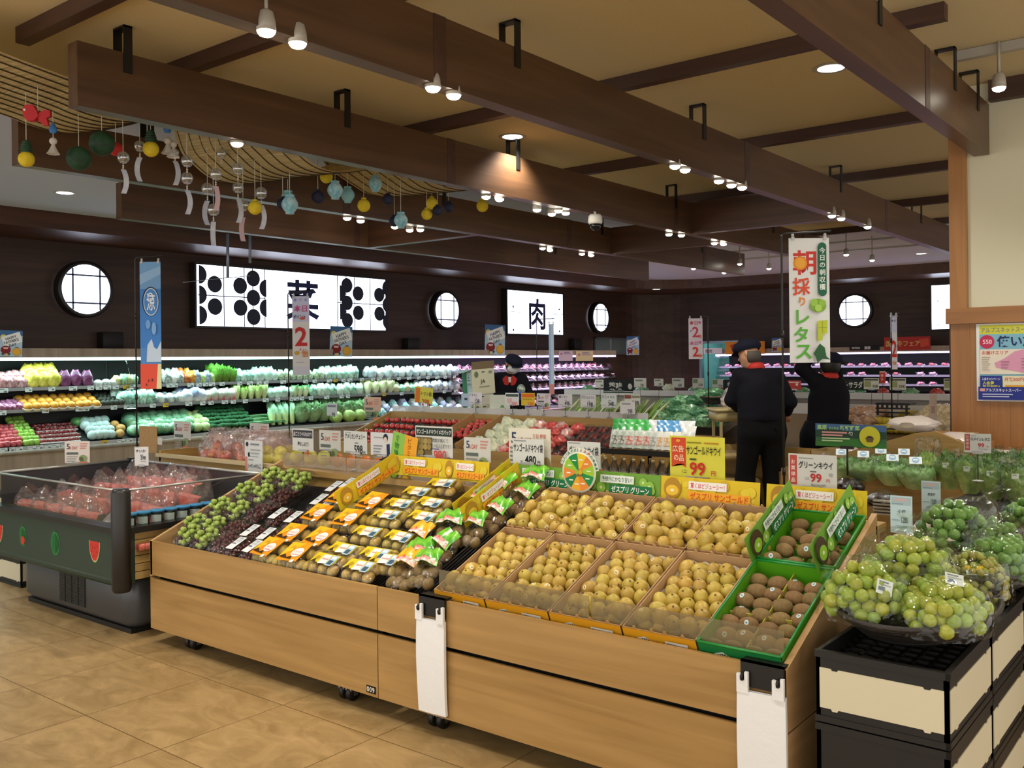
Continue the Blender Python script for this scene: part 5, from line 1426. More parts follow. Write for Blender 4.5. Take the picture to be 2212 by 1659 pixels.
for px, py in ((231, 738), (880, 746), (1236, 744)):
 p = at(px, py, x=WX)
 mb = MB(); mb.rbox(-0.09, -0.15, -0.13, 0.09, 0.15, 0.13, 0.02, P('#14100e', 0.6)); mb.obj('wall_speaker', loc=(WX + 0.095, p.y, p.z), label='small dark box fixed low on the dark wall, %s' % {231: 'left of the blue banner', 880: 'right of the long vegetable sign', 1236: 'under the meat sign'}[px], cat='speaker')
p = at(1320, 747, x=WX + 0.02)
t = thing('window_1', None, None, (WX + 0.02, p.y, p.z)); t['kind'] = 'structure'
mb = MB()
for y0, y1, z0, z1 in ((-.75, .75, .17, .2), (-.75, .75, -.22, -.19), (-.75, -.72, -.2, .2), (.72, .75, -.2, .2), (-.02, .02, -.2, .2)): mb.box(0, y0, z0, 0.04, y1, z1, STEEL)
mb.obj('window_frame', t)
mb = MB(); mb.box(0.0, -.73, -.2, 0.01, .73, .18, P('#5d6a6d', 0.15)); mb.obj('pane', t)
# == POSTERS, BANNERS AND PRICE CARDS
CLIPM = P('#d9dcdd', 0.2, trans=0.4)
def father_poster(M, w, lab):
 h = w * 1.28
 mb = MB(); M = M @ TR(0, 0, 0)
 board(mb, w, h, '#a9c4d8', 0.002, M)
 H = 128
 els = [('p', [(0, 0), (100, 0), (100, 24), (0, 40)], '#3d6a9a'), ('c', 16, 34, 13, '#d9cf6a'), ('p', [(6, 34), (86, 4), (100, 54), (22, 84)], '#e4e8e8'),
           ('t', 'HAPPY', 24, 38, 14, '#3a4450', 50, .03, -20), ('t', "FATHER'S", 18, 58, 14, '#3a4450', 66, .03, -20), ('t', 'DAY', 40, 70, 13, '#3a4450', 34, .03, -20),
           ('p', [(68, 80), (84, 80), (80, 92), (72, 92)], '#3a5a7a'), ('c', 28, 96, 22, '#7a1f22', 20), ('p', [(16, 84), (40, 84), (36, 92), (20, 92)], '#d8b8b8'), ('c', 76, 104, 20, '#c9962c'), ('c', 76, 104, 16, '#d4a640'), ('p', [(8, 118), (18, 110), (22, 124)], '#22303c'), ('p', [(38, 110), (50, 114), (42, 124)], '#22303c'), ('c', 31, 120, 6, '#d8b86a')]
 draw(mb, els, w / 100, -w / 2, h, M)
 mb.obj('fathers_day_poster', label=lab, cat='poster', group="father's day posters")
for px0, px1, py, kind, lab in ((-1, 46, 770, 'x', "blue father's day poster at the picture's edge above the wall case"), (716, 756, 770, 'x', "blue father's day poster under the long vegetable sign"), (1052, 1085, 766, 'x', "blue father's day poster left of the meat sign"), (1353, 1381, 767, 'y', "blue father's day poster above the meat case end beside the kitchen door"), (1667, 1690, 760, 'z', "blue father's day poster above the back meat case behind the dark caps")):
 if kind == 'x':
  a = at(px0, py, x=-11.72); b = at(px1, py, x=-11.72)
  father_poster(TR(-11.72, (a.y + b.y) / 2, a.z) @ RZ(PI / 2) @ RZ(-0.35) @ RY(0.04), (b.y - a.y) * 0.97, lab)
 else:
  yy = 19.0 if kind == 'y' else 20.5
  a = at(px0, py, y=yy); b = at(px1, py, y=yy)
  father_poster(TR((a.x + b.x) / 2, yy, a.z) @ RX(-.02), (b.x - a.x) * 0.97, lab)
def card_box(px0, py0, px1, py1, y=None, d=None):
 a = at(px0, py1, y=y, d=d); b = at(px1, py1, y=y, d=d); c = at(px0, py0, y=y, d=d)
 return (a + b) / 2, (b - a).length, c.z - a.z
CARDN = [0]
def card(px0, py0, px1, py1, els, lab, y=None, d=None, col='#cfd2d0', stick=0.10, tilt=0.0, roll=0.0, cat='price card', clip=True, face=0.0, group=None):
 """a printed card on a thin stand, facing the shoppers"""
 c, w, h = card_box(px0, py0, px1, py1, y, d)
 if d is not None: face = YAW
 t = thing('price_card', lab, cat, c, (tilt, roll, face), group)
 mb = MB(); board(mb, w, h, col, 0.002)
 draw(mb, els, w / 100, -w / 2, h, step=max(0.0005, w * 0.003))
 mb.obj('printed_card', t)
 if clip:
  mb = MB(); mb.tube([(0, 0.003, 0.01), (0, 0.003, -stick)], 0.0028, DARK, 6); mb.box(-w * .2, -0.004, -0.006, w * .2, 0.006, 0.01, CLIPM); mb.lathe([(0.03, -stick - 0.003), (0.03, -stick), (0.004, -stick + 0.004), (0, -stick + .004)], CLIPM, 14); mb.obj('card_stand', t)
 return t
def bars(x, y, w, n, gap, col='#8a8f92', hh=3.0):
 return [('r', x, y + i * gap, w * (1 - 0.12 * (i % 3)), hh, col) for i in range(n)]
def five_a_day(col='#e9e2da'):
 return [('t', '5', 8, 10, 22, '#3f4a62', 14, .05), ('t', 'A DAY', 18, 20, 13, '#b8584a', 34, .03)] + bars(62, 8, 30, 3, 9, '#c98a80', 4) + [('r', 8, 44, 46, 9, '#5d6a66')] + bars(8, 60, 44, 4, 9, '#8f958f', 3) + \
           [('c', 74, 68, 16, '#8a9a6a', 13), ('c', 68, 72, 9, '#59683f'), ('p', [(56, 84), (92, 80), (90, 92), (54, 94)], '#c47a5a')]
GN = '#2e3234'
def price(title, num, y_t=8, tcol=GN, ncol=GN, org=True, yen=True, w_t=86, hn=26, xn=46, yn=40, wn=36):
 e = []
 if org: e += [('r', 6, 4, 26, 2.2, '#9a9ea0')]
 e += [('t', title, 6, y_t, 15, tcol, w_t, .02), ('r', xn + 2, yn - 7, 16, 3, '#666b6e'), ('t', num, xn, yn, hn, ncol, wn, .05)]
 if yen: e += [('t', '円', xn + wn + 3, yn + hn - 9, 9, ncol, 9)]
 e += [('r', 8, yn + hn - 7, 26, 4, '#a4a8aa'), ('r', 40, yn + hn + 4, 44, 3, '#9ba0a2')]
 return e
Y0 = 3.955
card(1100, 927, 1190, 1004, [('t', '5', 6, 8, 22, '#3a4660', 14, .06), ('t', 'ADAY', 20, 18, 14, '#b06a4a', 34, .04), ('t', '毎日 野菜', 58, 10, 8, '#c06a5c', 32), ('r', 58, 22, 20, 3, '#b08078')] + bars(4, 36, 8, 6, 8, '#777c80', 4) + [('c', 92, 66, 9, '#a08a5a', 14)], "large cream 5 a day card behind the gold kiwi bag price", y=4.0, col='#d9d6c8')
card(1108, 949, 1175, 1002, [('r', 4, 4, 40, 3, '#8d9193'), ('t', 'サンゴールドキウイ袋', 3, 12, 22, GN, 94, .02), ('t', '480', 40, 42, 22, '#1c1f22', 36, .06), ('t', '円', 80, 54, 9, GN, 10), ('r', 26, 56, 8, 5, '#888'), ('r', 44, 68, 40, 3, '#999')], 'grey price card reading 480 yen for bags of gold kiwi', y=Y0)
card(1226, 955, 1297, 1010, [('r', 4, 3, 36, 3, '#8d9193'), ('t', 'グリーンキウイ袋', 5, 12, 22, GN, 90, .02)] + bars(60, 45, 30, 2, 8, '#a0a4a6'), 'grey price card for bags of green kiwi behind the round nutrition card', y=Y0)
card(898, 922, 978, 987, [('r', 2, 3, 96, 16, '#263430'), ('t', 'サンゴールドキウイメガパック', 4, 6, 10, '#d6dcd8', 92, .03), ('r', 4, 22, 42, 36, '#6d6040')] + [('c', 10 + 10 * (i % 4), 30 + 11 * (i // 4), 6, ('#a5925a', '#94814a')[i % 2]) for i in range(10)] +
     [('t', '糖度が高くて', 48, 23, 8, '#565b5e', 44), ('t', '食べ応え抜群です！', 48, 34, 8, '#565b5e', 50), ('r', 50, 43, 18, 2, '#4a3f8a'), ('t', '980', 54, 46, 20, '#c24a44', 34, .05), ('t', '円', 90, 58, 8, '#555', 9), ('r', 58, 69, 34, 3, '#999')] + bars(4, 62, 36, 3, 6, '#a8acae', 2), 'grey price card reading 980 yen with a kiwi photo and dark heading', y=Y0)
card(1003, 946, 1060, 998, five_a_day(), 'pale 5 a day card between the two kiwi price cards', y=4.0, col='#c9cac4')
card(743, 932, 793, 979, price('アメリカンチェリー', '598'), 'grey price card reading 598 yen for American cherries', y=4.0)
card(801, 935, 849, 984, [('c', 68, 16, 11, '#23283a', 13), ('c', 67, 22, 8, '#d8c9c0', 9), ('p', [(72, 36), (86, 34), (88, 84), (74, 88)], '#23304f'), ('p', [(40, 84), (80, 72), (82, 84), (42, 96)], '#1c1f24')] + bars(16, 14, 42, 1, 8, '#9aa0a6') + bars(14, 40, 40, 5, 9, '#8a9096', 3.5), 'white card with a drawn dark-haired figure beside the cherry price', y=4.0, col='#d4d6da')
card(632, 927, 677, 974, [('r', 4, 4, 92, 24, '#3a3d44'), ('t', '皮ごと食べられます！', 7, 9, 14, '#e6e8ea', 86, .02), ('t', '種なしぶどう', 26, 40, 13, GN, 52, .03), ('t', '398', 52, 62, 24, '#b8483f', 28, .05), ('r', 18, 78, 22, 4, '#a0a4a6')], 'grey price card reading 398 yen with a dark heading', y=4.15)
card(690, 930, 736, 973, five_a_day(), 'pale 5 a day card between the 398 and 598 yen cards', y=4.15, col='#c9cac4')
card(540, 915, 581, 956, five_a_day(), 'pale 5 a day card above the bagged yellow citrus', y=4.5, col='#cdcac6')
card(529, 952, 567, 990, [('c', 14, 14, 8, '#24303c'), ('p', [(18, 44), (28, 40), (34, 84), (24, 88)], '#1c1f24')] + bars(34, 10, 50, 1, 8, '#7d8288', 6) + bars(34, 30, 56, 4, 12, '#9a9fa4', 4), 'narrow grey leaflet with a drawn figure above the 388 yen card', y=3.99, clip=False)
card(530, 988, 567, 1030, [('r', 0, 0, 14, 110, '#c9857a'), ('r', 20, 8, 30, 4, '#8d9193'), ('t', 'シャキシャキりんご', 18, 22, 18, GN, 76, .02), ('t', '388', 44, 60, 22, '#bb4a42', 34, .05), ('r', 30, 92, 50, 4, '#999')], 'grey price card reading 388 yen beside the first grapes', y=3.97, stick=0.06)
card(376, 911, 412, 950, five_a_day(), 'small 5 a day card above the bagged apples', y=5.1, col='#cdc8c2')
card(453, 938, 500, 954, five_a_day()[:2], 'pinkish 5 a day card tucked behind the bagged apples', y=5.3, col='#d8bdb2', clip=False)
card(325, 945, 350, 960, five_a_day()[:2], 'small 5 a day card above the cardboard of the bagged apples', y=5.0, col='#d6cfc8', clip=False)
card(140, 953, 194, 1000, five_a_day(), 'white and pink 5 a day card on the rear rail of the chest cooler', d=6.95, col='#dcd2cb', stick=0.05)
card(291, 965, 321, 1006, [('r', 6, 4, 30, 3, '#999'), ('t', 'すいか', 8, 20, 22, GN, 80, .02), ('t', '598', 44, 66, 28, GN, 36, .05), ('r', 40, 58, 22, 5, '#666'), ('r', 44, 102, 40, 4, '#999')], 'white price card reading 598 yen for watermelon at the cooler corner', d=6.75, col='#dcdfe0', stick=0.22)
c, w, h = card_box(1216, 976, 1288, 1064, y=3.80)
t = thing('nutrition_wheel_card', 'round card with coloured wedges standing before the green strip signs', 'sign', c)
mb = MB(); M = TR(0, 0, h / 2) @ SC(1, 1, h / w)
mb.lathe([(0, 0), (w / 2, 0), (w / 2, 0.002), (0, 0.002)], paper('#dfe6df'), 40, M @ RX(PI / 2))
cols = ['#e3c02c', '#e08a3a', '#9ac63a', '#1f8a4a', '#e08a3a', '#e3a62c', '#1f7a4a', '#e08a3a', '#8fc63a', '#1f8a4a']
els = [('s', 50, 50, 45, -PI / 2 - .1 + 2 * PI * i / 10, -PI / 2 - .1 + 2 * PI * (i + 1) / 10 + .001, cols[i]) for i in range(10)]
els += [('r', 50 + 30 * math.cos(-PI / 2 + .2 + 2 * PI * i / 10) - 6, 50 + 30 * math.sin(-PI / 2 + .2 + 2 * PI * i / 10) - 1.5, 12, 3, '#e9ecd8') for i in range(10)]
els += [('c', 50, 52, 11, '#7d6a36', 9), ('c', 45, 50, 6, '#8fb83c'), ('c', 56, 50, 6, '#d9a52c')]
draw(mb, els, w / 100, -w / 2, h / 2 * w / h, M, y0=-0.0022, step=0.0002)
mb.obj('card_face', t)
mb = MB(); tx = 'コスパ良すぎ!10種の栄養素'
for i, ch in enumerate(tx):
 an = -PI + 0.42 + i * (PI - 0.62) / (len(tx) - 1)
 M2 = TR(0.0, -0.0035, h / 2) @ SC(1, 1, h / w) @ TR(w * .535 * math.cos(an), 0, -w * .535 * math.sin(an)) @ RY(an + PI / 2)
 mb.box(-w * .055, 0.0012, -w * .05, w * .055, 0.003, w * .05, paper('#dfe6df'), M2)
 draw(mb, [('t', ch, -42, -40, 80, '#c2453a' if 7 <= i <= 9 else '#2a7a4e', 84, .03)], w * 0.09 / 100, 0, 0, M2)
mb.obj('arched_heading', t)
mb = MB(); mb.tube([(0, 0.004, 0.02), (0, 0.006, -0.07)], 0.002, DARK, 6); mb.obj('card_stand', t)
t = card(840, 938, 893, 1024, [('r', 0, 0, 50, 96, '#8cc152'), ('r', 50, 0, 50, 96, '#eaa62c'), ('v', '食物繊維', 12, 8, 18, '#2f7a34', 21), ('v', 'ビタミンC', 62, 6, 17, '#a8651c', 18),
     ('r', 0, 96, 100, 70, '#c7bfa0'), ('c', 24, 118, 20, '#5d4a30', 18), ('c', 24, 122, 13, '#8fc437', 10), ('c', 72, 122, 20, '#b08a2c', 18), ('c', 72, 126, 13, '#ecc23c', 10)], 'green and orange vitamin card leaning beside the first gold strip', y=3.93, col='#e2e2dc', roll=0.18, clip=False, cat='sign')
card(1448, 945, 1566, 1034, [('r', 3, 3, 27, 44, '#cc4a2a'), ('p', [(3, 47), (30, 47), (30, 52), (16.5, 46), (3, 52)], '#cc4a2a'), ('c', 16, 8, 4, '#e8a04a', 2.5), ('t', '広告', 5, 16, 11, '#f0c8a8', 23, .03), ('t', 'の品', 8, 31, 11, '#f0c8a8', 19, .03),
     ('r', 33, 9, 26, 2.2, '#8a8420'), ('r', 64, 9, 26, 2.2, '#b07a20'), ('t', 'サンゴールドキウイ', 32, 15, 15, '#2c2f1c', 62, .02), ('r', 38, 36, 12, 3, '#4c4f2a'), ('t', '99', 38, 42, 22, '#c02a24', 36, .07), ('t', '円', 77, 55, 8, '#c02a24', 8, .03), ('t', '1コ', 24, 56, 5, '#55581f', 8), ('t', '税込106.92円', 47, 66, 5, '#5a5d2a', 36)], 'yellow price card reading 99 yen for single gold kiwis', y=3.96, col='#d3d04a')
card(1704, 983, 1808, 1055, [('r', 3, 3, 15, 60, '#b04a44'), ('v', 'お買得品', 5.5, 12, 9, '#e8d0cc', 12.5), ('r', 22, 7, 30, 2.2, '#8d9193'), ('t', 'グリーンキウイ', 22, 14, 15, GN, 70, .03), ('r', 46, 33, 12, 3, '#666'), ('t', '99', 46, 38, 18, '#b52a2a', 30, .07), ('t', '円', 79, 48, 7, '#b54a44', 7), ('t', '1コ', 36, 47, 5, '#777', 7), ('t', '税込106.92円', 48, 59, 5, '#666', 36), ('r', 85, 36, 6, 6, '#9a9ea0')], 'pale price card reading 99 yen for single green kiwis', y=3.96, col='#c6c9c6')
card(2083, 937, 2141, 978, [('r', 3, 3, 19, 66, '#a85a52'), ('v', 'お買得品', 7, 8, 11, '#d9b8b2', 14), ('r', 26, 8, 18, 3, '#8d9193'), ('t', 'ロメインレタス', 26, 15, 14, GN, 70, .02), ('t', '99', 52, 38, 18, '#b5322e', 28, .07), ('t', '円', 84, 48, 7, '#b5322e', 7), ('r', 54, 60, 34, 3, '#999')], 'pale price card reading 99 yen for romaine lettuce', y=5.55, col='#c2c6c4', stick=0.15)
for (x0, y0, x1, y1, nm, pr, yy, lab) in ((1924, 1072, 1971, 1152, '小梅', '1280', 3.72, 'pale blue price card reading 1280 yen above the front plum basket'), (1991, 1040, 2032, 1108, '南高梅', '1580', 4.45, 'pale blue price card reading 1580 yen above the second plum basket')):
 card(x0, y0, x1, y1, [('r', 5, 6, 90, 38, '#a3bcc4'), ('r', 18, 12, 60, 14, '#c4b0b0'), ('r', 8, 36, 50, 4, '#7d98a0'), ('t', nm, 34, 64, 18, '#5a666c', 40), ('t', pr, 50, 98, 30, '#5d696f', 30, .03), ('r', 8, 112, 34, 6, '#9ab0b8'), ('r', 26, 140, 52, 8, '#9ab0b8')], lab, y=yy, col='#bcd3da', stick=0.12)
c, w, h = card_box(1762, 918, 1915, 966, y=5.6)
t = thing('farm_banner', 'wide green and blue farm vegetable sign with a yellow disc', 'sign', c)
mb = MB(); board(mb, w, h, '#3f6a4a', 0.003)
H = 100 * h / w
draw(mb, [('r', 0, 0, 100, H * .28, '#46689a'), ('p', [(0, H * .3), (20, H * .2), (45, H * .3), (70, H * .22), (100, H * .3), (100, H * .6), (0, H * .6)], '#2c4a3c'), ('p', [(0, H * .8), (50, H * .62), (100, H * .78), (100, H), (0, H)], '#3d7a3c'),
          ('t', '高原', 3, 1.5, 7, '#a9d98a', 15, .06), ('t', 'さんちの', 20, 4, 4, '#9ccf86', 14, .03), ('t', '新鮮野菜', 36, 1.5, 7, '#a9d98a', 28, .06), ('r', 10, 11, 36, 2.2, '#d9a0a0'), ('t', '旬', 48, 10, 6, '#e6e8e2', 6), ('r', 10, 15, 30, 2.2, '#d9a0a0'), ('r', 10, 19.5, 40, 1.8, '#b9d9a4'), ('r', 10, 23, 30, 1.8, '#b9d9a4'),
          ('c', 78, H * .5, 14.5, '#c9c93a'), ('c', 78, H * .56, 5, '#3c3a2a', 3), ('p', [(72, H * .56), (84, H * .56), (82, H * .74), (74, H * .74)], '#6d5a36')], w / 100, -w / 2, h, step=0.0008)
mb.obj('printed_board', t)
mb = MB(); mb.tube([(-0.02, 0.006, 0.0), (-0.02, 0.006, -0.17)], 0.006, DARK, 8); mb.box(-0.06, -0.004, -0.012, 0.02, 0.01, 0.006, DARK); mb.obj('stand', t)
# banners on poles
def banner(px_pole, pt, pb, px0, px1, pv0, pv1, d, col, els, lab, zfoot, arm=True, curve=0.0):
 """a small hanging banner on an L-shaped pole; d is its distance"""
 base = at(px_pole, pb, d=d); top = at(px_pole, pt, d=d)
 t = thing('banner_stand', lab, 'banner', (base.x, base.y, zfoot), (0, 0, YAW))
 a = at(px0, pv0, d=d); b = at(px1, pv0, d=d); c = at(px0, pv1, d=d)
 rx = Vector((math.cos(YAW), math.sin(YAW), 0))
 lx = (a - base).dot(rx); rxx = (b - base).dot(rx); zt = a.z - zfoot; zb_ = c.z - zfoot; ztop = top.z - zfoot
 mb = MB(); mb.tube([(0, 0, 0), (0, 0, ztop - 0.02), (0.006, 0, ztop - 0.006), (0.02, 0, ztop), (rxx + 0.012, 0, ztop + 0.012)], 0.006, DARK, 8); mb.tube([(0, 0, ztop - 0.035), (rxx, 0, ztop - 0.03)], 0.003, DARK, 6)
 for k in (0.42, 0.75): mb.tube([(0, 0, ztop * k), (0, 0, ztop * k + 0.04)], 0.010, DARK, 8)
 mb.lathe([(0.07, 0), (0.07, 0.006), (0.012, 0.014), (0, 0.014)], DARK, 18); mb.obj('pole', t)
 w = rxx - lx; h = zt - zb_
 mb = MB(); board(mb, w, h, col, 0.0012, TR((lx + rxx) / 2, -0.004, zb_))
 draw(mb, els, w / 100, (lx + rxx) / 2 - w / 2, zt, TR(0, -0.004, 0), step=0.0009); mb.obj('banner_sheet', t)
 mb = MB()
 for x in (lx + w * .1, rxx - w * .1):
  mb.box(x - 0.008, -0.012, zt - 0.012, x + 0.008, 0.004, zt + 0.008, CLIPM); mb.lathe([(0.004, 0), (0.009, 0.012), (0.006, 0.02), (0, .02)], CLIPM, 10, TR(x, -0.004, zt + 0.006))
 mb.obj('clips', t)
Hb = 100 * 258 / 86
banner(1694, 505, 1060, 1703, 1790, 515, 784, 5.2, '#d5d8d8', [
 ('t', '朝', 10, 30, 62, '#c23a34', 58, .05), ('c', 28, 62, 17, '#d98a2c'), ('c', 28, 62, 13, '#e0a13c'), ('t', '採', 8, 98, 44, '#cf4f36', 44, .03), ('t', 'り', 24, 146, 22, '#d9813a', 18, .03),
 ('t', 'レ', 16, 178, 36, '#5aa838', 36, .05), ('t', 'タ', 10, 220, 38, '#55a836', 40, .05), ('t', 'ス', 14, 264, 36, '#55a836', 40, .05),
 ('r', 71, 22, 21, 112, '#1d6048'), ('c', 81.5, 22, 10.5, '#1d6048'), ('c', 81.5, 134, 10.5, '#1d6048'), ('v', '今日の朝収穫', 74, 24, 15, '#dfe8e2', 18),
 ('c', 70, 168, 20, '#7aa83a', 17), ('c', 60, 160, 9, '#93bf4c'), ('c', 80, 162, 9, '#8ab845'), ('c', 70, 174, 9, '#a3c95e'),
 ('p', [(68, 206), (92, 204), (91, 236), (80, 240), (79, 254), (68, 256)], '#b3bf3a'), ('r', 68, 222, 23, .8, '#8f9c2c'), ('r', 79, 206, .8, 30, '#8f9c2c'),
 ('p', [(56, 286), (72, 262), (84, 272), (88, 294), (98, 302), (78, 300), (66, 310), (62, 296)], '#2c5a38')], 'tall white lettuce banner with red and green characters', 0.0)
banner(296, 556, 962, 302, 347, 566, 836, 6.95, '#4f86c6', [
 ('r', 0, 0, 100, 130, '#6f9fd0'), ('p', [(0, 60), (100, 20), (100, 60), (0, 110)], '#8db4dc'), ('r', 0, 130, 100, 280, '#3f7cc4'),
 ('p', [(30, 470), (34, 400), (54, 370), (66, 410), (80, 420), (100, 380), (100, 480), (30, 480)], '#bcd0e4'), ('r', 0, 490, 100, 120, '#d8523e'), ('p', [(84, 490), (100, 490), (100, 610), (76, 610)], '#d9d6a4'),
 ('c', 52, 190, 40, '#1c2a44', 70), ('c', 54, 192, 36, '#dfe9f4', 66), ('c', 54, 192, 33, '#4a86cc', 62), ('c', 52, 170, 14, '#dfe9f4', 22), ('c', 52, 170, 9, '#4a86cc', 16), ('t', '涼', 34, 150, 84, '#e4eef6', 40, .01),
 ('c', 40, 300, 12, '#6f9fd6', 22), ('c', 68, 320, 11, '#7aa8da', 30), ('p', [(40, 560), (44, 575), (38, 575)], '#3a1a18'), ('p', [(58, 555), (62, 572), (55, 572)], '#3a1a18'), ('p', [(30, 580), (34, 594), (27, 594)], '#3a1a18')], 'blue summer banner with watermelon red foot on the chest cooler corner', 0.6)
banner(625, 632, 940, 631, 668, 640, 810, 8.6, '#cfd2e2', [
 ('r', 0, 0, 100, 150, '#c3c8e6'), ('r', 0, 150, 100, 260, '#d9dada'), ('c', 18, 22, 9, '#7d8ec6'), ('c', 50, 20, 8, '#b4a4d8'), ('c', 80, 22, 8, '#8d9ace'), ('t', '本日', 10, 52, 40, '#c0588f', 78, .03), ('t', 'ポイント', 8, 108, 24, '#3a3a44', 70, .02), ('c', 60, 130, 16, '#c9504a', 8), ('t', '2', 16, 180, 112, '#c02c30', 70, .07), ('p', [(46, 300), (52, 316), (42, 316)], '#b85a9a'), ('c', 26, 332, 14, '#c9a13c', 12), ('t', '倍', 54, 308, 48, '#cf7a2c', 38, .04), ('r', 24, 384, 46, 5, '#b4b0c4')], 'white point day banner with a big red 2 before the wall case', 0.62)
banner(1530, 686, 800, 1487, 1517, 688, 776, 9.9, '#dcd4e2', [
 ('t', '本日', 6, 16, 32, '#c23a5a', 60, .03), ('t', '2', 26, 60, 76, '#c94a6a', 50, .07), ('t', '倍', 66, 112, 28, '#d8562c', 28, .04), ('c', 80, 30, 10, '#c86aa8'), ('c', 16, 90, 7, '#8d9ace'), ('r', 0, 148, 100, 2, '#b8a8c8'),
 ('t', '本日', 6, 162, 30, '#c86aa0', 60, .03), ('t', '2', 26, 204, 70, '#cf3a34', 50, .07), ('t', '倍', 66, 252, 28, '#d8562c', 28, .04), ('c', 80, 172, 10, '#c86aa8')], 'pair of point day sheets with pink and red 2s beside the kitchen door', 1.0)
banner(1926, 678, 830, 1923, 1937, 682, 798, 8.0, '#dde0ea', [
 ('r', 0, 0, 100, 260, '#c9d0ee'), ('t', '本日', 10, 60, 36, '#5a5a74', 70), ('t', '2', 10, 380, 260, '#c8302c', 80, .06), ('t', '倍', 20, 690, 70, '#cf7a2c', 60, .05)], 'narrow point day banner seen nearly edge on above the onions', 1.0)
banner(1160, 690, 800, 1185, 1196, 700, 852, 12.0, '#b9c9de', [
 ('r', 0, 0, 40, 1400, '#8fb4e0'), ('r', 0, 1180, 100, 200, '#c98a8a')], 'pale blue banner seen nearly edge on under the meat sign', 0.9)
a = at(2110, 866, y=PY - 0.012); b = at(2330, 700, y=PY - 0.012)
w = 0.52; zt_ = at(2110, 700, y=PY - 0.012).z; zb_ = a.z
h = zt_ - zb_
t = thing('delivery_poster', 'laminated delivery poster with a pink map on the timber wall', 'poster', (a.x + w / 2, PY - 0.008, zb_))
mb = MB(); board(mb, w, h, '#e4e6e2', 0.003); H = 100 * h / w
draw(mb, [('r', 4, 2, 94, 12, '#d0d04a'), ('r', 4, 14, 94, H - 18, '#7fb8cc'), ('t', 'アルプスネットスーパー西八王子', 6, 5, 7, '#8a8c7a', 88, .03), ('c', 13, 24, 9, '#c2365a'), ('t', '550', 8, 21, 6, '#f0d8de', 11, .04), ('t', '使い放題', 25, 16, 15, '#2c2f6a', 66, .05),
          ('r', 4.5, 34, 92, 33, '#e6dccd'), ('t', 'お届けエリア', 7, 36, 5, '#c25a4a', 32, .04), ('t', '会員様', 58, 31, 6, '#d97a2c', 26, .04), ('p', [(22, 52), (34, 46), (46, 37), (58, 34), (76, 38), (92, 44), (90, 56), (74, 64), (60, 66), (48, 63), (34, 60), (24, 58)], '#d99ab8')] + bars(7, 44, 10, 7, 2.8, '#b0a898', 1) + bars(30, 50, 10, 3, 4, '#9a6a80', 1) + bars(54, 46, 14, 4, 4, '#9a6a80', 1) +
     [('r', 5, 69, 26, 17, '#2c3a8a'), ('t', '入会キャンペーン', 7, 71, 4, '#d8dcf0', 22, .02), ('t', '入会費', 8, 76, 4.5, '#d8d44a', 16, .03), ('t', '翌月無料!!', 8, 81, 4.5, '#d8d44a', 22, .03), ('r', 32, 69, 28, 17, '#e2d9b8'), ('t', '月額500円', 34, 71, 5, '#c25a4a', 24, .02), ('r', 35, 81, 22, 4, '#d9a02c'), ('r', 61, 69, 35, 17, '#dfe8dc')] + bars(63, 72, 30, 4, 3.4, '#7d8aa4', 1.2) +
     [('r', 3, H - 19.0, 95, 17, '#2a3588'), ('t', 'アルプスネットスーパー', 12, H - 17, 4.5, '#dfe2f0', 42, .03), ('r', 5, H - 17, 6, 4, '#d8a0a0')] + bars(8, H - 10, 36, 2, 3, '#c4c9e6', 1.4) + [('t', '0120-94', 60, H - 11, 5, '#dfe2f0', 30, .03)], w / 100, -w / 2, h, step=0.0007)
mb.obj('sheet', t)
# == REFRIGERATED WALL CASES
PALEW = wood('#84786a', '#a39584', 2, 0.6, 0.5)
INNER = P('#1b1f20', 0.5)
RAILC = P('#8d9296', 0.3, 0.3)
def wall_case(M, L, lab, tube_col, ends, shelves=(1.075, 1.345)):
 t = thing('refrigerated_case', lab, 'display case'); t.matrix_world = M
 mb = MB(); mb.box(0, -0.84, 0.10, L, -0.80, 0.575, PALEW); mb.tube([(0, -0.835, 0.575), (L, -0.835, 0.575)], 0.03, PALEW, 10); mb.obj('base_panel', t)
 mb = MB(); mb.box(0, -0.78, 0, L, -0.05, 0.10, BLACK); mb.obj('kick', t)
 mb = MB(); mb.box(0, -0.05, 0.1, L, -0.01, 1.84, INNER); mb.obj('back_panel', t)
 mb = MB(); mb.prism([(-0.80, 0.5), (-0.05, 0.5), (-0.05, 0.86), (-0.80, 0.615)], 0, 0, L, INNER); mb.obj('deck', t)
 mb = MB(); mb.box(0, -0.825, 0.60, L, -0.815, 0.645, P('#aeb4b6', 0.25)); mb.obj('price_rail', t)
 for z in shelves:
  mb = MB(); mb.box(0, -0.58, z - 0.025, L, -0.05, z, P('#33383a', 0.4)); mb.box(0, -0.59, z - 0.03, L, -0.58, z + 0.012, RAILC); mb.obj('shelf', t)
 mb = MB(); mb.box(0, -0.80, 1.725, L, -0.05, 1.84, PALEW); mb.obj('canopy', t)
 mb = MB(); mb.box(0, -0.79, 1.688, L, -0.72, 1.725, glow(tube_col, 5.0)); mb.obj('light_strip', t)
 for x in ends:
  mb = MB(); mb.prism([(-0.80, 0.62), (-0.05, 0.62), (-0.05, 1.70), (-0.55, 1.70), (-0.80, 1.2)], 0, x, x + 0.006, film('#eef4f4', 0.06, 0.03, 0)); mb.obj('end_glass', t)
 return t
ML = TR(WX, 0, 0) @ RZ(PI / 2)
wall_case(ML @ TR(-1.0, 0, 0), 7.7, 'long refrigerated wall case with fruit on three levels', '#c8fff4', (7.69,))
wall_case(ML @ TR(6.71, 0, 0), 6.5, 'long refrigerated wall case with green vegetables on three levels', '#c8fff4', ())
wall_case(ML @ TR(13.22, 0, 0), 5.5, 'refrigerated meat case with violet light along the dark wall', '#d9b8ff', (5.49,), (1.02, 1.22, 1.42))
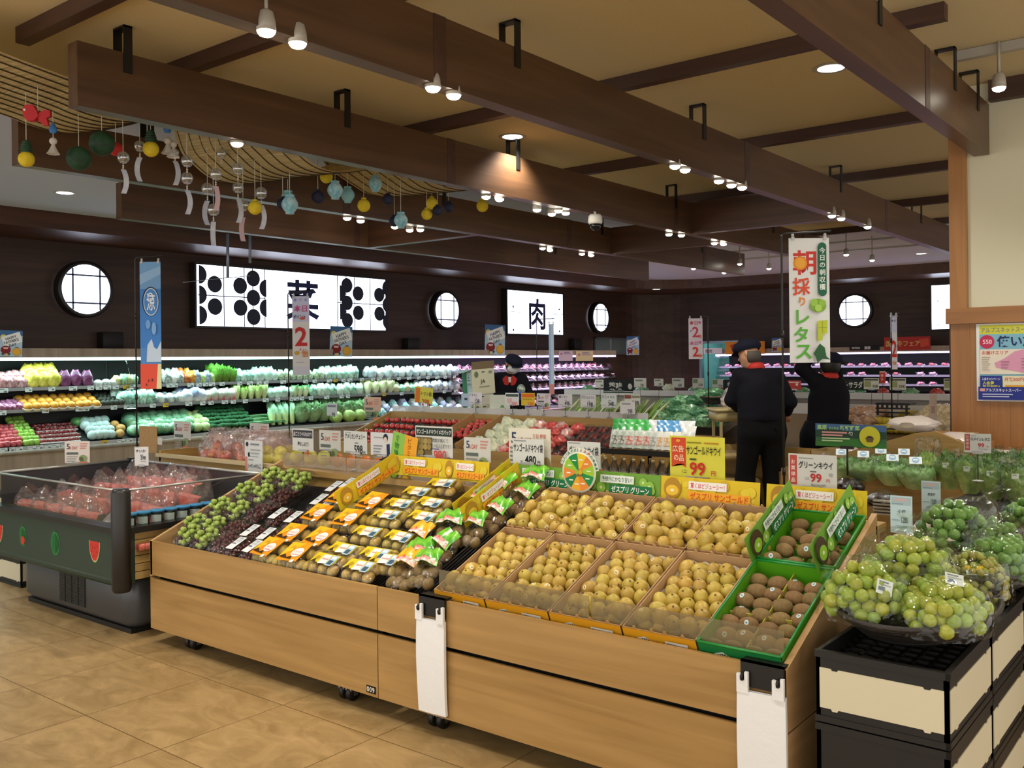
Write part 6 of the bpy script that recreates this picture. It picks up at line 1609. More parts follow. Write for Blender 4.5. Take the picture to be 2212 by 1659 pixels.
wall_case(TR(-10.2, 21.5, 0), 6.2, 'refrigerated meat case with violet light along the back wall', '#cfc0ff', (0.0,), (1.02, 1.22, 1.42))
SOFT = {}
def soft_bag(c1, c2, w, h, d, seed, lean=0.0, rough=0.22, lumps=0.08, sc=26):
 """a filled produce bag standing on a shelf"""
 key = (c1, c2, w, h, d, seed)
 if key in SOFT: return SOFT[key]
 rr = random.Random(seed); ph = [rr.uniform(0, 6.3) for _ in range(5)]
 def fn(u, v):
  a = 2 * PI * u
  q = (0.75 + 0.25 * math.sin(v * 2.2)) * (1 - 0.55 * max(0, v - 0.62) / 0.38) * (0.8 if v < 0.03 else 1)
  wr = 1 + lumps * math.sin(3 * a + ph[0] + 6 * v) + lumps * .8 * math.sin(7 * a + ph[1] - 9 * v)
  return (w / 2 * q * wr * math.cos(a), d / 2 * q * wr * math.sin(a) + lean * v * h, 0.002 + h * v * (1 + 0.05 * math.sin(2 * a + ph[2])))
 mb = MB(); m = P(c1, rough, coat=0.35, second=c2, nscale=sc, bump=0.4, bscale=45, vary=0.12)
 mb.grid(fn, 20, 10, m)
 top = [fn(i / 20, 1.0) for i in range(20)]
 mb.add(top, [tuple(range(20))], m, True)
 SOFT[key] = mb.mesh('bag')
 return SOFT[key]
def y_at(px, py, x=-11.95): return at(px, py, x=x).y
def along(me_list, name, cat, px0, px1, py, x, z, n, lab, group, ydir=1, rows=1, dx=-0.13, dz=0.0, jit=0.012, rz=0.25, base=PI / 2, sc=(0.9, 1.1), tilt=0.0):
 """n items side by side on a shelf of the left wall between two photo columns"""
 ya, yb = y_at(px0, py, x), y_at(px1, py, x)
 k = 0
 for r in range(rows):
  for i in range(n):
   k += 1
   y = ya + (yb - ya) * (i + 0.5) / n + rnd.uniform(-jit, jit)
   me = me_list[k % len(me_list)]
   rw = '' if rows == 1 else (', front', ', rear', ', last row', ', back')[r]
   inst(me, name, loc=(x + dx * r, y, z + dz * r), rot=(0, tilt, base + rnd.uniform(-rz, rz)), scale=rnd.uniform(*sc), label='%s, %s from left%s' % (lab, nth(i + 1), rw), cat=cat, group=group)
T1, T2 = 1.346, 1.076
XS = -12.03
g = lambda *a, **k: soft_bag(*a, **k)
# top shelf, left to right
top = 830
along([g('#a86a7a', '#d8c4c8', .15, .16, .13, 1), g('#8a4a52', '#c9a0a4', .15, .15, .13, 2)], 'fruit_bag', 'bagged fruit', -2, 62, top, XS, T1, 5, 'clear bag of pinkish fruit at the top shelf end', 'pink fruit bags', rows=2, dz=0.06)
along([g('#c9c23a', '#e0dc6a', .19, .21, .14, 3, lumps=.12)], 'grapefruit_bag', 'bagged fruit', 58, 126, top, XS, T1, 3, 'clear bag of yellow grapefruit on the top shelf', 'yellow grapefruit bags', rows=2, dz=0.10)
along([g('#5d2a52', '#7d4a72', .17, .22, .12, 4, rough=.15, sc=8)], 'grape_bag', 'bagged fruit', 127, 200, top, XS, T1, 3, 'glossy purple bag on the top shelf', 'purple bags')
along([g('#b8d0d4', '#e2ecec', .16, .09, .13, 5)], 'fruit_tray', 'fruit tray', 204, 250, top, XS, T1, 3, 'pale tray of fruit on the top shelf', 'pale fruit trays')
along([g('#5a9a62', '#a8cab0', .13, .14, .12, 6), g('#c9c86a', '#dfe0b0', .13, .14, .12, 7)], 'cut_fruit_box', 'boxed fruit', 246, 296, top, XS, T1, 4, 'clear green and yellow box behind the blue banner pole', 'boxed cut fruit')
along([g('#cfdcd6', '#f0f4f0', .15, .17, .12, 8), g('#4a5450', '#b8c4c0', .15, .18, .12, 9)], 'mushroom_bag', 'bagged vegetables', 352, 396, top - 6, XS, T1, 3, 'pale bag of mushrooms right of the blue banner', 'pale mushroom bags', rows=2, dz=.05)
along([g('#a83a30', '#d8b83a', .14, .18, .12, 10), g('#c98a2c', '#b83a30', .14, .16, .12, 11)], 'pepper_bag', 'bagged vegetables', 396, 420, top - 8, XS, T1, 2, 'bag of red and yellow peppers on the top shelf', 'pepper bags', rows=2, dz=.05)
along([g('#6fa83a', '#c9d8a0', .15, .16, .12, 12), g('#5a6f92', '#a8bcd0', .15, .18, .12, 13)], 'herb_bag', 'bagged vegetables', 418, 462, top - 9, XS, T1, 4, 'bag of greens between the peppers and the tall lettuce', 'bagged greens')
def leafy_bunch(h, r, lo, hi, seed, sleeve=None):
 mb = head(h, r, leaf_mat(lo, hi, h * .25, h), seed, 1.5, 3, 36)
 if sleeve: mb.lathe([(r * .45, 0.0), (r * .85, h * .55)], P(sleeve, 0.3, coat=.4), 18, caps=False)
 return mb.mesh('leafy_greens')
along([leafy_bunch(.24, .10, '#5a7a2a', '#69c23a', 3, '#5a4a2c')], 'leaf_lettuce', 'lettuce', 462, 508, top - 10, XS, T1, 3, 'bright leaf lettuce in a brown sleeve, top shelf', 'sleeved leaf lettuces', rows=2, dz=0.03)
along([g('#7fb8a8', '#d4ece4', .18, .16, .13, 14), g('#4a8a72', '#a8d4c4', .17, .15, .13, 15)], 'salad_bag', 'bagged vegetables', 505, 556, top - 11, XS, T1, 4, 'pale green salad bag right of the leaf lettuce', 'salad bags', rows=2, dz=0.03)
along([g('#9ac4b4', '#d8ece4', .16, .19, .12, 16, sc=9)], 'sprout_box', 'boxed vegetables', 555, 600, top - 12, XS, T1, 3, 'clear box of sprouts on the top shelf', 'sprout boxes', rows=2, dz=0.05)
along([g('#7a9a7a', '#d0dcc8', .13, .17, .11, 17), g('#4a7a52', '#c0d4b8', .13, .16, .11, 18)], 'herb_pack', 'packed herbs', 600, 700, top - 14, XS, T1, 8, 'small herb pack around the point day banner', 'small herb packs')
along([g('#58a08a', '#c9e8dc', .17, .19, .13, 19), g('#7fb4a0', '#dceee8', .17, .17, .13, 20)], 'greens_bag', 'bagged vegetables', 700, 772, top - 16, XS, T1, 6, 'bag of pale greens before the gap on the top shelf', 'bags of pale greens', rows=2, dz=0.03)
along([g('#a4c4cc', '#e4eef2', .18, .19, .13, 21), g('#8aa4b4', '#d8e4ec', .18, .17, .13, 22), g('#c0ccd0', '#f0f4f6', .18, .18, .13, 23)], 'bean_sprout_bag', 'bagged vegetables', 796, 990, 812, XS, T1, 13, 'silvery bag at the right end of the top shelf', 'silvery vegetable bags', rows=2, dz=0.02)
# second shelf
mid = 872
along([g('#8a2a5a', '#c08ab0', .13, .09, .12, 30, lumps=.15)], 'mango_net', 'netted fruit', -2, 46, 884, XS, T2, 4, 'dark pink mango in white net on the second shelf', 'netted mangoes', rows=2, dz=.04)
def cupped(col, col2):
 mb = MB()
 mb.lathe([(0.0, 0), (0.05, 0.004), (0.066, 0.03), (0.07, 0.045), (0.066, 0.045)], P('#eceae2', 0.6), 16, caps=False)
 mb.ball((0, 0, 0.048), (0.058, 0.058, 0.05), P(col, 0.4, second=col2, nscale=25, vary=.1), 14, 9)
 return mb.mesh('orange')
OC = cupped('#c98a2c', '#dca43c')
along([OC], 'orange', 'orange', 46, 214, 880, XS + .03, T2, 9, 'orange in a white foam cup on the second shelf', 'oranges in foam cups', rows=3, dz=.05, dx=-.12, base=0, tilt=0.5)
mb = MB(); mb.ball((0, 0, 0.045), (0.045, 0.038, 0.045), P('#23281f', 0.5, second='#31382a', nscale=60), 14, 10); mb.ball((0, 0, 0.088), (0.02, 0.018, 0.016), P('#2a2f22', .5), 10, 6)
AV = mb.mesh('avocado')
along([AV], 'avocado', 'avocado', 215, 262, 874, XS + .03, T2, 5, 'dark avocado on the second shelf', 'avocados', rows=3, dz=.045, dx=-.10, tilt=.4)
along([g('#5fae9a', '#d8eee8', .17, .22, .12, 31), g('#3f8a6a', '#b4dccc', .17, .20, .12, 32)], 'greens_bag', 'bagged vegetables', 255, 330, 868, XS, T2, 5, 'bag of green leaves behind the blue banner', 'bags of green leaves', rows=2, dz=.02)
along([g('#a8c4c4', '#e6f0f0', .16, .14, .12, 33), g('#47555a', '#a8bcc0', .15, .12, .12, 34)], 'mushroom_pack', 'packed vegetables', 330, 392, 866, XS, T2, 6, 'pale pack right of the blue banner on the second shelf', 'pale packs', rows=2, dz=.02)
along([g('#6a84b4', '#e8eef4', .22, .21, .15, 35, sc=7), g('#a4bcd4', '#f0f4f8', .22, .19, .15, 36, sc=7)], 'bean_bag', 'bagged vegetables', 392, 446, 864, XS, T2, 3, 'big blue and white bag on the second shelf', 'blue and white bags', rows=2, dz=.02)
along([g('#8ab49a', '#d8a8b4', .17, .18, .14, 37, sc=9), g('#b4d0c4', '#c8606a', .17, .17, .14, 38, sc=9)], 'salad_bag', 'bagged vegetables', 442, 506, 860, XS, T2, 5, 'pillow bag with red print on the second shelf', 'pillow bags with red print', rows=2, dz=.02)
along([leafy_bunch(.24, .07, '#bcd08a', '#6aa83c', 6, None), leafy_bunch(.26, .06, '#c8dca0', '#5a9a38', 8, None)], 'celery_lettuce', 'lettuce', 504, 578, 856, XS, T2, 5, 'tall pale green lettuce standing in its bag on the second shelf', 'tall lettuces', rows=2, dz=0)
along([g('#8cbcac', '#d0e8dc', .18, .17, .12, 39, sc=8)], 'sprout_tray', 'packed vegetables', 577, 628, 852, XS, T2, 4, 'clear tray of sprouts left of the banner pole', 'clear sprout trays', rows=2, dz=.02)
along([leafy_bunch(.23, .07, '#cfe0b4', '#2f9a52', 9, None)], 'pak_choi', 'pak choi', 630, 664, 849, XS, T2, 3, 'bag of bright pak choi right of the banner pole', 'bags of pak choi', rows=1)
along([g('#6fae94', '#dcefe6', .18, .22, .13, 40), g('#4f9a7c', '#b8dccc', .18, .21, .13, 41), g('#a4ccb8', '#eaf4ee', .18, .21, .13, 42)], 'greens_bag', 'bagged vegetables', 668, 782, 845, XS, T2, 8, 'tall bag of leafy greens amid the second shelf', 'tall bags of leafy greens', rows=2, dz=.0)
along([leafy_bunch(.26, .085, '#e2ecd0', '#c9e08a', 12, None)], 'napa_cabbage', 'cabbage', 785, 850, 838, XS, T2, 4, 'white napa cabbage leaning on the second shelf', 'napa cabbages on the shelf', rows=2, dx=-.1)
along([g('#3fae7a', '#a4e0c0', .17, .13, .13, 43), g('#b4b48a', '#e0e0c4', .16, .15, .12, 44)], 'bean_tray', 'packed vegetables', 850, 905, 834, XS, T2, 5, 'green pack right of the napa cabbage', 'green packs', rows=2, dz=.02)
along([g('#7a86a4', '#d4dcea', .18, .18, .13, 45), g('#a8b4c4', '#eceff4', .18, .17, .13, 46)], 'mushroom_bag', 'bagged vegetables', 904, 992, 830, XS, T2, 7, 'bluish silver bag at the right end of the second shelf', 'bluish silver bags', rows=2, dz=.02)
# sloping deck
def deck_rows(me_list, name, cat, px0, px1, rows, n, lab, group, pitch=0.1, s0=0.03, py0=955, lift=0.0, stack=0.0, rz=3.1, sc=(.93, 1.07), skew=0.0, tilt=(0, 0)):
 """rows of pieces climbing the sloping deck of the left wall case"""
 for r in range(rows):
  s = s0 + r * pitch
  x = -11.78 - s; z = 0.628 + s * 0.327 + lift + stack * r
  ya = y_at(px0 + skew * r, py0, x); yb = y_at(px1 + skew * r, py0, x)
  m = n if r % 2 == 0 else n
  for i in range(m):
   y = ya + (yb - ya) * (i + 0.5 + (0.25 if r % 2 else -0.05)) / m
   inst(me_list[(i + r) % len(me_list)], name, loc=(x, y + rnd.uniform(-.008, .008), z), rot=(tilt[0], tilt[1], rnd.uniform(-rz, rz)), scale=rnd.uniform(*sc), label='%s, %s from left, %s row up' % (lab, nth(i + 1), nth(r + 1)), cat=cat, group=group)
def apple_me(c1, c2):
 mb = MB(); r = .043
 mb.lathe([(0, .010), (.012, .004), (.026, .004), (r * .95, .025), (r, .046), (r * .9, .066), (r * .55, .079), (r * .25, .078), (0, .068)], P(c1, 0.3, coat=.3, second=c2, nscale=22, vary=.1), 16)
 mb.tube([(0, 0, .068), (.003, 0, .088)], .002, NUB, 5)
 return mb.mesh('apple')
RA, GA = apple_me('#a83a44', '#c05a5c'), apple_me('#7fae3a', '#9ac250')
deck_rows([RA], 'red_apple', 'apple', -4, 48, 6, 4, 'red apple in the wall case heap', 'red apples in the wall case', 0.085, 0.04, 958, stack=.008, skew=-4)
deck_rows([GA], 'green_apple', 'apple', 50, 86, 8, 3, 'green apple in the wall case heap', 'green apples in the wall case', 0.085, 0.04, 957, stack=.010, skew=-5.5)
def plumtray(c):
 mb = MB(); mb.rbox(-.085, -.06, 0, .085, .06, .02, .02, P('#d8d4d4', 0.4))
 for i in range(3):
  for j in range(2): mb.ball((-.052 + .052 * i, -.028 + .056 * j, .034), .027, P(c, 0.2, coat=.5, second='#a8202c', nscale=20), 12, 8)
 mb.rbox(-.083, -.058, .02, .083, .058, .066, .02, CLEAR)
 return mb.mesh('plum_tray')
deck_rows([plumtray('#6a1420')], 'plum_tray', 'fruit tray', 84, 168, 5, 5, 'clear tray of dark red plums in the wall case', 'trays of dark red plums', 0.125, 0.07, 952, rz=.1, skew=-4)
mb = MB(); mb.ball((0, 0, .062), (.068, .068, .062), P('#9ab8b4', 0.6, second='#c4d8d4', nscale=60, bump=.5, bscale=120), 18, 12); MEL = mb.mesh('netted_melon')
mb = MB(); mb.ball((0, 0, .06), (.064, .064, .06), P('#c98a3c', 0.55, second='#b8a468', nscale=14), 18, 12); MEL2 = mb.mesh('orange_melon')
mb = MB(); mb.ball((0, 0, .075), (.085, .08, .075), P('#2f6a3a', 0.4, second='#6fae62', nscale=9), 18, 12); WML = mb.mesh('small_watermelon')
deck_rows([MEL], 'netted_melon', 'melon', 192, 248, 4, 4, 'melon in a pale foam net in the wall case', 'melons in foam nets', 0.13, 0.08, 945, stack=.01, skew=-7, rz=.3)
deck_rows([MEL2], 'orange_melon', 'melon', 250, 272, 3, 1, 'orange skinned melon beside the foam-netted melons', 'orange skinned melons', 0.13, 0.08, 940, stack=.01, skew=-6, rz=.3)
deck_rows([WML], 'small_watermelon', 'watermelon', 160, 190, 1, 2, 'small striped watermelon behind the netted melons', 'small striped watermelons', 0.13, 0.52, 945)
def cabbage_me(c1, c2, r, seed, wrap=True):
 mb = MB(); rr = random.Random(seed); ph = rr.uniform(0, 6)
 for k in range(4):
  f = 1 - .04 * k
  mb.lathe([(0, .0), (r * .6 * f, r * .12), (r * .95 * f, r * .55), (r * f, r * .9), (r * .82 * f, r * 1.35), (r * .45 * f, r * (1.6 + .02 * k)), (0, r * 1.66)], leaf_mat(c1, c2, 0, r * 1.7), 22, RZ(ph + k), fn=lambda a, i, k=k: 1 + .05 * math.sin(3 * a + k * 2) + .03 * math.sin(8 * a + i + k))
 if wrap: mb.lathe([(0, -.001), (r * .7, r * .1), (r * 1.05, r * .7), (r * .95, r * 1.3), (r * .4, r * 1.7), (0, r * 1.72)], CLEARB, 20, fn=lambda a, i: 1 + .04 * math.sin(5 * a + 2 * i))
 return mb.mesh('cabbage')
CAB = [cabbage_me('#4f9a6a', '#a8dcb8', .095, 1), cabbage_me('#3f8a5a', '#8ccfa4', .09, 2)]
deck_rows(CAB, 'wrapped_cabbage', 'cabbage', 282, 415, 4, 8, 'wrapped cabbage in the wall case', 'wrapped cabbages', 0.16, 0.10, 936, rz=.6, skew=-6)
LET = [cabbage_me('#8ab45a', '#cfe6a8', .085, 5, False)]
deck_rows(LET, 'pale_lettuce', 'lettuce', 417, 452, 4, 2, 'pale green lettuce beside the broccoli', 'pale green lettuces', 0.15, 0.08, 932, rz=.6, skew=-8)
def broccoli_me():
 mb = MB(); rr = random.Random(9)
 mb.lathe([(.018, 0), (.022, .03), (.03, .055)], P('#5a8a4a', .6), 12)
 for i in range(26):
  a = i * 2.4; q = math.sqrt(i / 26) * .052
  mb.ball((q * math.cos(a), q * math.sin(a), .058 + .032 * math.sqrt(max(0, 1 - (q / .06) ** 2))), .021 + rr.uniform(-.002, .003), P('#1f5a34', .85, second='#2f7444', nscale=160, bump=.6, bscale=300, vary=.1), 9, 6)
 return mb.mesh('broccoli')
BRO = broccoli_me()
deck_rows([BRO], 'broccoli', 'broccoli', 452, 548, 6, 8, 'broccoli head in the wall case', 'broccoli heads', 0.105, 0.05, 928, stack=.014, skew=-6)
def stalks(c1, c2, n, L, seed, spread=.05, r=.007):
 mb = MB(); rr = random.Random(seed)
 for i in range(n):
  x = rr.uniform(-spread, spread); z = .01 + rr.uniform(0, spread * .8)
  mb.tube([(x, -L / 2, z), (x + rr.uniform(-.01, .01), 0, z + .01), (x * 1.6, L / 2, z + rr.uniform(0, .03))], [r, r * .9, r * .4], P(c1 if i % 2 else c2, .45, vary=.1), 6)
 return mb.mesh('stalks')
deck_rows([stalks('#5a9a62', '#8cc48a', 9, .3, 1, .03)], 'asparagus_bundle', 'asparagus', 540, 600, 3, 9, 'slim green stalk bundle right of the broccoli', 'green stalk bundles', 0.13, 0.12, 922, rz=.15, tilt=(0, 0.35), lift=.03)
deck_rows([leafy_bunch(.30, .06, '#c4dc8c', '#8fd0b4', 21, None)], 'leek_bag', 'leeks', 585, 640, 3, 4, 'bunch of pale leaves spraying up from the wall case', 'pale leafy bunches', 0.14, 0.12, 920, rz=.4, tilt=(0, -0.3))
DL = [head(.26, .16, leaf_mat('#9ab886', '#5d8a58', 0, .26), s, 1.6, 4, 44).mesh('large_leaf_cabbage') for s in (31, 32)]
deck_rows(DL, 'large_leaf_cabbage', 'cabbage', 640, 800, 3, 7, 'spreading leafy cabbage in the wall case', 'spreading leafy cabbages', 0.2, 0.16, 915, rz=3, skew=-3)
deck_rows([cabbage_me('#7aa04a', '#b4cf7a', .12, 8, False)], 'round_cabbage', 'cabbage', 715, 790, 1, 3, 'round green cabbage below the spreading leaves', 'round green cabbages', 0.2, 0.02, 940, lift=.0, rz=1)
mb = MB(); mb.tube([(0, -.18, .045), (0, -.1, .05), (0, .1, .05), (0, .2, .05)], [.02, .042, .045, .03], P('#e2ead8', .4), 14); DAI = mb.mesh('daikon')
deck_rows([DAI], 'daikon', 'radish', 628, 668, 2, 1, 'white daikon radish beside the banner pole', 'daikon radishes', .08, .25, 925, rz=.2, lift=.08, stack=.05)
deck_rows([g('#5fb0b8', '#d8eef0', .17, .15, .14, 50), g('#8a84b8', '#dcdcee', .17, .15, .14, 51), g('#c8c4cc', '#f0eef0', .17, .14, .14, 52)], 'vegetable_bag', 'bagged vegetables', 815, 1000, 3, 9, 'blue or violet tinted bag at the deck end', 'tinted vegetable bags', 0.19, 0.12, 895, rz=.5)
# price tags on the shelf edges
def shelf_tags(specs, py, x, z, lev):
 for i, px in enumerate(specs):
  y = y_at(px, py, x)
  mb = MB(); w = 0.085 + 0.02 * (i % 3 == 0); c = '#d3ae2c' if i % 17 == 8 else '#d8e4e6'
  board(mb, w, .055, c, .002)
  draw(mb, [('r', 8, 8, 50, 10, '#8a979c'), ('r', 50, 30, 36, 20, '#6f7c84')], w / 100, -w / 2, .055)
  o = mb.obj('shelf_price_tag', loc=(x, y, z), rot=(0, 0, PI / 2), label='small price tag, %s from left on the wall case %s' % (nth(i + 1), lev), cat='price tag', group='shelf price tags')
shelf_tags([8, 62, 112, 158, 196, 214, 232, 250, 272, 288, 366, 378, 412, 430, 444, 458, 480, 518, 540, 560, 575, 612, 660, 680, 712, 725, 742, 756, 782, 806, 820, 840, 862, 884, 905, 925, 945, 962, 982], 838, -11.967, 1.30, 'upper shelf edge')
shelf_tags([4, 98, 170, 184, 246, 274, 288, 330, 358, 408, 438, 456, 486, 504, 530, 574, 600, 628, 640, 652, 672, 706, 738, 752, 795, 830, 868, 900, 930, 960, 985], 868, -11.967, 1.03, 'lower shelf edge')
shelf_tags([10, 24, 42, 70, 86, 104, 120, 140, 225, 262, 280, 446, 470, 505, 520, 545], 950, -11.732, .592, 'deck edge')
# meat
def meat_me(c1, c2, h, seed):
 mb = MB(); mb.rbox(-.08, -.055, 0, .08, .055, .02, .015, P('#e8e4ee', .4))
 rr = random.Random(seed)
 for i in range(5): mb.ball((rr.uniform(-.04, .04), rr.uniform(-.025, .025), .02 + h * .4), (.035, .028, h * .5), P(c1, .25, coat=.4, second=c2, nscale=30, vary=.15), 10, 6)
 mb.rbox(-.078, -.053, .02, .078, .053, .03 + h, .015, CLEAR)
 return mb.mesh('meat_tray')
MT = [meat_me('#a8485a', '#d8a0ac', .05, 1), meat_me('#c86a7a', '#e4c0c8', .06, 2), meat_me('#b8383c', '#d0787a', .05, 3), meat_me('#c8a0b4', '#ecdce4', .06, 4)]
k = 0
for lev, z, xx in (('top shelf', 1.42, -12.02), ('middle shelf', 1.22, -12.02), ('low shelf', 1.02, -12.02), ('deck', .70, -11.95)):
 for r in range(2):
  for i in range(22):
   y = 13.4 + i * .24 + rnd.uniform(-.02, .02)
   inst(MT[(i // 4 + r + k) % 4], 'meat_tray', loc=(xx - .17 * r, y, z + .045 * r + (.05 * r if lev == 'deck' else 0)), rot=(rnd.uniform(-.05, .05), .5, PI / 2 + rnd.uniform(-.2, .2)), label='wrapped meat tray, %s from left, %s row, %s of the dark-wall meat case' % (nth(i + 1), ('front', 'rear')[r], lev), cat='meat tray', group='meat trays along the dark wall')
 k += 1
for lev, z, yy in (('top shelf', 1.42, 20.97), ('middle shelf', 1.22, 20.97), ('low shelf', 1.02, 20.97)):
 for i in range(22):
  if lev != 'top shelf' and i % 3 == 2: continue
  inst(MT[(i // 3 + k) % 4], 'meat_tray', loc=(-10.0 + i * .245, yy, z), rot=(.45, 0, rnd.uniform(-.2, .2)), label='wrapped meat tray, %s from left on the %s of the back wall case' % (nth(i + 1), lev), cat='meat tray', group='meat trays on the back wall')
 k += 1
for (px0, py0, px1, py1, col, els, lab) in (
 (1567, 738, 1652, 765, '#d88a2c', [('p', [(12, 8), (30, 4), (44, 10), (36, 26), (20, 28)], '#b8402c'), ('p', [(50, 10), (74, 6), (88, 16), (70, 28), (54, 24)], '#c0502c')], 'orange maple leaf board above the back meat case'),
 (1835, 746, 1900, 757, '#1a1a20', [('t', '宮崎県産', 8, 5, 7, '#d0d0d8', 30, .02), ('t', '黒豚', 50, 4, 10, '#e0e0e8', 34, .03)], 'black board with white characters above the back meat case'),
 (1910, 728, 2010, 756, '#a8322c', [('t', '国産牛フェア', 4, 8, 14, '#c9b06a', 74, .04), ('p', [(76, 6), (96, 4), (98, 20), (80, 24)], '#c8503c')], 'red board with gold lettering above the back meat case'),
 (1520, 752, 1560, 764, '#d8d4e4', [('t', '豚肉', 10, 6, 18, '#5a5a6a', 60)], 'small pale board above the left part of the back meat case')):
 c, w, h = card_box(px0, py0, px1, py1, y=20.66)
 mb = MB(); board(mb, w, h, col, .004); draw(mb, els, w / 100, -w / 2, h, step=.003); mb.obj('case_sign', label=lab, cat='sign', loc=c)
for (px0, px1, lab, col) in ((1208, 1238, 'pink and white notice on the meat case canopy', '#d8c4d8'), (1245, 1282, 'cream and yellow notice on the meat case canopy', '#d8c89a')):
 a = at(px0, 780, x=-11.73); b = at(px1, 780, x=-11.73); top_ = at(px0, 758, x=-11.73).z
 w = b.y - a.y; h = top_ - a.z
 mb = MB(); board(mb, w, h, col, .003); draw(mb, [('c', 18, 12, 8, '#c87a9a', 4), ('r', 36, 4, 40, 4, '#9a8aa8'), ('r', 36, 10, 50, 3, '#b0a0b8')], w / 100, -w / 2, h, step=.003)
 mb.obj('case_sign', label=lab, cat='sign', loc=(-11.74, (a.y + b.y) / 2, a.z), rot=(0, 0, PI / 2))
# == DISPLAYS BEHIND THE FRONT ONE
t = thing('fruit_display', 'wooden display behind the chest cooler holding bagged apples and citrus', 'display stand', (-6.75, 4.03, 0))
mb = MB(); mb.box(0, 0, 0.1, 3.5, 0.02, 0.90, OAK); mb.box(0.02, 0.02, 0.05, 3.48, 0.95, 0.80, P('#4b3a22', .6)); mb.box(0, 0, 0.80, 0.022, 0.97, 0.95, OAKY); mb.box(3.48, 0, 0.1, 3.5, 0.97, 0.93, OAKY); mb.obj('stand_body', t)
mb = MB(); mb.prism([(0.02, 0.80), (0.95, 0.80), (0.95, 0.83), (0.02, 0.90)], 0, 0.02, 3.48, P('#8d6f42', .55)); mb.obj('sloping_shelf', t)
mb = MB(); mb.box(-0.02, -0.02, 0.90, 1.62, 0.03, 0.925, P('#c9b48a', .5)); mb.obj('front_lip', t)
a = at(325, 990, y=4.25)
mb = MB(); mb.box(-0.17, 0, 0, 0.10, 0.006, 0.22, CARD); mb.obj('cardboard_flap', label='brown cardboard flap standing left of the bagged apples', cat='cardboard', loc=(a.x, 4.25, 0.885))
for i, (px0, px1) in enumerate(((602, 740), (742, 850))):
 a = at(px0, 985, y=3.96); b = at(px1, 985, y=3.96)
 t = thing('acrylic_guard', 'clear acrylic guard on the wooden ledge below the price cards, %s one' % ('left', 'right')[i], 'guard', (a.x, 3.985, 0.935))
 mb = MB(); mb.box(0, 0, 0, b.x - a.x, 0.003, 0.085, film('#f2eee6', .06, .06, 0, haze=.22, hazecol='#dccdb8')); mb.box(0, -0.03, 0, b.x - a.x, 0.0, 0.002, film('#f2eee6', .06, .06, 0, haze=.2, hazecol='#dccdb8')); mb.obj('pane', t)
def fruit_bag(me, n, R, seed, name, filmm):
 t = thing(name, 'x', 'bagged fruit'); rr = random.Random(seed)
 for i in range(n):
  a_ = 2 * PI * i / max(1, n - 1)
  inst(me, 'fruit', t, loc=((0 if i == n - 1 else R * math.cos(a_)), (0 if i == n - 1 else R * .8 * math.sin(a_)), .004 + (.055 if i == n - 1 else 0)), rot=(rr.uniform(-.6, .6), rr.uniform(-.6, .6), rr.uniform(0, 6)))
 def fn(u, v):
  a_ = 2 * PI * u
  q = math.cos(max(0, v - .15) * 1.45) ** .6 if v < .8 else .45 + .4 * (v - .8)
  wr = 1 + .10 * math.sin(4 * a_ + 5 * v + seed) + .07 * math.sin(9 * a_ - 8 * v)
  return ((R + .06) * q * wr * math.cos(a_), (R * .8 + .06) * q * wr * math.sin(a_), .002 + v * .24)
 mb = MB(); mb.grid(fn, 28, 14, filmm); mb.obj('clear_bag', t)
 return t
PKA = apple_me('#b8524a', '#c98a52')
mb = MB(); mb.ball((0, 0, .045), (.048, .048, .044), P('#c9c23a', .4, second='#d8d45a', nscale=30), 16, 10); CIT = mb.mesh('citrus')
mb = MB(); mb.ball((0, 0, .04), (.042, .042, .038), P('#d8742c', .4, second='#e0863c', nscale=30), 16, 10); ORG = mb.mesh('orange')
fb = None
for i, (px, py) in enumerate(((370, 1000), (420, 1002), (470, 1004), (515, 1006), (400, 988), (450, 990), (500, 992))):
 p = at(px, py, z=.90)
 o = fruit_bag(PKA, 6, .07, 3, 'apple_bag', BAGF) if fb is None else copy_tree(fb); fb = fb or o
 o.location = (p.x, 4.20 + (.22 if i > 3 else 0) + .03 * (i % 2), .892 - (.018 if i > 3 else 0)); o.rotation_euler = (0, 0, i * 1.3); o['label'] = 'clear bag of red apples behind the chest cooler, %s from left in the %s row' % (nth(i % 4 + 1), 'front' if i < 4 else 'rear'); o['group'] = 'bagged red apples'
fb = None
for i, px in enumerate((548, 590, 632, 575, 618)):
 p = at(px, 998, z=.92)
 o = fruit_bag(CIT, 6, .07, 5, 'citrus_bag', BAGF) if fb is None else copy_tree(fb); fb = fb or o
 o.location = (p.x - (.25 if i > 2 else .1), 4.18 + (.24 if i > 2 else 0), .892 - (.018 if i > 2 else 0)); o.rotation_euler = (0, 0, i); o['label'] = 'clear bag of yellow citrus behind the grapes, %s from left in the %s row' % (nth(i % 3 + 1), 'front' if i < 3 else 'rear'); o['group'] = 'bagged yellow citrus'
for i in range(14):
 px = 640 + (i % 7) * 30
 y = 4.2 + .13 * (i // 7); x = at(px, 975, y=y).x
 inst(CIT if i % 7 < 3 else ORG, 'lemon' if i % 7 < 3 else 'orange', loc=(x, y, .895 + (.02 if i < 7 else .02)), label='%s behind the acrylic guard, %s from left in the %s row' % ('yellow citrus' if i % 7 < 3 else 'orange', nth(i % 7 + 1), 'front' if i < 7 else 'rear'), cat='citrus', group='loose citrus behind the guard')
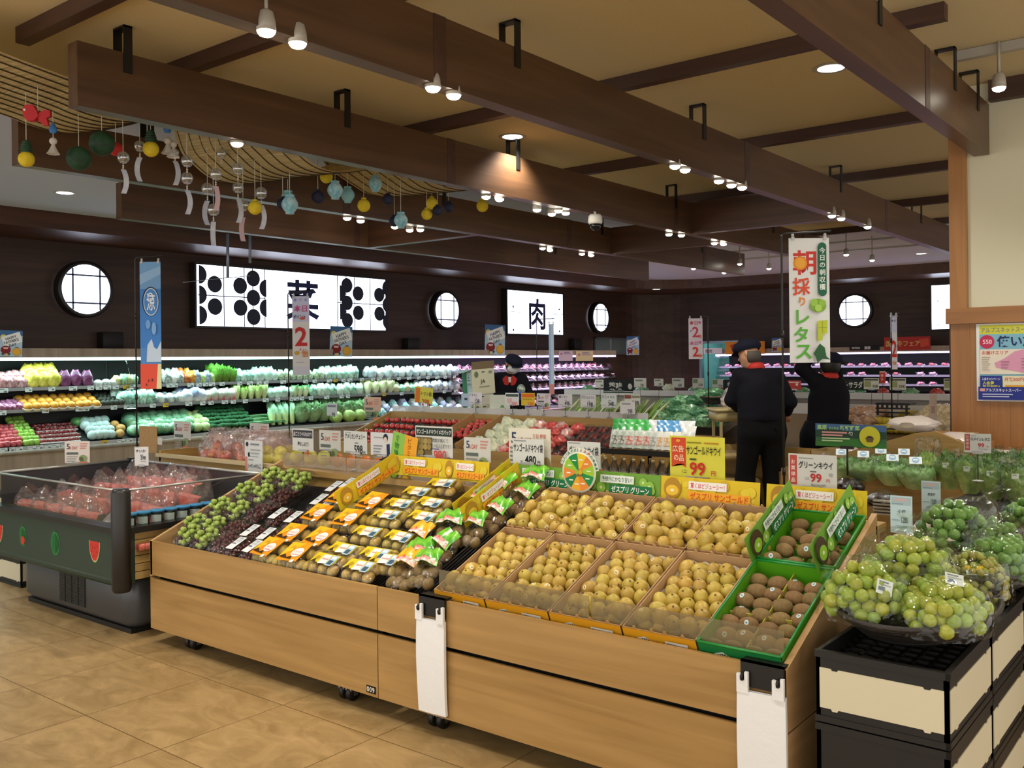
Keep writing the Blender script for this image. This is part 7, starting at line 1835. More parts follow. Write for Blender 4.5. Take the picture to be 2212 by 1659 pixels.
# tomato display in the middle
TX0, TX1, TY0, TY1 = -9.25, -5.25, 8.0, 8.95
t = thing('tomato_display', 'wooden sloping display of tomatoes in the middle of the shop', 'display stand', (TX0, TY0, 0)); W = TX1 - TX0
mb = MB(); mb.box(0, 0, .1, W, .02, .62, OAK); mb.box(.02, .03, .05, W - .02, 1.9, .55, P('#4b3a22', .6)); mb.obj('front_panel', t)
for x in (0, W - .022):
 mb = MB(); mb.prism([(0, .4), (.98, .4), (.98, .955), (0, .62)], 0, x, x + .022, OAKY); mb.obj('side_panel', t)
mb = MB(); mb.prism([(.02, .45), (.97, .45), (.97, .845), (.02, .525)], 0, .022, W - .022, P('#2a1f1a', .6)); mb.obj('sloping_shelf', t)
mb = MB(); mb.box(0, .95, .86, W, 1.0, .955, OAK); mb.obj('back_rail', t)
mb = MB(); mb.box(0, 1.0, .945, W, 1.004, 1.03, film('#f4f4f6', .10, .1, 0, haze=.45, hazecol='#e6e2ea')); mb.obj('acrylic_strip', t)
def tom(x, y, off=0.0): return (x, y, .525 + .337 * (y - 8.02) + off)
TS = math.atan(.337)
mb = MB(); mb.lathe([(0, .004), (.02, .0), (.036, .015), (.04, .035), (.033, .058), (.016, .066), (0, .061)], P('#b8302e', .22, coat=.5, second='#c84a40', nscale=20, vary=.12), 14); mb.lathe([(.012, .064), (.02, .068), (0, .066)], P('#4a7a34', .6), 6); TOM = mb.mesh('tomato')
for r, yy in enumerate((8.10, 8.24, 8.42, 8.60, 8.80)):
 for i in range(15):
  inst(TOM, 'tomato', loc=tom(-9.12 + i * .092 + rnd.uniform(-.006, .006), yy, .03), rot=(.35, 0, rnd.uniform(0, 6)), scale=rnd.uniform(.95, 1.08), label='red tomato, %s from left in the %s row of the middle display' % (nth(i + 1), nth(r + 1)), cat='tomato', group='tomatoes in rows')
for xx in (-7.68, -7.22):
 mb = MB(); mb.box(-.006, 0, -.06, .006, .92, .10, CARD, RX(TS)); mb.obj('cardboard_divider', label='brown cardboard divider on the tomato display, %s of the loose tomato section' % ('left' if xx < -7.5 else 'right'), cat='divider', loc=tom(xx, 8.04, .05))
for i in range(24):
 inst(TOM, 'tomato', loc=tom(-7.62 + (i % 4) * .10 + .03 * ((i // 4) % 2), 8.42 + (i // 4) * .085, .035), rot=(.4, 0, rnd.uniform(0, 6)), label='loose red tomato between the cardboard dividers, %s in the %s row up' % (nth(i % 4 + 1), nth(i // 4 + 1)), cat='tomato', group='loose tomatoes')
SB = [soft_bag('#c4ccA0'.lower(), '#e8ecdc', .19, .15, .15, 60, lumps=.1, sc=30), soft_bag('#c83a38', '#e8d8d0', .18, .13, .15, 61, lumps=.1, sc=18), soft_bag('#b82e34', '#d86a62', .18, .12, .14, 62, sc=24)]
for r in range(5):
 for i in range(7):
  me = SB[0] if i < 3 else SB[1 if (i + r) % 2 else 2]
  inst(me, 'salad_bag' if i < 3 else 'tomato_bag', loc=tom(-7.05 + i * .165 + rnd.uniform(-.02, .02), 8.12 + r * .17, .0), rot=(.3, 0, rnd.uniform(-.5, .5)), scale=rnd.uniform(.9, 1.1), label='%s on the tomato display, %s from left, %s row up' % ('pale green salad bag' if i < 3 else 'bag of red tomatoes', nth((i if i < 3 else i - 3) + 1), nth(r + 1)), cat='bagged vegetables', group='bags on the tomato display')
mb = MB(); mb.rbox(-.062, -.045, 0, .062, .045, .05, .015, film('#f4f4f4', .12, .1, 0)); rr = random.Random(5)
for i in range(16): mb.ball((-.042 + .028 * (i % 4), -.03 + .02 * (i // 4), .018 + .012 * (i % 2)), .0145, P('#b02c30', .2, coat=.5), 9, 6)
mb.rbox(-.066, -.049, .05, .066, .049, .066, .015, CLEAR); CT = mb.mesh('cherry_tomato_pack')
for r in range(5):
 for i in range(4):
  inst(CT, 'cherry_tomato_pack', loc=tom(-5.86 + i * .15, 8.12 + r * .17, .03), rot=(.6, 0, rnd.uniform(-.12, .12)), label='clear pack of cherry tomatoes, %s from left in the %s row up' % (nth(i + 1), nth(r + 1)), cat='tomato pack', group='cherry tomato packs')
t = thing('onion_display', 'back half of the middle display with leaning green onions', 'display stand', (TX0, 9.02, 0))
mb = MB(); mb.prism([(0, .1), (1.0, .1), (1.0, .62), (0, .93)], 0, 0.02, W - .02, P('#6d5230', .6)); mb.obj('stand_body', t)
GO = stalks('#8cb45a', '#dfe8c4', 10, .36, 4, .05, .008)
for i in range(13):
 p = at(1232 + i * 16, 880, y=9.2)
 inst(GO, 'green_onion_bundle', loc=(p.x, 9.16 + .06 * (i % 2), 1.02 - .02 * (i % 3)), rot=(.75, .25, rnd.uniform(-.3, .3)), label='bundle of green onions leaning behind the acrylic strip, %s from left' % nth(i + 1), cat='green onions', group='green onion bundles')
for i in range(12):
 p = at(905 + i * 24, 876, y=9.3)
 inst(SB[0] if i % 3 else CAB[1], 'vegetable_bag', loc=(p.x, 9.2, .87), rot=(0, 0, rnd.uniform(-1, 1)), label='pale bagged vegetable behind the acrylic strip, %s from left' % nth(i + 1), cat='bagged vegetables', group='bags behind the acrylic strip')
def carton(px, py, d, w, h, dd, rot, lab, c1, c2, els, z=None, tip=0.0, flaps=False):
 p = at(px, py, d=d)
 t = thing('cardboard_carton', lab, 'carton', (p.x, p.y, p.z if z is None else z), (0, tip, YAW + rot))
 mb = MB()
 mb.box(-w / 2, 0, 0, w / 2, dd, h, P(c1, .7)); mb.box(-w / 2 - .001, .001, 0.001, -w / 2, dd, h - .001, P(c2, .7)); mb.obj('box', t)
 mb = MB(); draw(mb, els, w / 100, -w / 2, h, step=.002); mb.obj('print', t)
 if flaps:
  mb = MB(); mb.quad((-w / 2, 0, h), (w / 2, 0, h), (w / 2, -.02, h + .1), (-w / 2, -.02, h + .1), P('#7a6a50', .8)); mb.quad((-w / 2, 0, h), (-w / 2, dd, h), (-w / 2 - .12, dd, h - .03), (-w / 2 - .12, 0, h - .03), P(c2, .7)); mb.obj('flaps', t)
 return t
CE = [('r', 44, 10, 14, 4, '#22251f'), ('c', 20, 20, 9, '#6d7a62', 12), ('c', 82, 14, 9, '#8a8f80', 6), ('t', 'JA', 36, 40, 20, '#3d4a3c', 30), ('r', 30, 66, 44, 4, '#8d9284')]
LE = [('r', 40, 20, 8, 16, '#22251f'), ('r', 70, 24, 20, 4, '#8a8f9a')]
cd = 12.3
for (px, py, w, h, els, lab, c1, c2, tip, fl) in ((1046, 905, .33, .20, CE[:2], 'lowest carton of the stack beside the cap-wearing clerk', '#d4d3c0', '#2f7a54', 0, False), (1042, 878, .34, .17, CE[:1], 'middle carton of the stack beside the cap-wearing clerk', '#d0cfc4', '#b8c4d8', 0, False), (1046, 851, .34, .33, CE, 'open top carton of the stack beside the cap-wearing clerk', '#cfceb4', '#b4c8cc', -.06, True)):
 q = carton(px, py, cd, w, h, .26, .55, lab, c1, c2, els, None, tip, fl)
 mb = MB(); M = TR(-w / 2 - .002, 0, 0) @ RZ(-PI / 2)
 draw(mb, [('r', 0, 0, 46, 100 * h / .26, '#2f7a54'), ('c', 70, 40, 4, '#3a4a5a'), ('r', 58, 52, 26, 3, '#3a4a5a'), ('r', 56, 70, 34, 6, '#8a9ab0')] if fl else [('r', 34, 22, 30, 10, '#1c2024')], .26 / 100, -.26, h, M, step=.002); mb.obj('side_print', q)
q = carton(1080, 894, 12.0, .26, .24, .10, 0.0, 'white carton panels standing before the cap-wearing clerk', '#c9d0c8', '#aab4b4', [('c', 62, 62, 10, '#6d9a72', 14)])
mb = MB(); p = at(1055, 940, d=12.3); mb.box(-.35, -.05, 0, .6, .4, .02, STEEL)
for x in (-.33, .57): mb.box(x, -.04, -(p.z - .02), x + .03, .39, 0, STEEL)
mb.obj('stock_cart', label='steel stock cart carrying the carton stack', cat='cart', loc=(p.x, p.y, at(1046, 905, d=cd).z - .021), rot=(0, 0, YAW))
# wire rack with pouches
RX0, RY0 = -4.42, 6.55
t = thing('wire_rack', 'black wire rack holding pouches and bottles beside the tomato display', 'rack', (RX0, RY0, 0))
mb = MB()
for x in (0, .95):
 for y in (0, .42): mb.tube([(x, y, 0), (x, y, .95)], .008, DARK, 6)
mb.obj('posts', t)
for z in (.88, .60, .3):
 mb = MB()
 mb.box(-.01, -.01, z - .035, .96, 0.0, z + .01, DARK)
 for k in range(14): mb.tube([(.07 * k + .02, 0, z), (.07 * k + .02, .42, z + (.08 if z > .8 else 0))], .003, DARK, 5)
 mb.box(-.01, .42, z - .02, .96, .43, z + .06, DARK); mb.obj('wire_shelf', t)
def pouch_me(c_top, c_mid, c_food, seed):
 mb = MB(); w, h = .13, .22
 def fn(s):
  return lambda u, v: ((u - .5) * w * (1 + .03 * math.sin(7 * v)), s * (.028 * math.sin(PI * u) ** .6 * math.sin(PI * min(1, v + .05)) ** .5), .002 + v * h)
 mb.grid(fn(-1), 8, 10, P(c_mid, .2, coat=.6, second='#e6ece6', nscale=22)); mb.grid(fn(1), 8, 10, P(c_mid, .2, coat=.6))
 mb.grid(lambda u, v: tuple(np.add(fn(-1)(u, .72 + .28 * v), (0, -.0012, 0))), 8, 3, P(c_top, .25, coat=.5))
 mb.grid(lambda u, v: tuple(np.add(fn(-1)(.15 + .7 * u, .12 + .34 * v), (0, -.0014, 0))), 8, 3, P(c_food, .25, coat=.5, second='#d8d8d0', nscale=45))
 return mb.mesh('pouch')
PM1 = pouch_me('#3fae52', '#b4c8b8', '#c8402c', 1); PM2 = pouch_me('#4f93c8', '#dfe0d8', '#d8963a', 2); PM3 = pouch_me('#cfd4d4', '#b8c0c0', '#8a9290', 3); PM4 = pouch_me('#2f9a4a', '#9ab0a0', '#4a4a40', 4)
for i, (me, px) in enumerate(((PM4, 1330), (PM4, 1345), (PM1, 1360), (PM1, 1380), (PM1, 1398), (PM3, 1412), (PM2, 1428), (PM2, 1444), (PM2, 1460), (PM3, 1478))):
 for r in range(2):
  p = at(px, 960, y=RY0 + .06 + .13 * r)
  inst(me, 'food_pouch', loc=(p.x, RY0 + .07 + .14 * r, .89 + .03 * r), rot=(-.5, 0, .25 + rnd.uniform(-.1, .1)), label='%s on the wire rack, %s from left, %s row' % ({0: 'green topped pouch with red food', 1: 'blue topped pouch with orange print', 2: 'silvery pouch', 3: 'green topped pouch with dark food'}[(PM1, PM2, PM3, PM4).index(me)], nth(i + 1), ('front', 'rear')[r]), cat='pouch', group='pouches on the wire rack')
mb = MB(); mb.lathe([(0, 0), (.03, 0), (.032, .01), (.032, .13), (.014, .165), (.013, .19)], P('#5a4a34', .15), 14); mb.lathe([(.016, .18), (.016, .205), (0, .206)], P('#b8a878', .35, .4), 12); mb.grid(lambda u, v: (.0325 * math.sin(6.2 * u), -.0325 * math.cos(6.2 * u), .03 + .07 * v), 14, 1, paper('#b9b8ac')); BOT = mb.mesh('bottle')
for i in range(20):
 inst(BOT, 'bottle', loc=(RX0 + .06 + (i % 10) * .09, RY0 + .07 + .12 * (i // 10), .602), rot=(0, 0, rnd.uniform(-.4, .4)), label='small brown bottle on the wire rack, %s from left, %s row' % (nth(i % 10 + 1), 'front' if i < 10 else 'rear'), cat='bottle', group='bottles on the wire rack')
# far islands: green bags, cart, roots and onions
t = thing('greens_display', 'wooden stand piled with green bagged vegetables left of the clerk', 'display stand', (-6.4, 9.1, 0))
mb = MB(); mb.box(0, 0, .1, 1.95, .02, .80, OAK); mb.box(.02, .02, .05, 1.93, .9, .76, P('#4b3a22', .6)); mb.prism([(.02, .76), (.9, .76), (.9, 1.0), (.02, .78)], 0, .02, 1.93, P('#3a2c1c', .6)); mb.obj('stand_body', t)
GB = [soft_bag('#3f8a52', '#a8d8b4', .22, .12, .20, 71, lumps=.12, sc=34), soft_bag('#2f6a44', '#6fae84', .24, .10, .20, 72, lumps=.1, sc=26)]
for i, (px, py) in enumerate(((1428, 905), (1450, 910), (1475, 912), (1500, 914), (1525, 915), (1548, 914), (1435, 888), (1460, 890), (1487, 892), (1512, 893), (1538, 893), (1450, 873), (1475, 872), (1500, 868), (1522, 860), (1540, 852))):
 yy = 9.2 + (.0 if i < 6 else .22 if i < 11 else .42)
 p = at(px, py + 8, y=yy)
 inst(GB[i % 2], 'greens_bag', loc=(p.x, yy, p.z), rot=(0, 0, rnd.uniform(-1, 1)), scale=1.15, label='glossy green vegetable bag piled left of the clerk, %s in the %s tier' % (nth((i if i < 6 else i - 6 if i < 11 else i - 11) + 1), ('lowest', 'middle', 'top')[0 if i < 6 else 1 if i < 11 else 2]), cat='bagged vegetables', group='green bags left of the clerk')
t = basket(0, 0, .16, .14, 0, .07, 'dark shallow basket of dried roots beside the green bag pile'); p = at(1545, 872, d=10.2); t.location = p
mb = MB()
for i in range(9): mb.ball((rnd.uniform(-.09, .09), rnd.uniform(-.07, .07), .06), (.04, .03, .02), P('#8a7d4a', .7), 8, 6)
mb.obj('dried_root_slices', label='pale yellow dried slices in the dark basket', cat='vegetables', loc=p)
for i, (px, py) in enumerate(((1575, 880), (1592, 876), (1608, 872), (1585, 862), (1600, 858))):
 p = at(px, py, d=9.7)
 inst(soft_bag('#b8a49a', '#ece4e0', .17, .15, .14, 73, lumps=.12, sc=20), 'mushroom_bag', loc=p, rot=(0, 0, i), label='pale bag of mushrooms before the clerk, %s of the heap' % nth(i + 1), cat='bagged vegetables', group='mushroom bags before the clerk')
p = at(1583, 1050, d=8.9)
t = thing('service_cart', 'pale service cart with beige tub beside the clerk', 'cart', (p.x, p.y, 0), (0, 0, YAW))
BEI = P('#b0a274', .45)
mb = MB(); zt = at(1583, 905, d=8.9).z
mb.rbox(-.17, -.1, zt - .02, .22, .3, zt + .085, .05, BEI); mb.rbox(-.19, -.12, zt + .075, .24, .32, zt + .10, .05, BEI); mb.obj('tub', t)
mb = MB()
for x in (-.12, .17): mb.box(x - .012, -.08, .08, x + .012, -.05, zt - .02, P('#a89a70', .5)); mb.box(x - .012, .25, .08, x + .012, .28, zt - .02, P('#a89a70', .5))
mb.obj('frame', t)
for k, z in enumerate((.66, .42, .18)):
 mb = MB(); mb.rbox(-.2, -.12, z, .24, .32, z + .07, .04, P('#a08a5e', .5)); mb.obj('tray', t)
for (x, y) in ((-.15, -.08), (.19, -.08), (-.15, .28), (.19, .28)): caster(t, x, y)
t = thing('stepped_stand', 'low stepped wooden stand behind the clerk', 'display stand', (-4.95, 9.05, 0))
mb = MB()
for k in range(4): mb.box(0, .2 * k, .0, 1.5, .2 * k + .2, .2 + .17 * k, wood('#86622f', '#b38a50', 0, .8, .5))
for k in range(4): mb.box(0, .2 * k - .012, .155 + .17 * k, 1.5, .2 * k, .19 + .17 * k, P('#cbb68a', .5))
mb.obj('steps', t)
t = thing('root_table', 'sloping wooden table of potatoes, yellow fruit and onions by the timber wall', 'display stand', (-4.1, 8.5, 0))
mb = MB(); mb.box(0, 0, .1, 2.3, .02, .78, OAK); mb.prism([(.02, .05), (1.3, .05), (1.3, 1.02), (.02, .74)], 0, .02, 2.28, P('#5b4526', .6)); mb.obj('stand_body', t)
mb = MB(); mb.box(0, 1.3, .95, 2.3, 1.33, 1.13, P('#d8d6da', .4)); mb.obj('back_rail', t)
POT = [soft_bag('#b88a6a', '#d8b49a', .19, .11, .17, 81, lumps=.14, sc=30), soft_bag('#c09a86', '#e0c8bc', .18, .10, .17, 82, lumps=.14, sc=30)]
ON = soft_bag('#c9b48a', '#ece0c4', .18, .12, .16, 83, lumps=.12, sc=24)
mb = MB(); mb.ball((0, 0, .042), (.05, .042, .042), P('#c9b02c', .4, second='#d8c450', nscale=30, vary=.1), 14, 9); LEM = mb.mesh('yellow_fruit')
def root_y(py):   # row height in the photo -> y and z on the slope
 for k in range(60):
  y = 8.5 + 1.3 * k / 60
  q = at(1900, py, y=y)
  if q.z < .74 + .28 * (y - 8.5) / 1.3 + .03: return y
 return 9.7
k = 0
for (px0, px1, py, n, me, nm, what) in ((1835, 1862, 928, 2, POT, 'potato_bag', 'bag of pinkish potatoes'), (1832, 1880, 912, 3, POT, 'potato_bag', 'bag of pinkish potatoes'), (1832, 1890, 896, 4, POT, 'potato_bag', 'bag of pinkish potatoes'), (1850, 1900, 880, 4, POT, 'potato_bag', 'bag of pinkish potatoes'), (1862, 1905, 870, 3, POT, 'potato_bag', 'bag of pinkish potatoes'),
 (1888, 1975, 922, 8, [LEM], 'yellow_fruit', 'round yellow fruit'), (1885, 1985, 906, 9, [LEM], 'yellow_fruit', 'round yellow fruit'), (1945, 1995, 892, 5, [LEM], 'yellow_fruit', 'round yellow fruit'), (1956, 2000, 876, 4, [LEM], 'yellow_fruit', 'round yellow fruit'),
 (1990, 2056, 915, 4, [ON], 'onion_bag', 'bag of pale onions'), (1985, 2056, 900, 5, [ON], 'onion_bag', 'bag of pale onions'), (2004, 2056, 885, 4, [ON], 'onion_bag', 'bag of pale onions'), (2010, 2056, 870, 4, [ON], 'onion_bag', 'bag of pale onions')):
 k += 1; y = root_y(py + 8)
 for i in range(n):
  p = at(px0 + (px1 - px0) * (i + .5) / n, py, y=y)
  inst(me[i % len(me)], nm, loc=(p.x, y + rnd.uniform(-.02, .02), .745 + .28 * (y - 8.5) / 1.3), rot=(0, 0, rnd.uniform(0, 6)), scale=rnd.uniform(.95, 1.1), label='%s on the root table, %s from left, %s row up' % (what, nth(i + 1), nth(k - (0 if k < 6 else 5 if k < 10 else 9))), cat='vegetables', group=what + ' group')
p = at(1928, 893, y=9.4)
t = thing('black_crate', 'small black plastic crate turned over among the yellow fruit', 'crate', (p.x, 9.4, p.z - .02))
mb = MB()
mb.box(-.16, 0, .10, .16, .22, .12, CRB)
for k in range(7): mb.box(-.15 + .045 * k, -.004, .0 if k in (0, 6) else .06, -.13 + .045 * k, .01, .12, CRB)
for k in range(3): mb.box(-.16, -.003, .02 + .04 * k, .16, .008, .035 + .04 * k, CRB)
mb.obj('crate_body', t)
t = thing('chilled_island', 'long white-railed chilled island before the kitchen door', 'display case', (-8.6, 12.2, 0))
mb = MB(); mb.box(0, 0, .1, 6.6, 1.1, 1.08, P('#8f8a88', .5)); mb.obj('body', t)
mb = MB(); mb.box(-.02, -.03, 1.08, 6.62, .02, 1.16, P('#dcdce0', .3)); mb.obj('white_rail', t)
mb = MB(); mb.quad((0, .02, 1.085), (6.6, .02, 1.085), (6.6, 1.1, 1.085), (0, 1.1, 1.085), P('#4a4a58', .3)); mb.obj('well', t)
for i in range(14):
 px = 1270 + i * 58
 if 1600 < px < 1700: px += 5
 p = at(px, 842, y=12.6)
 inst(SB[2 if i % 3 else 0] if i % 2 else GB[0], 'salad_pack', loc=(p.x, 12.6, 1.09), rot=(0, 0, i), label='small pack lying in the chilled island, %s from left' % nth(i + 1), cat='packed salad', group='packs in the chilled island')
yt = 8.99
card(895, 837, 934, 871, [('r', 4, 4, 26, 60, '#d8782c'), ('t', 'トマト袋', 36, 16, 18, '#5a5a2a', 58, .02), ('t', '298', 42, 46, 26, '#c8502c', 40, .04), ('t', '円', 84, 62, 8, '#c8502c', 9)], 'yellow price card reading 298 yen for bagged tomatoes', y=9.0, col='#d8cf52', tilt=0, roll=.08)
card(787, 858, 823, 889, five_a_day('#d8b4a4'), 'salmon pink 5 a day card over the spreading leafy cabbages', y=8.95, col='#d4ab9a', stick=.2)
card(1014, 848, 1041, 873, price('トマトL', '138'), 'white price card reading 138 yen for large tomatoes', y=yt, col='#dcd8e4')
card(1092, 849, 1121, 875, [('r', 4, 6, 92, 16, '#4a5a56'), ('r', 10, 30, 40, 30, '#d8b8bc'), ('t', '880', 50, 50, 26, '#d8606a', 40)], 'white and pink price card reading 880 yen before the clerk', y=yt, col='#dcdce2')
card(1126, 849, 1155, 876, [('r', 4, 4, 92, 22, '#d8702c'), ('r', 10, 34, 70, 6, '#a8902c'), ('t', '398', 50, 54, 26, '#d8642c', 40)], 'yellow and orange price card reading 398 yen', y=yt, col='#d8b83a')
card(1160, 850, 1189, 876, five_a_day(), 'small 5 a day card right of the orange price card', y=yt, col='#d4d0dc')
card(1206, 852, 1236, 879, price('黄トマト', '498'), 'white price card reading 498 yen for yellow tomatoes', y=yt, col='#cfcfda')
card(1254, 853, 1287, 880, price('カラフルトマト', '198'), 'white price card reading 198 yen for colourful tomatoes', y=yt, col='#cfd0d8')
card(1299, 852, 1332, 881, price('ミニトマト', '348'), 'white price card reading 348 yen for mini tomatoes', y=yt, col='#ccd6da')
card(1349, 852, 1383, 873, [('r', 2, 4, 40, 20, '#8a4a3c'), ('r', 44, 6, 54, 14, '#8a8a78'), ('t', '298', 50, 34, 22, GN, 42)], 'price card reading 298 yen with a dark red photo strip', y=9.1, col='#d4d6d4')
card(1340, 867, 1372, 894, [('r', 10, 10, 60, 10, '#9a9ca0'), ('t', '98', 50, 44, 26, GN, 32)], 'white price card reading 98 yen on the acrylic strip', y=8.93, col='#d8d8de')
card(706, 871, 728, 898, [('r', 8, 12, 80, 14, '#7d8290'), ('t', '98', 50, 60, 30, GN, 30)], 'small pale price card reading 98 yen among the leafy cabbages', y=8.3, col='#c8ccd8', stick=.3)
card(1304, 820, 1368, 845, [('t', '薬味', 18, 8, 22, '#d8dcd8', 54, .03)] + [('c', 90 + 4 * math.cos(a * 1.05), 20 + 5 * math.sin(a * 1.05), 3, '#d8dcd8', 4) for a in range(6)] + [('r', 0, 35, 100, 4, '#2c4a38')], 'black board with white condiment characters and dot flower', y=11.2, col='#23282a', cat='sign', stick=.25)
for (x0, y0, x1, y1, pr, lab) in ((1286, 820, 1307, 838, '98', 'small pale price card at the left end of the condiment board'), (1370, 817, 1396, 837, '78', 'small pale price card right of the condiment board'), (1413, 818, 1433, 834, '', 'small pink and white card before the kitchen door'), (1452, 817, 1478, 837, '88', 'small white price card before the kitchen door frame'), (1496, 817, 1521, 838, '158', 'small card with green photo below the point day sheets'), (1538, 819, 1564, 837, '358', 'small card with green photo beside the dark board')):
 card(x0, y0, x1, y1, [('r', 6, 6, 40, 34, '#7d9a72') if 'green' in lab else ('r', 10, 10, 60, 12, '#80858a'), ('t', pr or '98', 52, 42, 20, GN, 36)], lab, y=11.8, col='#d6d8d4', stick=.2)
card(1562, 821, 1625, 843, [('t', 'も', 14, 6, 20, '#e0e4e0', 22, .03), ('t', 'やし', 44, 6, 20, '#e0e4e0', 44, .03)], 'black board with white characters half hidden by the clerk', y=11.2, col='#20272a', cat='sign', stick=.25)
card(1800, 820, 1868, 845, [('t', 'カットサラダ', 6, 6, 22, '#e0e4e0', 88, .03), ('r', 0, 33, 100, 4, '#2f7a4a')], 'black board with white salad lettering behind the second clerk', y=10.4, col='#20272a', cat='sign', stick=.25)
for (x0, y0, x1, y1, pr, lab) in ((1866, 817, 1899, 841, '358', 'price card with a salad photo right of the salad board'), (1922, 817, 1957, 842, '298', 'price card with a green photo under the narrow banner'), (2039, 818, 2075, 843, '298', 'pale price card cut off by the timber wall')):
 card(x0, y0, x1, y1, [('r', 4, 4, 92, 12, '#5a5f52'), ('r', 4, 20, 44, 40, '#9aa472'), ('t', pr, 56, 44, 18, GN, 36)], lab, y=10.2, col='#d4d6cc', stick=.2)
card(1900, 802, 1913, 830, [('r', 0, 20, 100, 180, '#c8443c'), ('v', '特価', 20, 50, 50, '#e8d0cc', 60)], 'small red and white card between the salad price cards', y=10.3, col='#e0d4d4', stick=.3)
card(2008, 852, 2024, 915, [('r', 20, 20, 60, 120, '#c0a89a'), ('r', 24, 170, 50, 100, '#a88a7d')], 'narrow leaflet standing among the pale onions', y=8.7, col='#bfb0a8', stick=.06)
for i, (x0, y0, x1, y1) in enumerate(((1655, 822, 1700, 842), (1702, 822, 1730, 842))):
 card(x0, y0, x1, y1, [('r', 8, 10, 80, 8, '#e0c8c4'), ('c', 70, 30, 10, '#e8d8d0')], 'red and white salad card seen between the two clerks, %s one' % ('left', 'right')[i], y=10.4, col='#b8403c', stick=.2)
# == PEOPLE
NAVYC = P('#0a0b15', .85, spec=.2); NAVY2 = P('#141729', .85, spec=.2); BLK = P('#08080b', .85, spec=.2); SKIN = P('#b98a6c', .55); REDC = P('#b3261e', .7); HAIR = P('#15120f', .6); HAIRG = P('#4a4540', .7)
def union(X, Y, Z, caps, k=0.035):
 D = None
 for c in caps:
  if c[0] == 'e': d = ell_sdf(X, Y, Z, c[1], c[2])
  else: d = cap_sdf(X, Y, Z, c[0], c[1], c[2], c[3])
  D = d if D is None else smin(D, d, c[4] if len(c) > 4 else k)
 return D
def organic(name, parent, caps, mat, lo, hi, h=.012, cut=None, k=.035, label=None):
 def fn(X, Y, Z):
  D = union(X, Y, Z, caps, k)
  return np.maximum(D, cut(X, Y, Z)) if cut else D
 v, f = surfnet(fn, lo, hi, h)
 mb = MB(); mb.add(v, f, mat, True)
 return mb.obj(name, parent, label=label)
def hand_caps(w, d, side, s=1.0, curl=.5):
 """palm and five fingers from the wrist w, pointing along d (unit), thumb on side"""
 w = np.array(w, float); d = np.array(d, float); d /= np.linalg.norm(d); sd = np.array(side, float); sd -= d * (sd @ d); sd /= np.linalg.norm(sd); nn = np.cross(d, sd)
 P_ = lambda a, b, c: tuple(w + (d * a + sd * b + nn * c) * s)
 out = [(P_(0, 0, 0), P_(.075, 0, 0), .026 * s, .030 * s, .02)]
 for i, (b, L) in enumerate(((.030, .070), (.010, .080), (-.010, .074), (-.029, .056))):
  m = P_(.085 + L * .5, b * 1.15, -.012 * curl * 2); e = P_(.085 + L * (1 - .25 * curl), b * 1.2, -.05 * curl)
  out += [(P_(.070, b, 0), m, .0105 * s, .0095 * s, .008), (m, e, .0095 * s, .0078 * s, .006)]
 out += [(P_(.02, .026, 0), P_(.055, .056, -.012), .012 * s, .011 * s, .012), (P_(.055, .056, -.012), P_(.082, .060, -.026), .0105 * s, .009 * s, .006)]
 return out
def face_caps(c, f, up, s=1.0):
 """head at c looking along f"""
 c = np.array(c, float); f = np.array(f, float); f /= np.linalg.norm(f); up = np.array(up, float); up -= f * (up @ f); up /= np.linalg.norm(up); r = np.cross(f, up)
 P_ = lambda a, b, cc: tuple(c + (f * a + r * b + up * cc) * s)
 out = [('e', tuple(c), (.088 * s, .088 * s, .108 * s)), (P_(.03, 0, -.05), P_(.055, 0, -.085), .055 * s, .038 * s, .04), (P_(.085, 0, .01), P_(.108, 0, -.025), .010 * s, .015 * s, .012),
           (P_(.082, .0, -.058), P_(.084, 0, -.06), .018 * s, .018 * s, .015), (P_(.076, -.034, .022), P_(.076, .034, .022), .018 * s, .018 * s, .02)]
 for q in (-1, 1): out.append((P_(-.005, q * .086, .015), P_(-.012, q * .090, -.025), .016 * s, .012 * s, .008))
 return out, P_
def flat_cap(parent, c, f, up, mat):
 c = Vector(c); f = Vector(f).normalized(); up = Vector(up); up = (up - f * up.dot(f)).normalized(); r = f.cross(up)
 M = Matrix(((f.x, r.x, up.x, c.x), (f.y, r.y, up.y, c.y), (f.z, r.z, up.z, c.z), (0, 0, 0, 1)))
 mb = MB()
 mb.lathe([(.098, .02), (.118, .045), (.12, .07), (.10, .105), (.06, .125), (0, .13)], mat, 24, M @ TR(.012, 0, 0) @ SC(1.12, .96, 1), caps=False)
 mb.grid(lambda u, v: (.085 + .075 * v * math.cos((u - .5) * 2.0), .095 * math.sin((u - .5) * 2.4), .042 - .022 * v - .02 * (u - .5) ** 2), 12, 4, mat, M=M)
 mb.grid(lambda u, v: (.085 + .075 * v * math.cos((u - .5) * 2.0), .095 * math.sin((u - .5) * 2.4), .036 - .022 * v - .02 * (u - .5) ** 2), 12, 4, mat, M=M)
 mb.obj('cap', parent, label='dark navy cap')
def collar(parent, c, rx, ry, tilt, mat, h=.05):
 mb = MB(); mb.lathe([(1.0, 0), (1.12, h * .4), (.95, h), (.86, h * .9), (.98, .004)], mat, 24, TR(*c) @ RX(tilt) @ SC(rx, ry, 1), caps=False)
 mb.obj('collar', parent, label='red shirt collar')
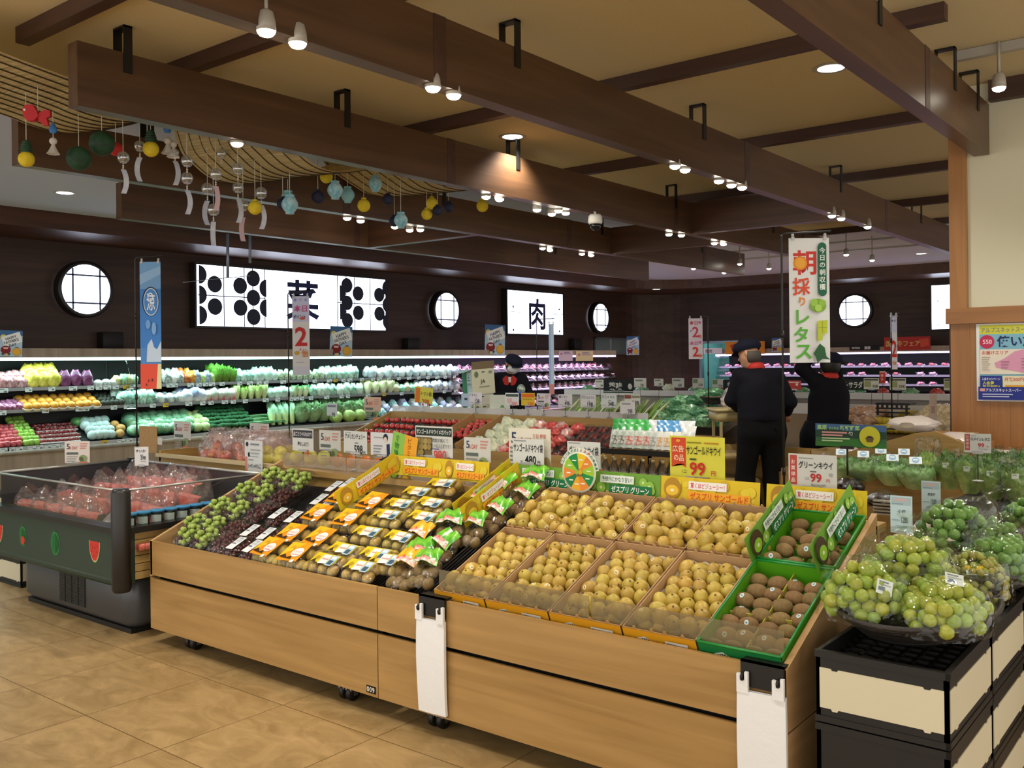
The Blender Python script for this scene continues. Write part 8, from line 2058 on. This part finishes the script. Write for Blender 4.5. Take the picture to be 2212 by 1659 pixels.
# clerk with his back to us
p = at(1640, 900, d=8.5)
m1 = thing('person', 'clerk in a navy sweater and cap with red collar, back turned', 'person', (p.x, p.y, 0), (0, 0, YAW))
look = (-.75, .55, -.25)
hc, PF = face_caps((-.065, .07, 1.655), look, (0, .2, 1), .98)
armsR = [((.17, .0, 1.44), (.285, .02, 1.22), .058, .048), ((.285, .02, 1.22), (.30, .20, 1.10), .046, .036)]
armsL = [((-.165, .02, 1.47), (-.225, .10, 1.24), .058, .048), ((-.225, .10, 1.24), (-.10, .34, 1.16), .046, .036)]
torso = [((-.10, .01, 1.43), (.12, .01, 1.42), .085, .085), ((0.0, .0, 1.36), (.02, -.01, 1.12), .145, .135), ((-.07, .0, 1.30), (-.06, 0, 1.10), .115, .115), ((.09, 0, 1.30), (.10, 0, 1.10), .115, .115)]
hips = [((-.06, 0, 1.06), (.10, 0, 1.06), .115, .115), ((-.06, 0, .96), (.11, 0, .96), .118, .118)]
legs = [((-.085, 0, .92), (-.125, .05, .52), .095, .066), ((-.125, .05, .52), (-.02, -.12, .12), .064, .046), ((.12, 0, .92), (.125, .03, .50), .098, .068), ((.125, .03, .50), (.12, .03, .10), .066, .046)]
feet = [((-.02, -.12, .06), (-.05, .06, .045), .042, .038), ((.12, .0, .05), (.12, .19, .04), .045, .038)]
body = hc + [((-.01, .02, 1.42), (-.045, .055, 1.58), .058, .054)] + armsR + armsL + torso + hips + legs + feet + hand_caps((.30, .20, 1.10), (.25, .8, -.45), (-1, 0, 0), 1.0) + hand_caps((-.10, .34, 1.16), (.5, .8, -.2), (0, 0, 1), 1.0)
shr = [c if c[0] == 'e' or c not in torso + hips + legs + feet + armsR[:1] + armsL[:1] else (c[0], c[1], c[2] * .86, c[3] * .86) for c in body]
organic('body', m1, shr, SKIN, (-.42, -.3, -.02), (.5, .62, 1.85), .0115, k=.025)
organic('sweater', m1, [(a, b, c + .012, d + .014) for a, b, c, d in torso + armsR + [((-.165, .02, 1.47), (-.225, .10, 1.24), .058, .048), ((-.225, .10, 1.24), (-.12, .31, 1.165), .046, .04)]] + [((-.06, 0, 1.06), (.10, 0, 1.06), .125, .125)], NAVYC, (-.45, -.3, .95), (.5, .5, 1.6), .012, lambda X, Y, Z: np.maximum(1.055 - Z, (Y - .155) * (X > .2) - 1.0 * (X <= .2)))
organic('trousers', m1, [(a, b, c + .018, d + .018) for a, b, c, d in hips + legs], BLK, (-.4, -.35, .05), (.45, .35, 1.12), .014, lambda X, Y, Z: .09 - Z)
organic('shoes', m1, [(a, b, c + .01, d + .012) for a, b, c, d in feet], BLK, (-.3, -.3, -.02), (.3, .35, .2), .012, lambda X, Y, Z: -Z)
flat_cap(m1, (-.068, .065, 1.665), look, (0, .15, 1), NAVY2)
organic('hair', m1, [('e', (-.055, .055, 1.645), (.093, .093, .085))], HAIRG, (-.2, -.1, 1.5), (.1, .2, 1.75), .011, lambda X, Y, Z: np.maximum(Z - 1.69, -((X + .055) * .75 + (Y - .055) * -.55 + .005)))
collar(m1, (-.015, .028, 1.515), .072, .07, -.25, REDC, .055)
mb = MB(); mb.tube([(.10, -.16, 1.0), (.2, -.05, .9), (.24, .1, .8), (.2, .2, 1.0)], .008, BLK, 6); mb.obj('apron_cord', m1)
# second clerk lifting a black tray
p = at(1785, 900, d=8.9)
m2 = thing('person', 'second clerk in black with red collar, raising one arm behind the banner', 'person', (p.x, p.y, 0), (0, 0, YAW))
look = (-.2, .9, .05)
hc, PF = face_caps((.055, .04, 1.545), look, (.1, -.05, 1), .98)
armU = [((-.085, .03, 1.40), (-.205, .08, 1.52), .056, .05), ((-.205, .08, 1.52), (-.10, .16, 1.62), .046, .036)]
armV = [((.13, .05, 1.36), (.17, .22, 1.46), .056, .048), ((.17, .22, 1.46), (.12, .22, 1.60), .044, .036)]
torso = [((-.05, .03, 1.36), (.10, .03, 1.33), .085, .085), ((.03, .02, 1.28), (.02, .0, 1.05), .135, .125), ((.085, 0, 1.25), (.07, -.02, 1.06), .12, .115), ((-.05, .02, 1.22), (-.06, 0, 1.03), .10, .10)]
hips = [((-.05, 0, .98), (.06, 0, .98), .12, .12), ((-.09, 0, .88), (.05, 0, .88), .125, .125)]
legs = [((-.11, 0, .86), (-.17, .04, .48), .10, .07), ((-.17, .04, .48), (-.2, 0, .1), .066, .046), ((.05, 0, .86), (.02, .03, .48), .10, .07), ((.02, .03, .48), (.0, 0, .1), .066, .046)]
feet = [((-.2, 0, .05), (-.22, .18, .04), .044, .038), ((0, 0, .05), (0, .19, .04), .044, .038)]
body = hc + [((.035, .03, 1.36), (.05, .035, 1.48), .055, .052)] + armU + armV + torso + hips + legs + feet + hand_caps((-.10, .16, 1.62), (.6, .2, .35), (0, 1, 0), 1.0, .8) + hand_caps((.12, .22, 1.60), (-.3, .1, .6), (0, -1, 0), 1.0, .8)
shr = [c if c[0] == 'e' or c not in torso + hips + legs + feet + armU[:1] + armV[:1] else (c[0], c[1], c[2] * .86, c[3] * .86) for c in body]
organic('body', m2, shr, SKIN, (-.4, -.3, -.02), (.42, .5, 1.8), .0115, k=.025)
organic('sweater', m2, [(a, b, c + .013, d + .014) for a, b, c, d in torso + armU + armV] + [((-.05, 0, .98), (.06, 0, .98), .13, .13)], NAVYC, (-.4, -.25, .85), (.42, .5, 1.7), .012, lambda X, Y, Z: np.maximum(.96 - Z, Z - 1.615))
organic('trousers', m2, [(a, b, c + .018, d + .018) for a, b, c, d in hips + legs], BLK, (-.42, -.25, .05), (.3, .35, 1.1), .014, lambda X, Y, Z: .09 - Z)
organic('apron', m2, [(a, b, c + .03, d + .05) for a, b, c, d in hips + legs[:1] + legs[2:3]], NAVYC, (-.42, -.3, .4), (.32, .4, 1.1), .014, lambda X, Y, Z: np.maximum(.56 - Z, Z - 1.02))
organic('shoes', m2, [(a, b, c + .01, d + .012) for a, b, c, d in feet], BLK, (-.4, -.1, -.02), (.2, .35, .2), .012, lambda X, Y, Z: -Z)
organic('hair', m2, [('e', (.055, .03, 1.55), (.097, .097, .105))], HAIR, (-.1, -.12, 1.4), (.22, .2, 1.72), .011, lambda X, Y, Z: Y - .075)
flat_cap(m2, (.055, .04, 1.545), look, (.05, -.05, 1), NAVY2)
collar(m2, (.045, .028, 1.415), .078, .075, -.1, REDC, .055)
t = thing('black_tray', 'flat black tray lifted overhead by the second clerk', 'tray', tuple(at(1790, 792, d=8.95)), (0, .18, YAW))
mb = MB(); mb.rbox(-.2, .05, .05, .2, .38, .075, .04, P('#101014', .35)); mb.rbox(-.215, .035, .068, .215, .395, .08, .05, P('#101014', .35)); mb.obj('tray', t)
# clerk facing us behind the tomatoes
p = at(1100, 860, d=12.75)
m3 = thing('person', 'masked clerk in navy cap and jacket packing vegetables behind the cartons', 'person', (p.x, p.y, 0), (0, 0, YAW))
look = (.55, -.75, -.45)
hc, PF = face_caps((.05, -.04, 1.575), look, (.1, -.15, 1), 1.0)
armA = [((-.19, .02, 1.38), (-.25, -.04, 1.14), .06, .05), ((-.25, -.04, 1.14), (.06, -.22, 1.12), .048, .036)]
armB = [((.19, .02, 1.36), (.27, -.04, 1.16), .06, .05), ((.27, -.04, 1.16), (.20, -.26, 1.22), .046, .036)]
torso = [((-.12, .02, 1.37), (.13, .02, 1.36), .085, .085), ((0, .02, 1.3), (0, .02, 1.0), .15, .14), ((-.09, .02, 1.25), (-.08, .02, 1.0), .115, .115), ((.09, .02, 1.25), (.08, .02, 1.0), .115, .115)]
hips = [((-.08, 0, .92), (.08, 0, .92), .12, .12)]
legs = [((-.1, 0, .88), (-.11, 0, .48), .095, .068), ((-.11, 0, .48), (-.11, .02, .1), .066, .046), ((.1, 0, .88), (.11, 0, .48), .095, .068), ((.11, 0, .48), (.11, .02, .1), .066, .046)]
feet = [((-.11, .02, .05), (-.12, -.16, .04), .044, .038), ((.11, .02, .05), (.12, -.16, .04), .044, .038)]
hands3 = hand_caps((.06, -.22, 1.12), (.8, -.3, .2), (0, 0, 1), 1.0, .7), hand_caps((.20, -.26, 1.22), (-.2, -.6, -.3), (-1, 0, 0), 1.0, .7)
body = hc + [((0, .02, 1.36), (.03, -.02, 1.50), .056, .054)] + armA + armB + torso + hips + legs + feet + hands3[0] + hands3[1]
shr = [c if c[0] == 'e' or c not in torso + hips + legs + feet + armA[:1] + armB[:1] else (c[0], c[1], c[2] * .86, c[3] * .86) for c in body]
organic('body', m3, shr, SKIN, (-.4, -.48, -.02), (.42, .3, 1.75), .0115, k=.025)
organic('jacket', m3, [(a, b, c + .014, d + .014) for a, b, c, d in torso + armA + armB] + [((-.08, 0, .92), (.08, 0, .92), .135, .135)], NAVYC, (-.42, -.35, .82), (.42, .3, 1.6), .012, lambda X, Y, Z: .88 - Z)
organic('gloves', m3, [(c[0], c[1], c[2] + .004, c[3] + .004, .01) for c in hands3[0] + hands3[1]], P('#2c4ab0', .4), (-.05, -.5, .95), (.4, -.1, 1.4), .008, label='blue rubber gloves')
organic('trousers', m3, [(a, b, c + .018, d + .018) for a, b, c, d in hips + legs], BLK, (-.3, -.25, .05), (.3, .3, 1.05), .014, lambda X, Y, Z: .09 - Z)
organic('shoes', m3, [(a, b, c + .01, d + .012) for a, b, c, d in feet], BLK, (-.25, -.3, -.02), (.25, .2, .2), .012, lambda X, Y, Z: -Z)
organic('hair', m3, [('e', (.045, -.03, 1.575), (.096, .096, .108))], HAIR, (-.1, -.2, 1.4), (.2, .12, 1.72), .011, lambda X, Y, Z: np.maximum((X - .05) * .55 - (Y + .04) * .75 - .02, 1.5 - Z))
organic('mask', m3, [(PF(.05, -.04, -.045), PF(.05, .04, -.045), .055, .055, .03), (PF(.085, 0, -.03), PF(.07, 0, -.08), .032, .03, .03)], P('#d4d6da', .7), (-.1, -.25, 1.4), (.25, .12, 1.7), .009, label='white face mask')
flat_cap(m3, (.05, -.04, 1.58), look, (.05, -.2, 1), NAVY2)
mb = MB()
for s in (-1, 1):
 mb.prism([(s * .01, .0), (s * .075, .03), (s * .10, .10), (s * .05, .15), (s * .02, .13)], 1, -.012, .0, REDC, TR(.01, -.125, 1.28) @ RX(.25))
mb.prism([(-.02, .0), (.02, 0), (.03, .14), (-.03, .14)], 1, -.004, .004, P('#d8d8dc', .6), TR(.01, -.120, 1.27) @ RX(.25)); mb.obj('collar', m3, label='red lapels over a white shirt')
mb = MB(); mb.ball((0, 0, 0), (.06, .05, .07), P('#5a7a62', .4, second='#c8d4cc', nscale=30, coat=.4), 14, 9); mb.obj('vegetable_bag', label='wrapped vegetable held in the blue gloves', cat='bagged vegetables', loc=m3.matrix_basis @ Vector((.15, -.30, 1.25)) if False else tuple(Matrix.Translation(m3.location) @ RZ(YAW) @ Vector((.16, -.31, 1.24))))
# == PAPER AND GLASS DECORATIONS UNDER THE BEAMS
def sudare_mat():
 m, nt, b, L = shader('straw_blind')
 tc = nt.nodes.new('ShaderNodeUVMap'); mp = nt.nodes.new('ShaderNodeMapping'); mp.inputs['Scale'].default_value = (3.0, 260.0, 1.0)
 L(tc.outputs[0], mp.inputs['Vector'])
 n = nt.nodes.new('ShaderNodeTexNoise'); n.inputs['Scale'].default_value = 1.0; n.inputs['Detail'].default_value = 2; L(mp.outputs[0], n.inputs['Vector'])
 rp = nt.nodes.new('ShaderNodeValToRGB'); rp.color_ramp.elements[0].position = .3; rp.color_ramp.elements[1].position = .7
 rp.color_ramp.elements[0].color = (*srgb('#b09a62'), 1); rp.color_ramp.elements[1].color = (*srgb('#f0e2b4'), 1)
 L(n.outputs['Fac'], rp.inputs['Fac']); L(rp.outputs[0], b.inputs['Base Color']); b.inputs['Roughness'].default_value = .55
 t = nt.nodes.new('ShaderNodeBsdfTranslucent'); L(rp.outputs[0], t.inputs[0])
 mx = nt.nodes.new('ShaderNodeMixShader'); mx.inputs[0].default_value = .45
 out = nt.nodes['Material Output']; L(b.outputs[0], mx.inputs[1]); L(t.outputs[0], mx.inputs[2]); L(mx.outputs[0], out.inputs[0])
 return m
STRAW = sudare_mat(); STRING = P('#3d2f18', .8)
def blind(prof, x0, x1, lab):
 """straw blind sagging along Y: prof is a list of (y, z)"""
 t = thing('straw_blind', lab, 'straw blind')
 def cr(u):
  k = u * (len(prof) - 1); i = min(int(k), len(prof) - 2); f = k - i
  p0 = prof[max(i - 1, 0)]; p1 = prof[i]; p2 = prof[i + 1]; p3 = prof[min(i + 2, len(prof) - 1)]
  q = lambda a, b_, c, d: .5 * (2 * b_ + (c - a) * f + (2 * a - 5 * b_ + 4 * c - d) * f * f + (3 * b_ - a - 3 * c + d) * f ** 3)
  return q(p0[0], p1[0], p2[0], p3[0]), q(p0[1], p1[1], p2[1], p3[1])
 nu, nv = 8, 60
 mb = MB(); vs = []
 for j in range(nv + 1):
  y, z = cr(j / nv)
  for i in range(nu + 1):
   u = i / nu
   vs.append((x0 + (x1 - x0) * u, y + .02 * math.sin(u * 7), z - .07 * u))
 fs = [(j * (nu + 1) + i, j * (nu + 1) + i + 1, (j + 1) * (nu + 1) + i + 1, (j + 1) * (nu + 1) + i) for j in range(nv) for i in range(nu)]
 mb.add(vs, fs, STRAW, True)
 o = mb.obj('straw_sheet', t)
 uv = o.data.uv_layers.new(name='UVMap')
 for lp in o.data.loops:
  k = lp.vertex_index; uv.data[lp.index].uv = ((k % (nu + 1)) / nu, (k // (nu + 1)) / nv)
 mb = MB()
 for i in range(11):
  u = .03 + .094 * i
  pts = []
  for j in range(0, nv + 1, 2):
   y, z = cr(j / nv); pts.append((x0 + (x1 - x0) * u, y + .02 * math.sin(u * 7), z - .07 * u - .004))
  mb.tube(pts, .0042, STRING, 4)
 mb.obj('binding_strings', t)
 mb = MB(); y, z = cr(0); y2, z2 = cr(1)
 for (a, b_) in ((y, z), (y2, z2)): mb.tube([(x0, a, b_), (x1, a, b_ - .07)], .012, STRAW, 6)
 mb.obj('end_rod', t)
 return t
blind([(1.5, 3.46), (2.2, 3.34), (2.72, 3.265), (2.89, 3.23), (3.05, 3.215), (3.21, 3.23), (3.41, 3.30), (3.58, 3.39)], -6.4, -5.15, 'straw blind sagging at the left above the paper pineapple')
blind([(3.97, 3.40), (4.03, 3.24), (4.13, 3.16), (4.25, 3.09), (4.4, 3.06), (4.61, 3.08), (4.96, 3.18), (5.24, 3.27), (5.48, 3.37)], -6.4, -5.15, 'straw blind sagging in the middle behind the glass wind chimes')
blind([(5.40, 3.42), (5.48, 3.34), (5.75, 3.23), (5.98, 3.17), (6.33, 3.20), (6.89, 3.36)], -6.4, -5.15, 'straw blind at the right above the blue and yellow paper lanterns')
HX = -5.62
THREAD = P('#c9c4b4', .7)
def hang(name, px, py, lab, cat, x, group=None, up=.3):
 p = at(px, py, x=x)
 t = thing(name, lab, cat, p, (0, 0, YAW), group)
 mb = MB(); mb.tube([(0, 0, 0), (0, 0, max(.05, up))], .0022, THREAD, 5); mb.obj('thread', t)
 return t
def honeycomb(mb, prof, mat, n=36, depth=.10):
 mb.lathe(prof, mat, n, fn=lambda a, i: 1 - depth * (.5 + .5 * math.cos(a * n / 2)))
PXM = FPX
def size_m(pix, p):   # photo pixels -> metres at a point
 return pix * ((p - EYE).dot(_f)) / FPX
YEL = P('#cfb416', .7, second='#dcc62c', nscale=30); WMG = P('#12301f', .7, second='#1f4a2c', nscale=22); REDH = P('#c02a2a', .7)
BLU = P('#6fb0c4', .7, second='#bcdce0', nscale=20); NAV = P('#161c38', .7); TEAL = P('#7fb4b8', .7)
def ball_thing(px, py, pr, mat, lab, kind='ball', x=HX, up=.35, cat='paper lantern', name='paper_lantern', group=None):
 p = at(px, py, x=x); R = size_m(pr, p)
 t = hang(name, px, py, lab, cat, x, group, up + R)
 if kind == 'ball':
  prof = [(R * math.sin(PI * i / 14), -R * math.cos(PI * i / 14)) for i in range(15)]
 elif kind == 'lantern':
  prof = [(R * .55, -R * 1.12), (R * .5, -R * 1.02)] + [(R * (.5 + .5 * math.sin(PI * i / 12)), -R * .95 + R * 1.9 * i / 12) for i in range(13)] + [(R * .5, R * 1.02), (R * .6, R * 1.15)]
 else:   # balloon with a short neck
  prof = [(R * math.sin(PI * i / 14), -R * math.cos(PI * i / 14)) for i in range(13)] + [(R * .34, R * 1.0), (R * .42, R * 1.16)]
 mb = MB(); honeycomb(mb, prof, mat, 28, .09); mb.obj('honeycomb_body', t)
 return t, R
for i, (px, py, pr, mat, lab) in enumerate(((170, 342, 26, WMG, 'dark green honeycomb watermelon ball, lower of two'), (220, 310, 27, WMG, 'dark green honeycomb watermelon ball, higher of two'), (250, 322, 15, REDH, 'red honeycomb ball peeking out behind the green watermelon ball'))):
 ball_thing(px, py, pr, mat, lab, 'ball', HX - (.12 if i == 2 else 0), .2, 'paper ornament', 'paper_watermelon')
for px, py, lab in ((57, 340, 'yellow paper pineapple at the left end of the decorations'), (326, 318, 'yellow paper pineapple beside the glass wind chimes')):
 t, R = ball_thing(px, py + 4, 17, YEL, lab, 'ball', HX, .35, 'paper ornament', 'paper_pineapple')
 mb = MB(); R2 = R * .78
 for k in range(5):
  z = R * .85 + k * R * .28
  mb.lathe([(R2 * .35, z - .012), (R2 * (1 - .12 * abs(k - 1)), z + .006), (R2 * .4, z + .02)], P('#163a22', .7), 20, fn=lambda a, i: 1 + .12 * math.cos(9 * a), caps=False)
 mb.obj('leaf_crown', t, label='dark green paper crown')
lant = [(551, 449, 15, YEL, 'neck', 'yellow paper lantern left of the pale blue pair'), (611, 440, 13, NAV, 'neck', 'navy paper lantern half behind the pale blue pair'), (622, 432, 17, TEAL, 'lantern', 'pale blue paper lantern behind its twin'), (626, 442, 18, BLU, 'lantern', 'pale blue paper lantern in front of its twin'),
  (687, 426, 14, NAV, 'neck', 'navy paper lantern left of the high yellow one'), (705, 382, 14, YEL, 'neck', 'yellow paper lantern close under the beam'), (724, 411, 17, BLU, 'lantern', 'pale blue paper lantern, left of a touching pair'), (751, 421, 15, TEAL, 'lantern', 'pale teal paper lantern, right of a touching pair'),
  (786, 444, 14, YEL, 'neck', 'yellow paper lantern right of the pale blue touching pair'), (811, 397, 15, BLU, 'lantern', 'pale blue paper lantern before the right straw blind'), (838, 431, 12, NAV, 'neck', 'navy paper lantern under the right straw blind'), (852, 478, 12, NAV, 'neck', 'navy paper lantern behind the lowest blue one'),
  (866, 476, 15, BLU, 'lantern', 'pale blue paper lantern hanging lowest'), (922, 463, 12, YEL, 'neck', 'yellow paper lantern, lower of the two before navy ones'), (933, 440, 13, YEL, 'neck', 'yellow paper lantern, higher of the two before navy ones'), (945, 455, 11, NAV, 'neck', 'navy paper lantern beside the two yellow ones'), (969, 448, 12, NAV, 'neck', 'navy paper lantern at the right of the group'), (1042, 445, 13, YEL, 'neck', 'yellow paper lantern alone beside the twin spotlights')]
for i, (px, py, pr, mat, kind, lab) in enumerate(lant):
 ball_thing(px, py, pr, mat, lab, kind, HX - .1 * (i % 3) + (.12 if 'front of' in lab else 0), .30, group='paper lanterns')
t = hang('paper_goldfish', 82, 250, 'red paper goldfish hanging before the left straw blind', 'paper ornament', -5.5, None, .2)
mb = MB(); s = size_m(1, t.location)
def fish(pts, d): mb.prism([(a * s, -b * s) for a, b in pts], 1, -d, d, P('#b8202c', .7))
fish([(-30, -12), (-24, -22), (-8, -22), (0, -10), (4, 2), (-6, 12), (-20, 12), (-28, 2)], .02); fish([(0, -2), (16, -12), (28, -10), (28, 2), (20, 6), (24, 22), (14, 22), (4, 12)], .012); mb.obj('paper_body', t)
mb = MB(); mb.ball((-.065, -.022, .03), .008, P('#e8e4dc', .5), 10, 6); mb.obj('eye', t)
def teru(px, py, lab, drop):
 p = at(px, py, x=HX); s = size_m(1, p)
 t = hang('rain_charm_doll', px, py, lab, 'paper ornament', HX, None, .2)
 mb = MB(); mb.ball((0, 0, 8 * s), 8 * s, P('#c9c4bc', .8), 14, 9); mb.lathe([(3 * s, 1 * s), (5 * s, -4 * s), (9 * s, -14 * s), (13 * s, -20 * s)], P('#c9c4bc', .8), 24, fn=lambda a, i: 1 + .12 * math.cos(7 * a) * (i > 1), caps=False); mb.obj('cloth_doll', t)
 if drop:
  mb = MB(); mb.lathe([(0, 24 * s), (7 * s, 26 * s), (9 * s, 33 * s), (6 * s, 41 * s), (0, 50 * s)], P('#2a6aa8', .6), 18, sx=1, sy=.45); mb.obj('paper_drop', t, label='blue paper drop')
teru(115, 313, 'white cloth rain charm doll under a blue paper drop', True); teru(362, 312, 'white cloth rain charm doll under the beam, higher one', True); teru(374, 320, 'white cloth rain charm doll under the beam, lower one', False)
GLS = film('#eef4f8', .30, .03, 0.0, haze=.06, hazecol='#dfe6f0'); PAPW = P('#c9ccd4', .6, second='#aeb8d0', nscale=18); PAPP = P('#c4a8b0', .6)
chimes = [(266, 340, 13, 268, 392, 1), (302, 316, 12, 318, 375, 1), (378, 330, 9, 372, 355, 1), (404, 348, 13, 385, 345, 0), (404, 385, 13, 420, 430, 1), (448, 408, 13, 412, 442, 1), (466, 376, 13, 480, 388, 2), (461, 453, 13, 464, 508, 3), (478, 332, 11, 476, 352, 0), (514, 364, 13, 500, 372, 0), (514, 405, 12, 472, 430, 1), (525, 443, 13, 520, 466, 2), (564, 417, 13, 568, 478, 1)]
for i, (px, py, pr, sx_, sy_, kind) in enumerate(chimes):
 x = HX - .12 * (i % 3)
 p = at(px, py, x=x); R = size_m(pr, p)
 t = hang('glass_wind_chime', px, py, 'clear glass wind chime, %s counted from the left of the chime cluster' % nth(i + 1), 'wind chime', x, 'glass wind chimes', .25 + R)
 mb = MB(); mb.lathe([(R * math.sin(PI * (i2 + 2.2) / 14), -R * math.cos(PI * (i2 + 2.2) / 14)) for i2 in range(12)] + [(R * .12, R * 1.02), (0, R * 1.06)], GLS, 22, caps=False)
 mb.lathe([(R * .52, -R * .90), (R * .50, -R * .86), (R * .56, -R * .80)], P('#d8dde2', .2), 22, caps=False); mb.obj('glass_bell', t)
 mb = MB(); mb.tube([(0, 0, R), (0, 0, -R * 2.0)], .002, THREAD, 5)
 for q in (1.4, 1.75): mb.ball((0, 0, -R * q), .006, P('#d8d4c8', .3), 8, 6)
 mb.obj('bead_cord', t)
 if kind:
  mb = MB(); L = size_m(52, p); wd = size_m(11, p); c0 = -R * 2.0
  cv = (.0, 1.0, .6, .25)[kind] * (1 if i % 2 else -1)
  mb.grid(lambda u, v: ((u - .5) * wd * .8 + cv * .5 * L * (v * v - v) * 1.0, (u - .5) * wd * .6, c0 - v * L), 3, 12, PAPP if kind == 2 else PAPW)
  mb.obj('paper_strip', t)
p = at(486, 590, d=12.0)
mb = MB()
for px in (492, 540):
 a = at(px, 505, d=12.0); b = at(px, 600 if px < 500 else 568, d=12.0)
 mb.tube([tuple(a - p), tuple(b - p)], .018, P('#7d8794', .4, .5), 6)
a = at(395, 610, d=12.0); b = at(492, 600, d=12.0); c = at(540, 596, d=12.0)
mb.tube([tuple(a - p), tuple(b - p), tuple(c - p)], .005, P('#8a94a8', .4, .5), 5)
mb.obj('hanging_sign_frame', label='thin grey metal hanging frame before the long lit sign', cat='frame', loc=p)
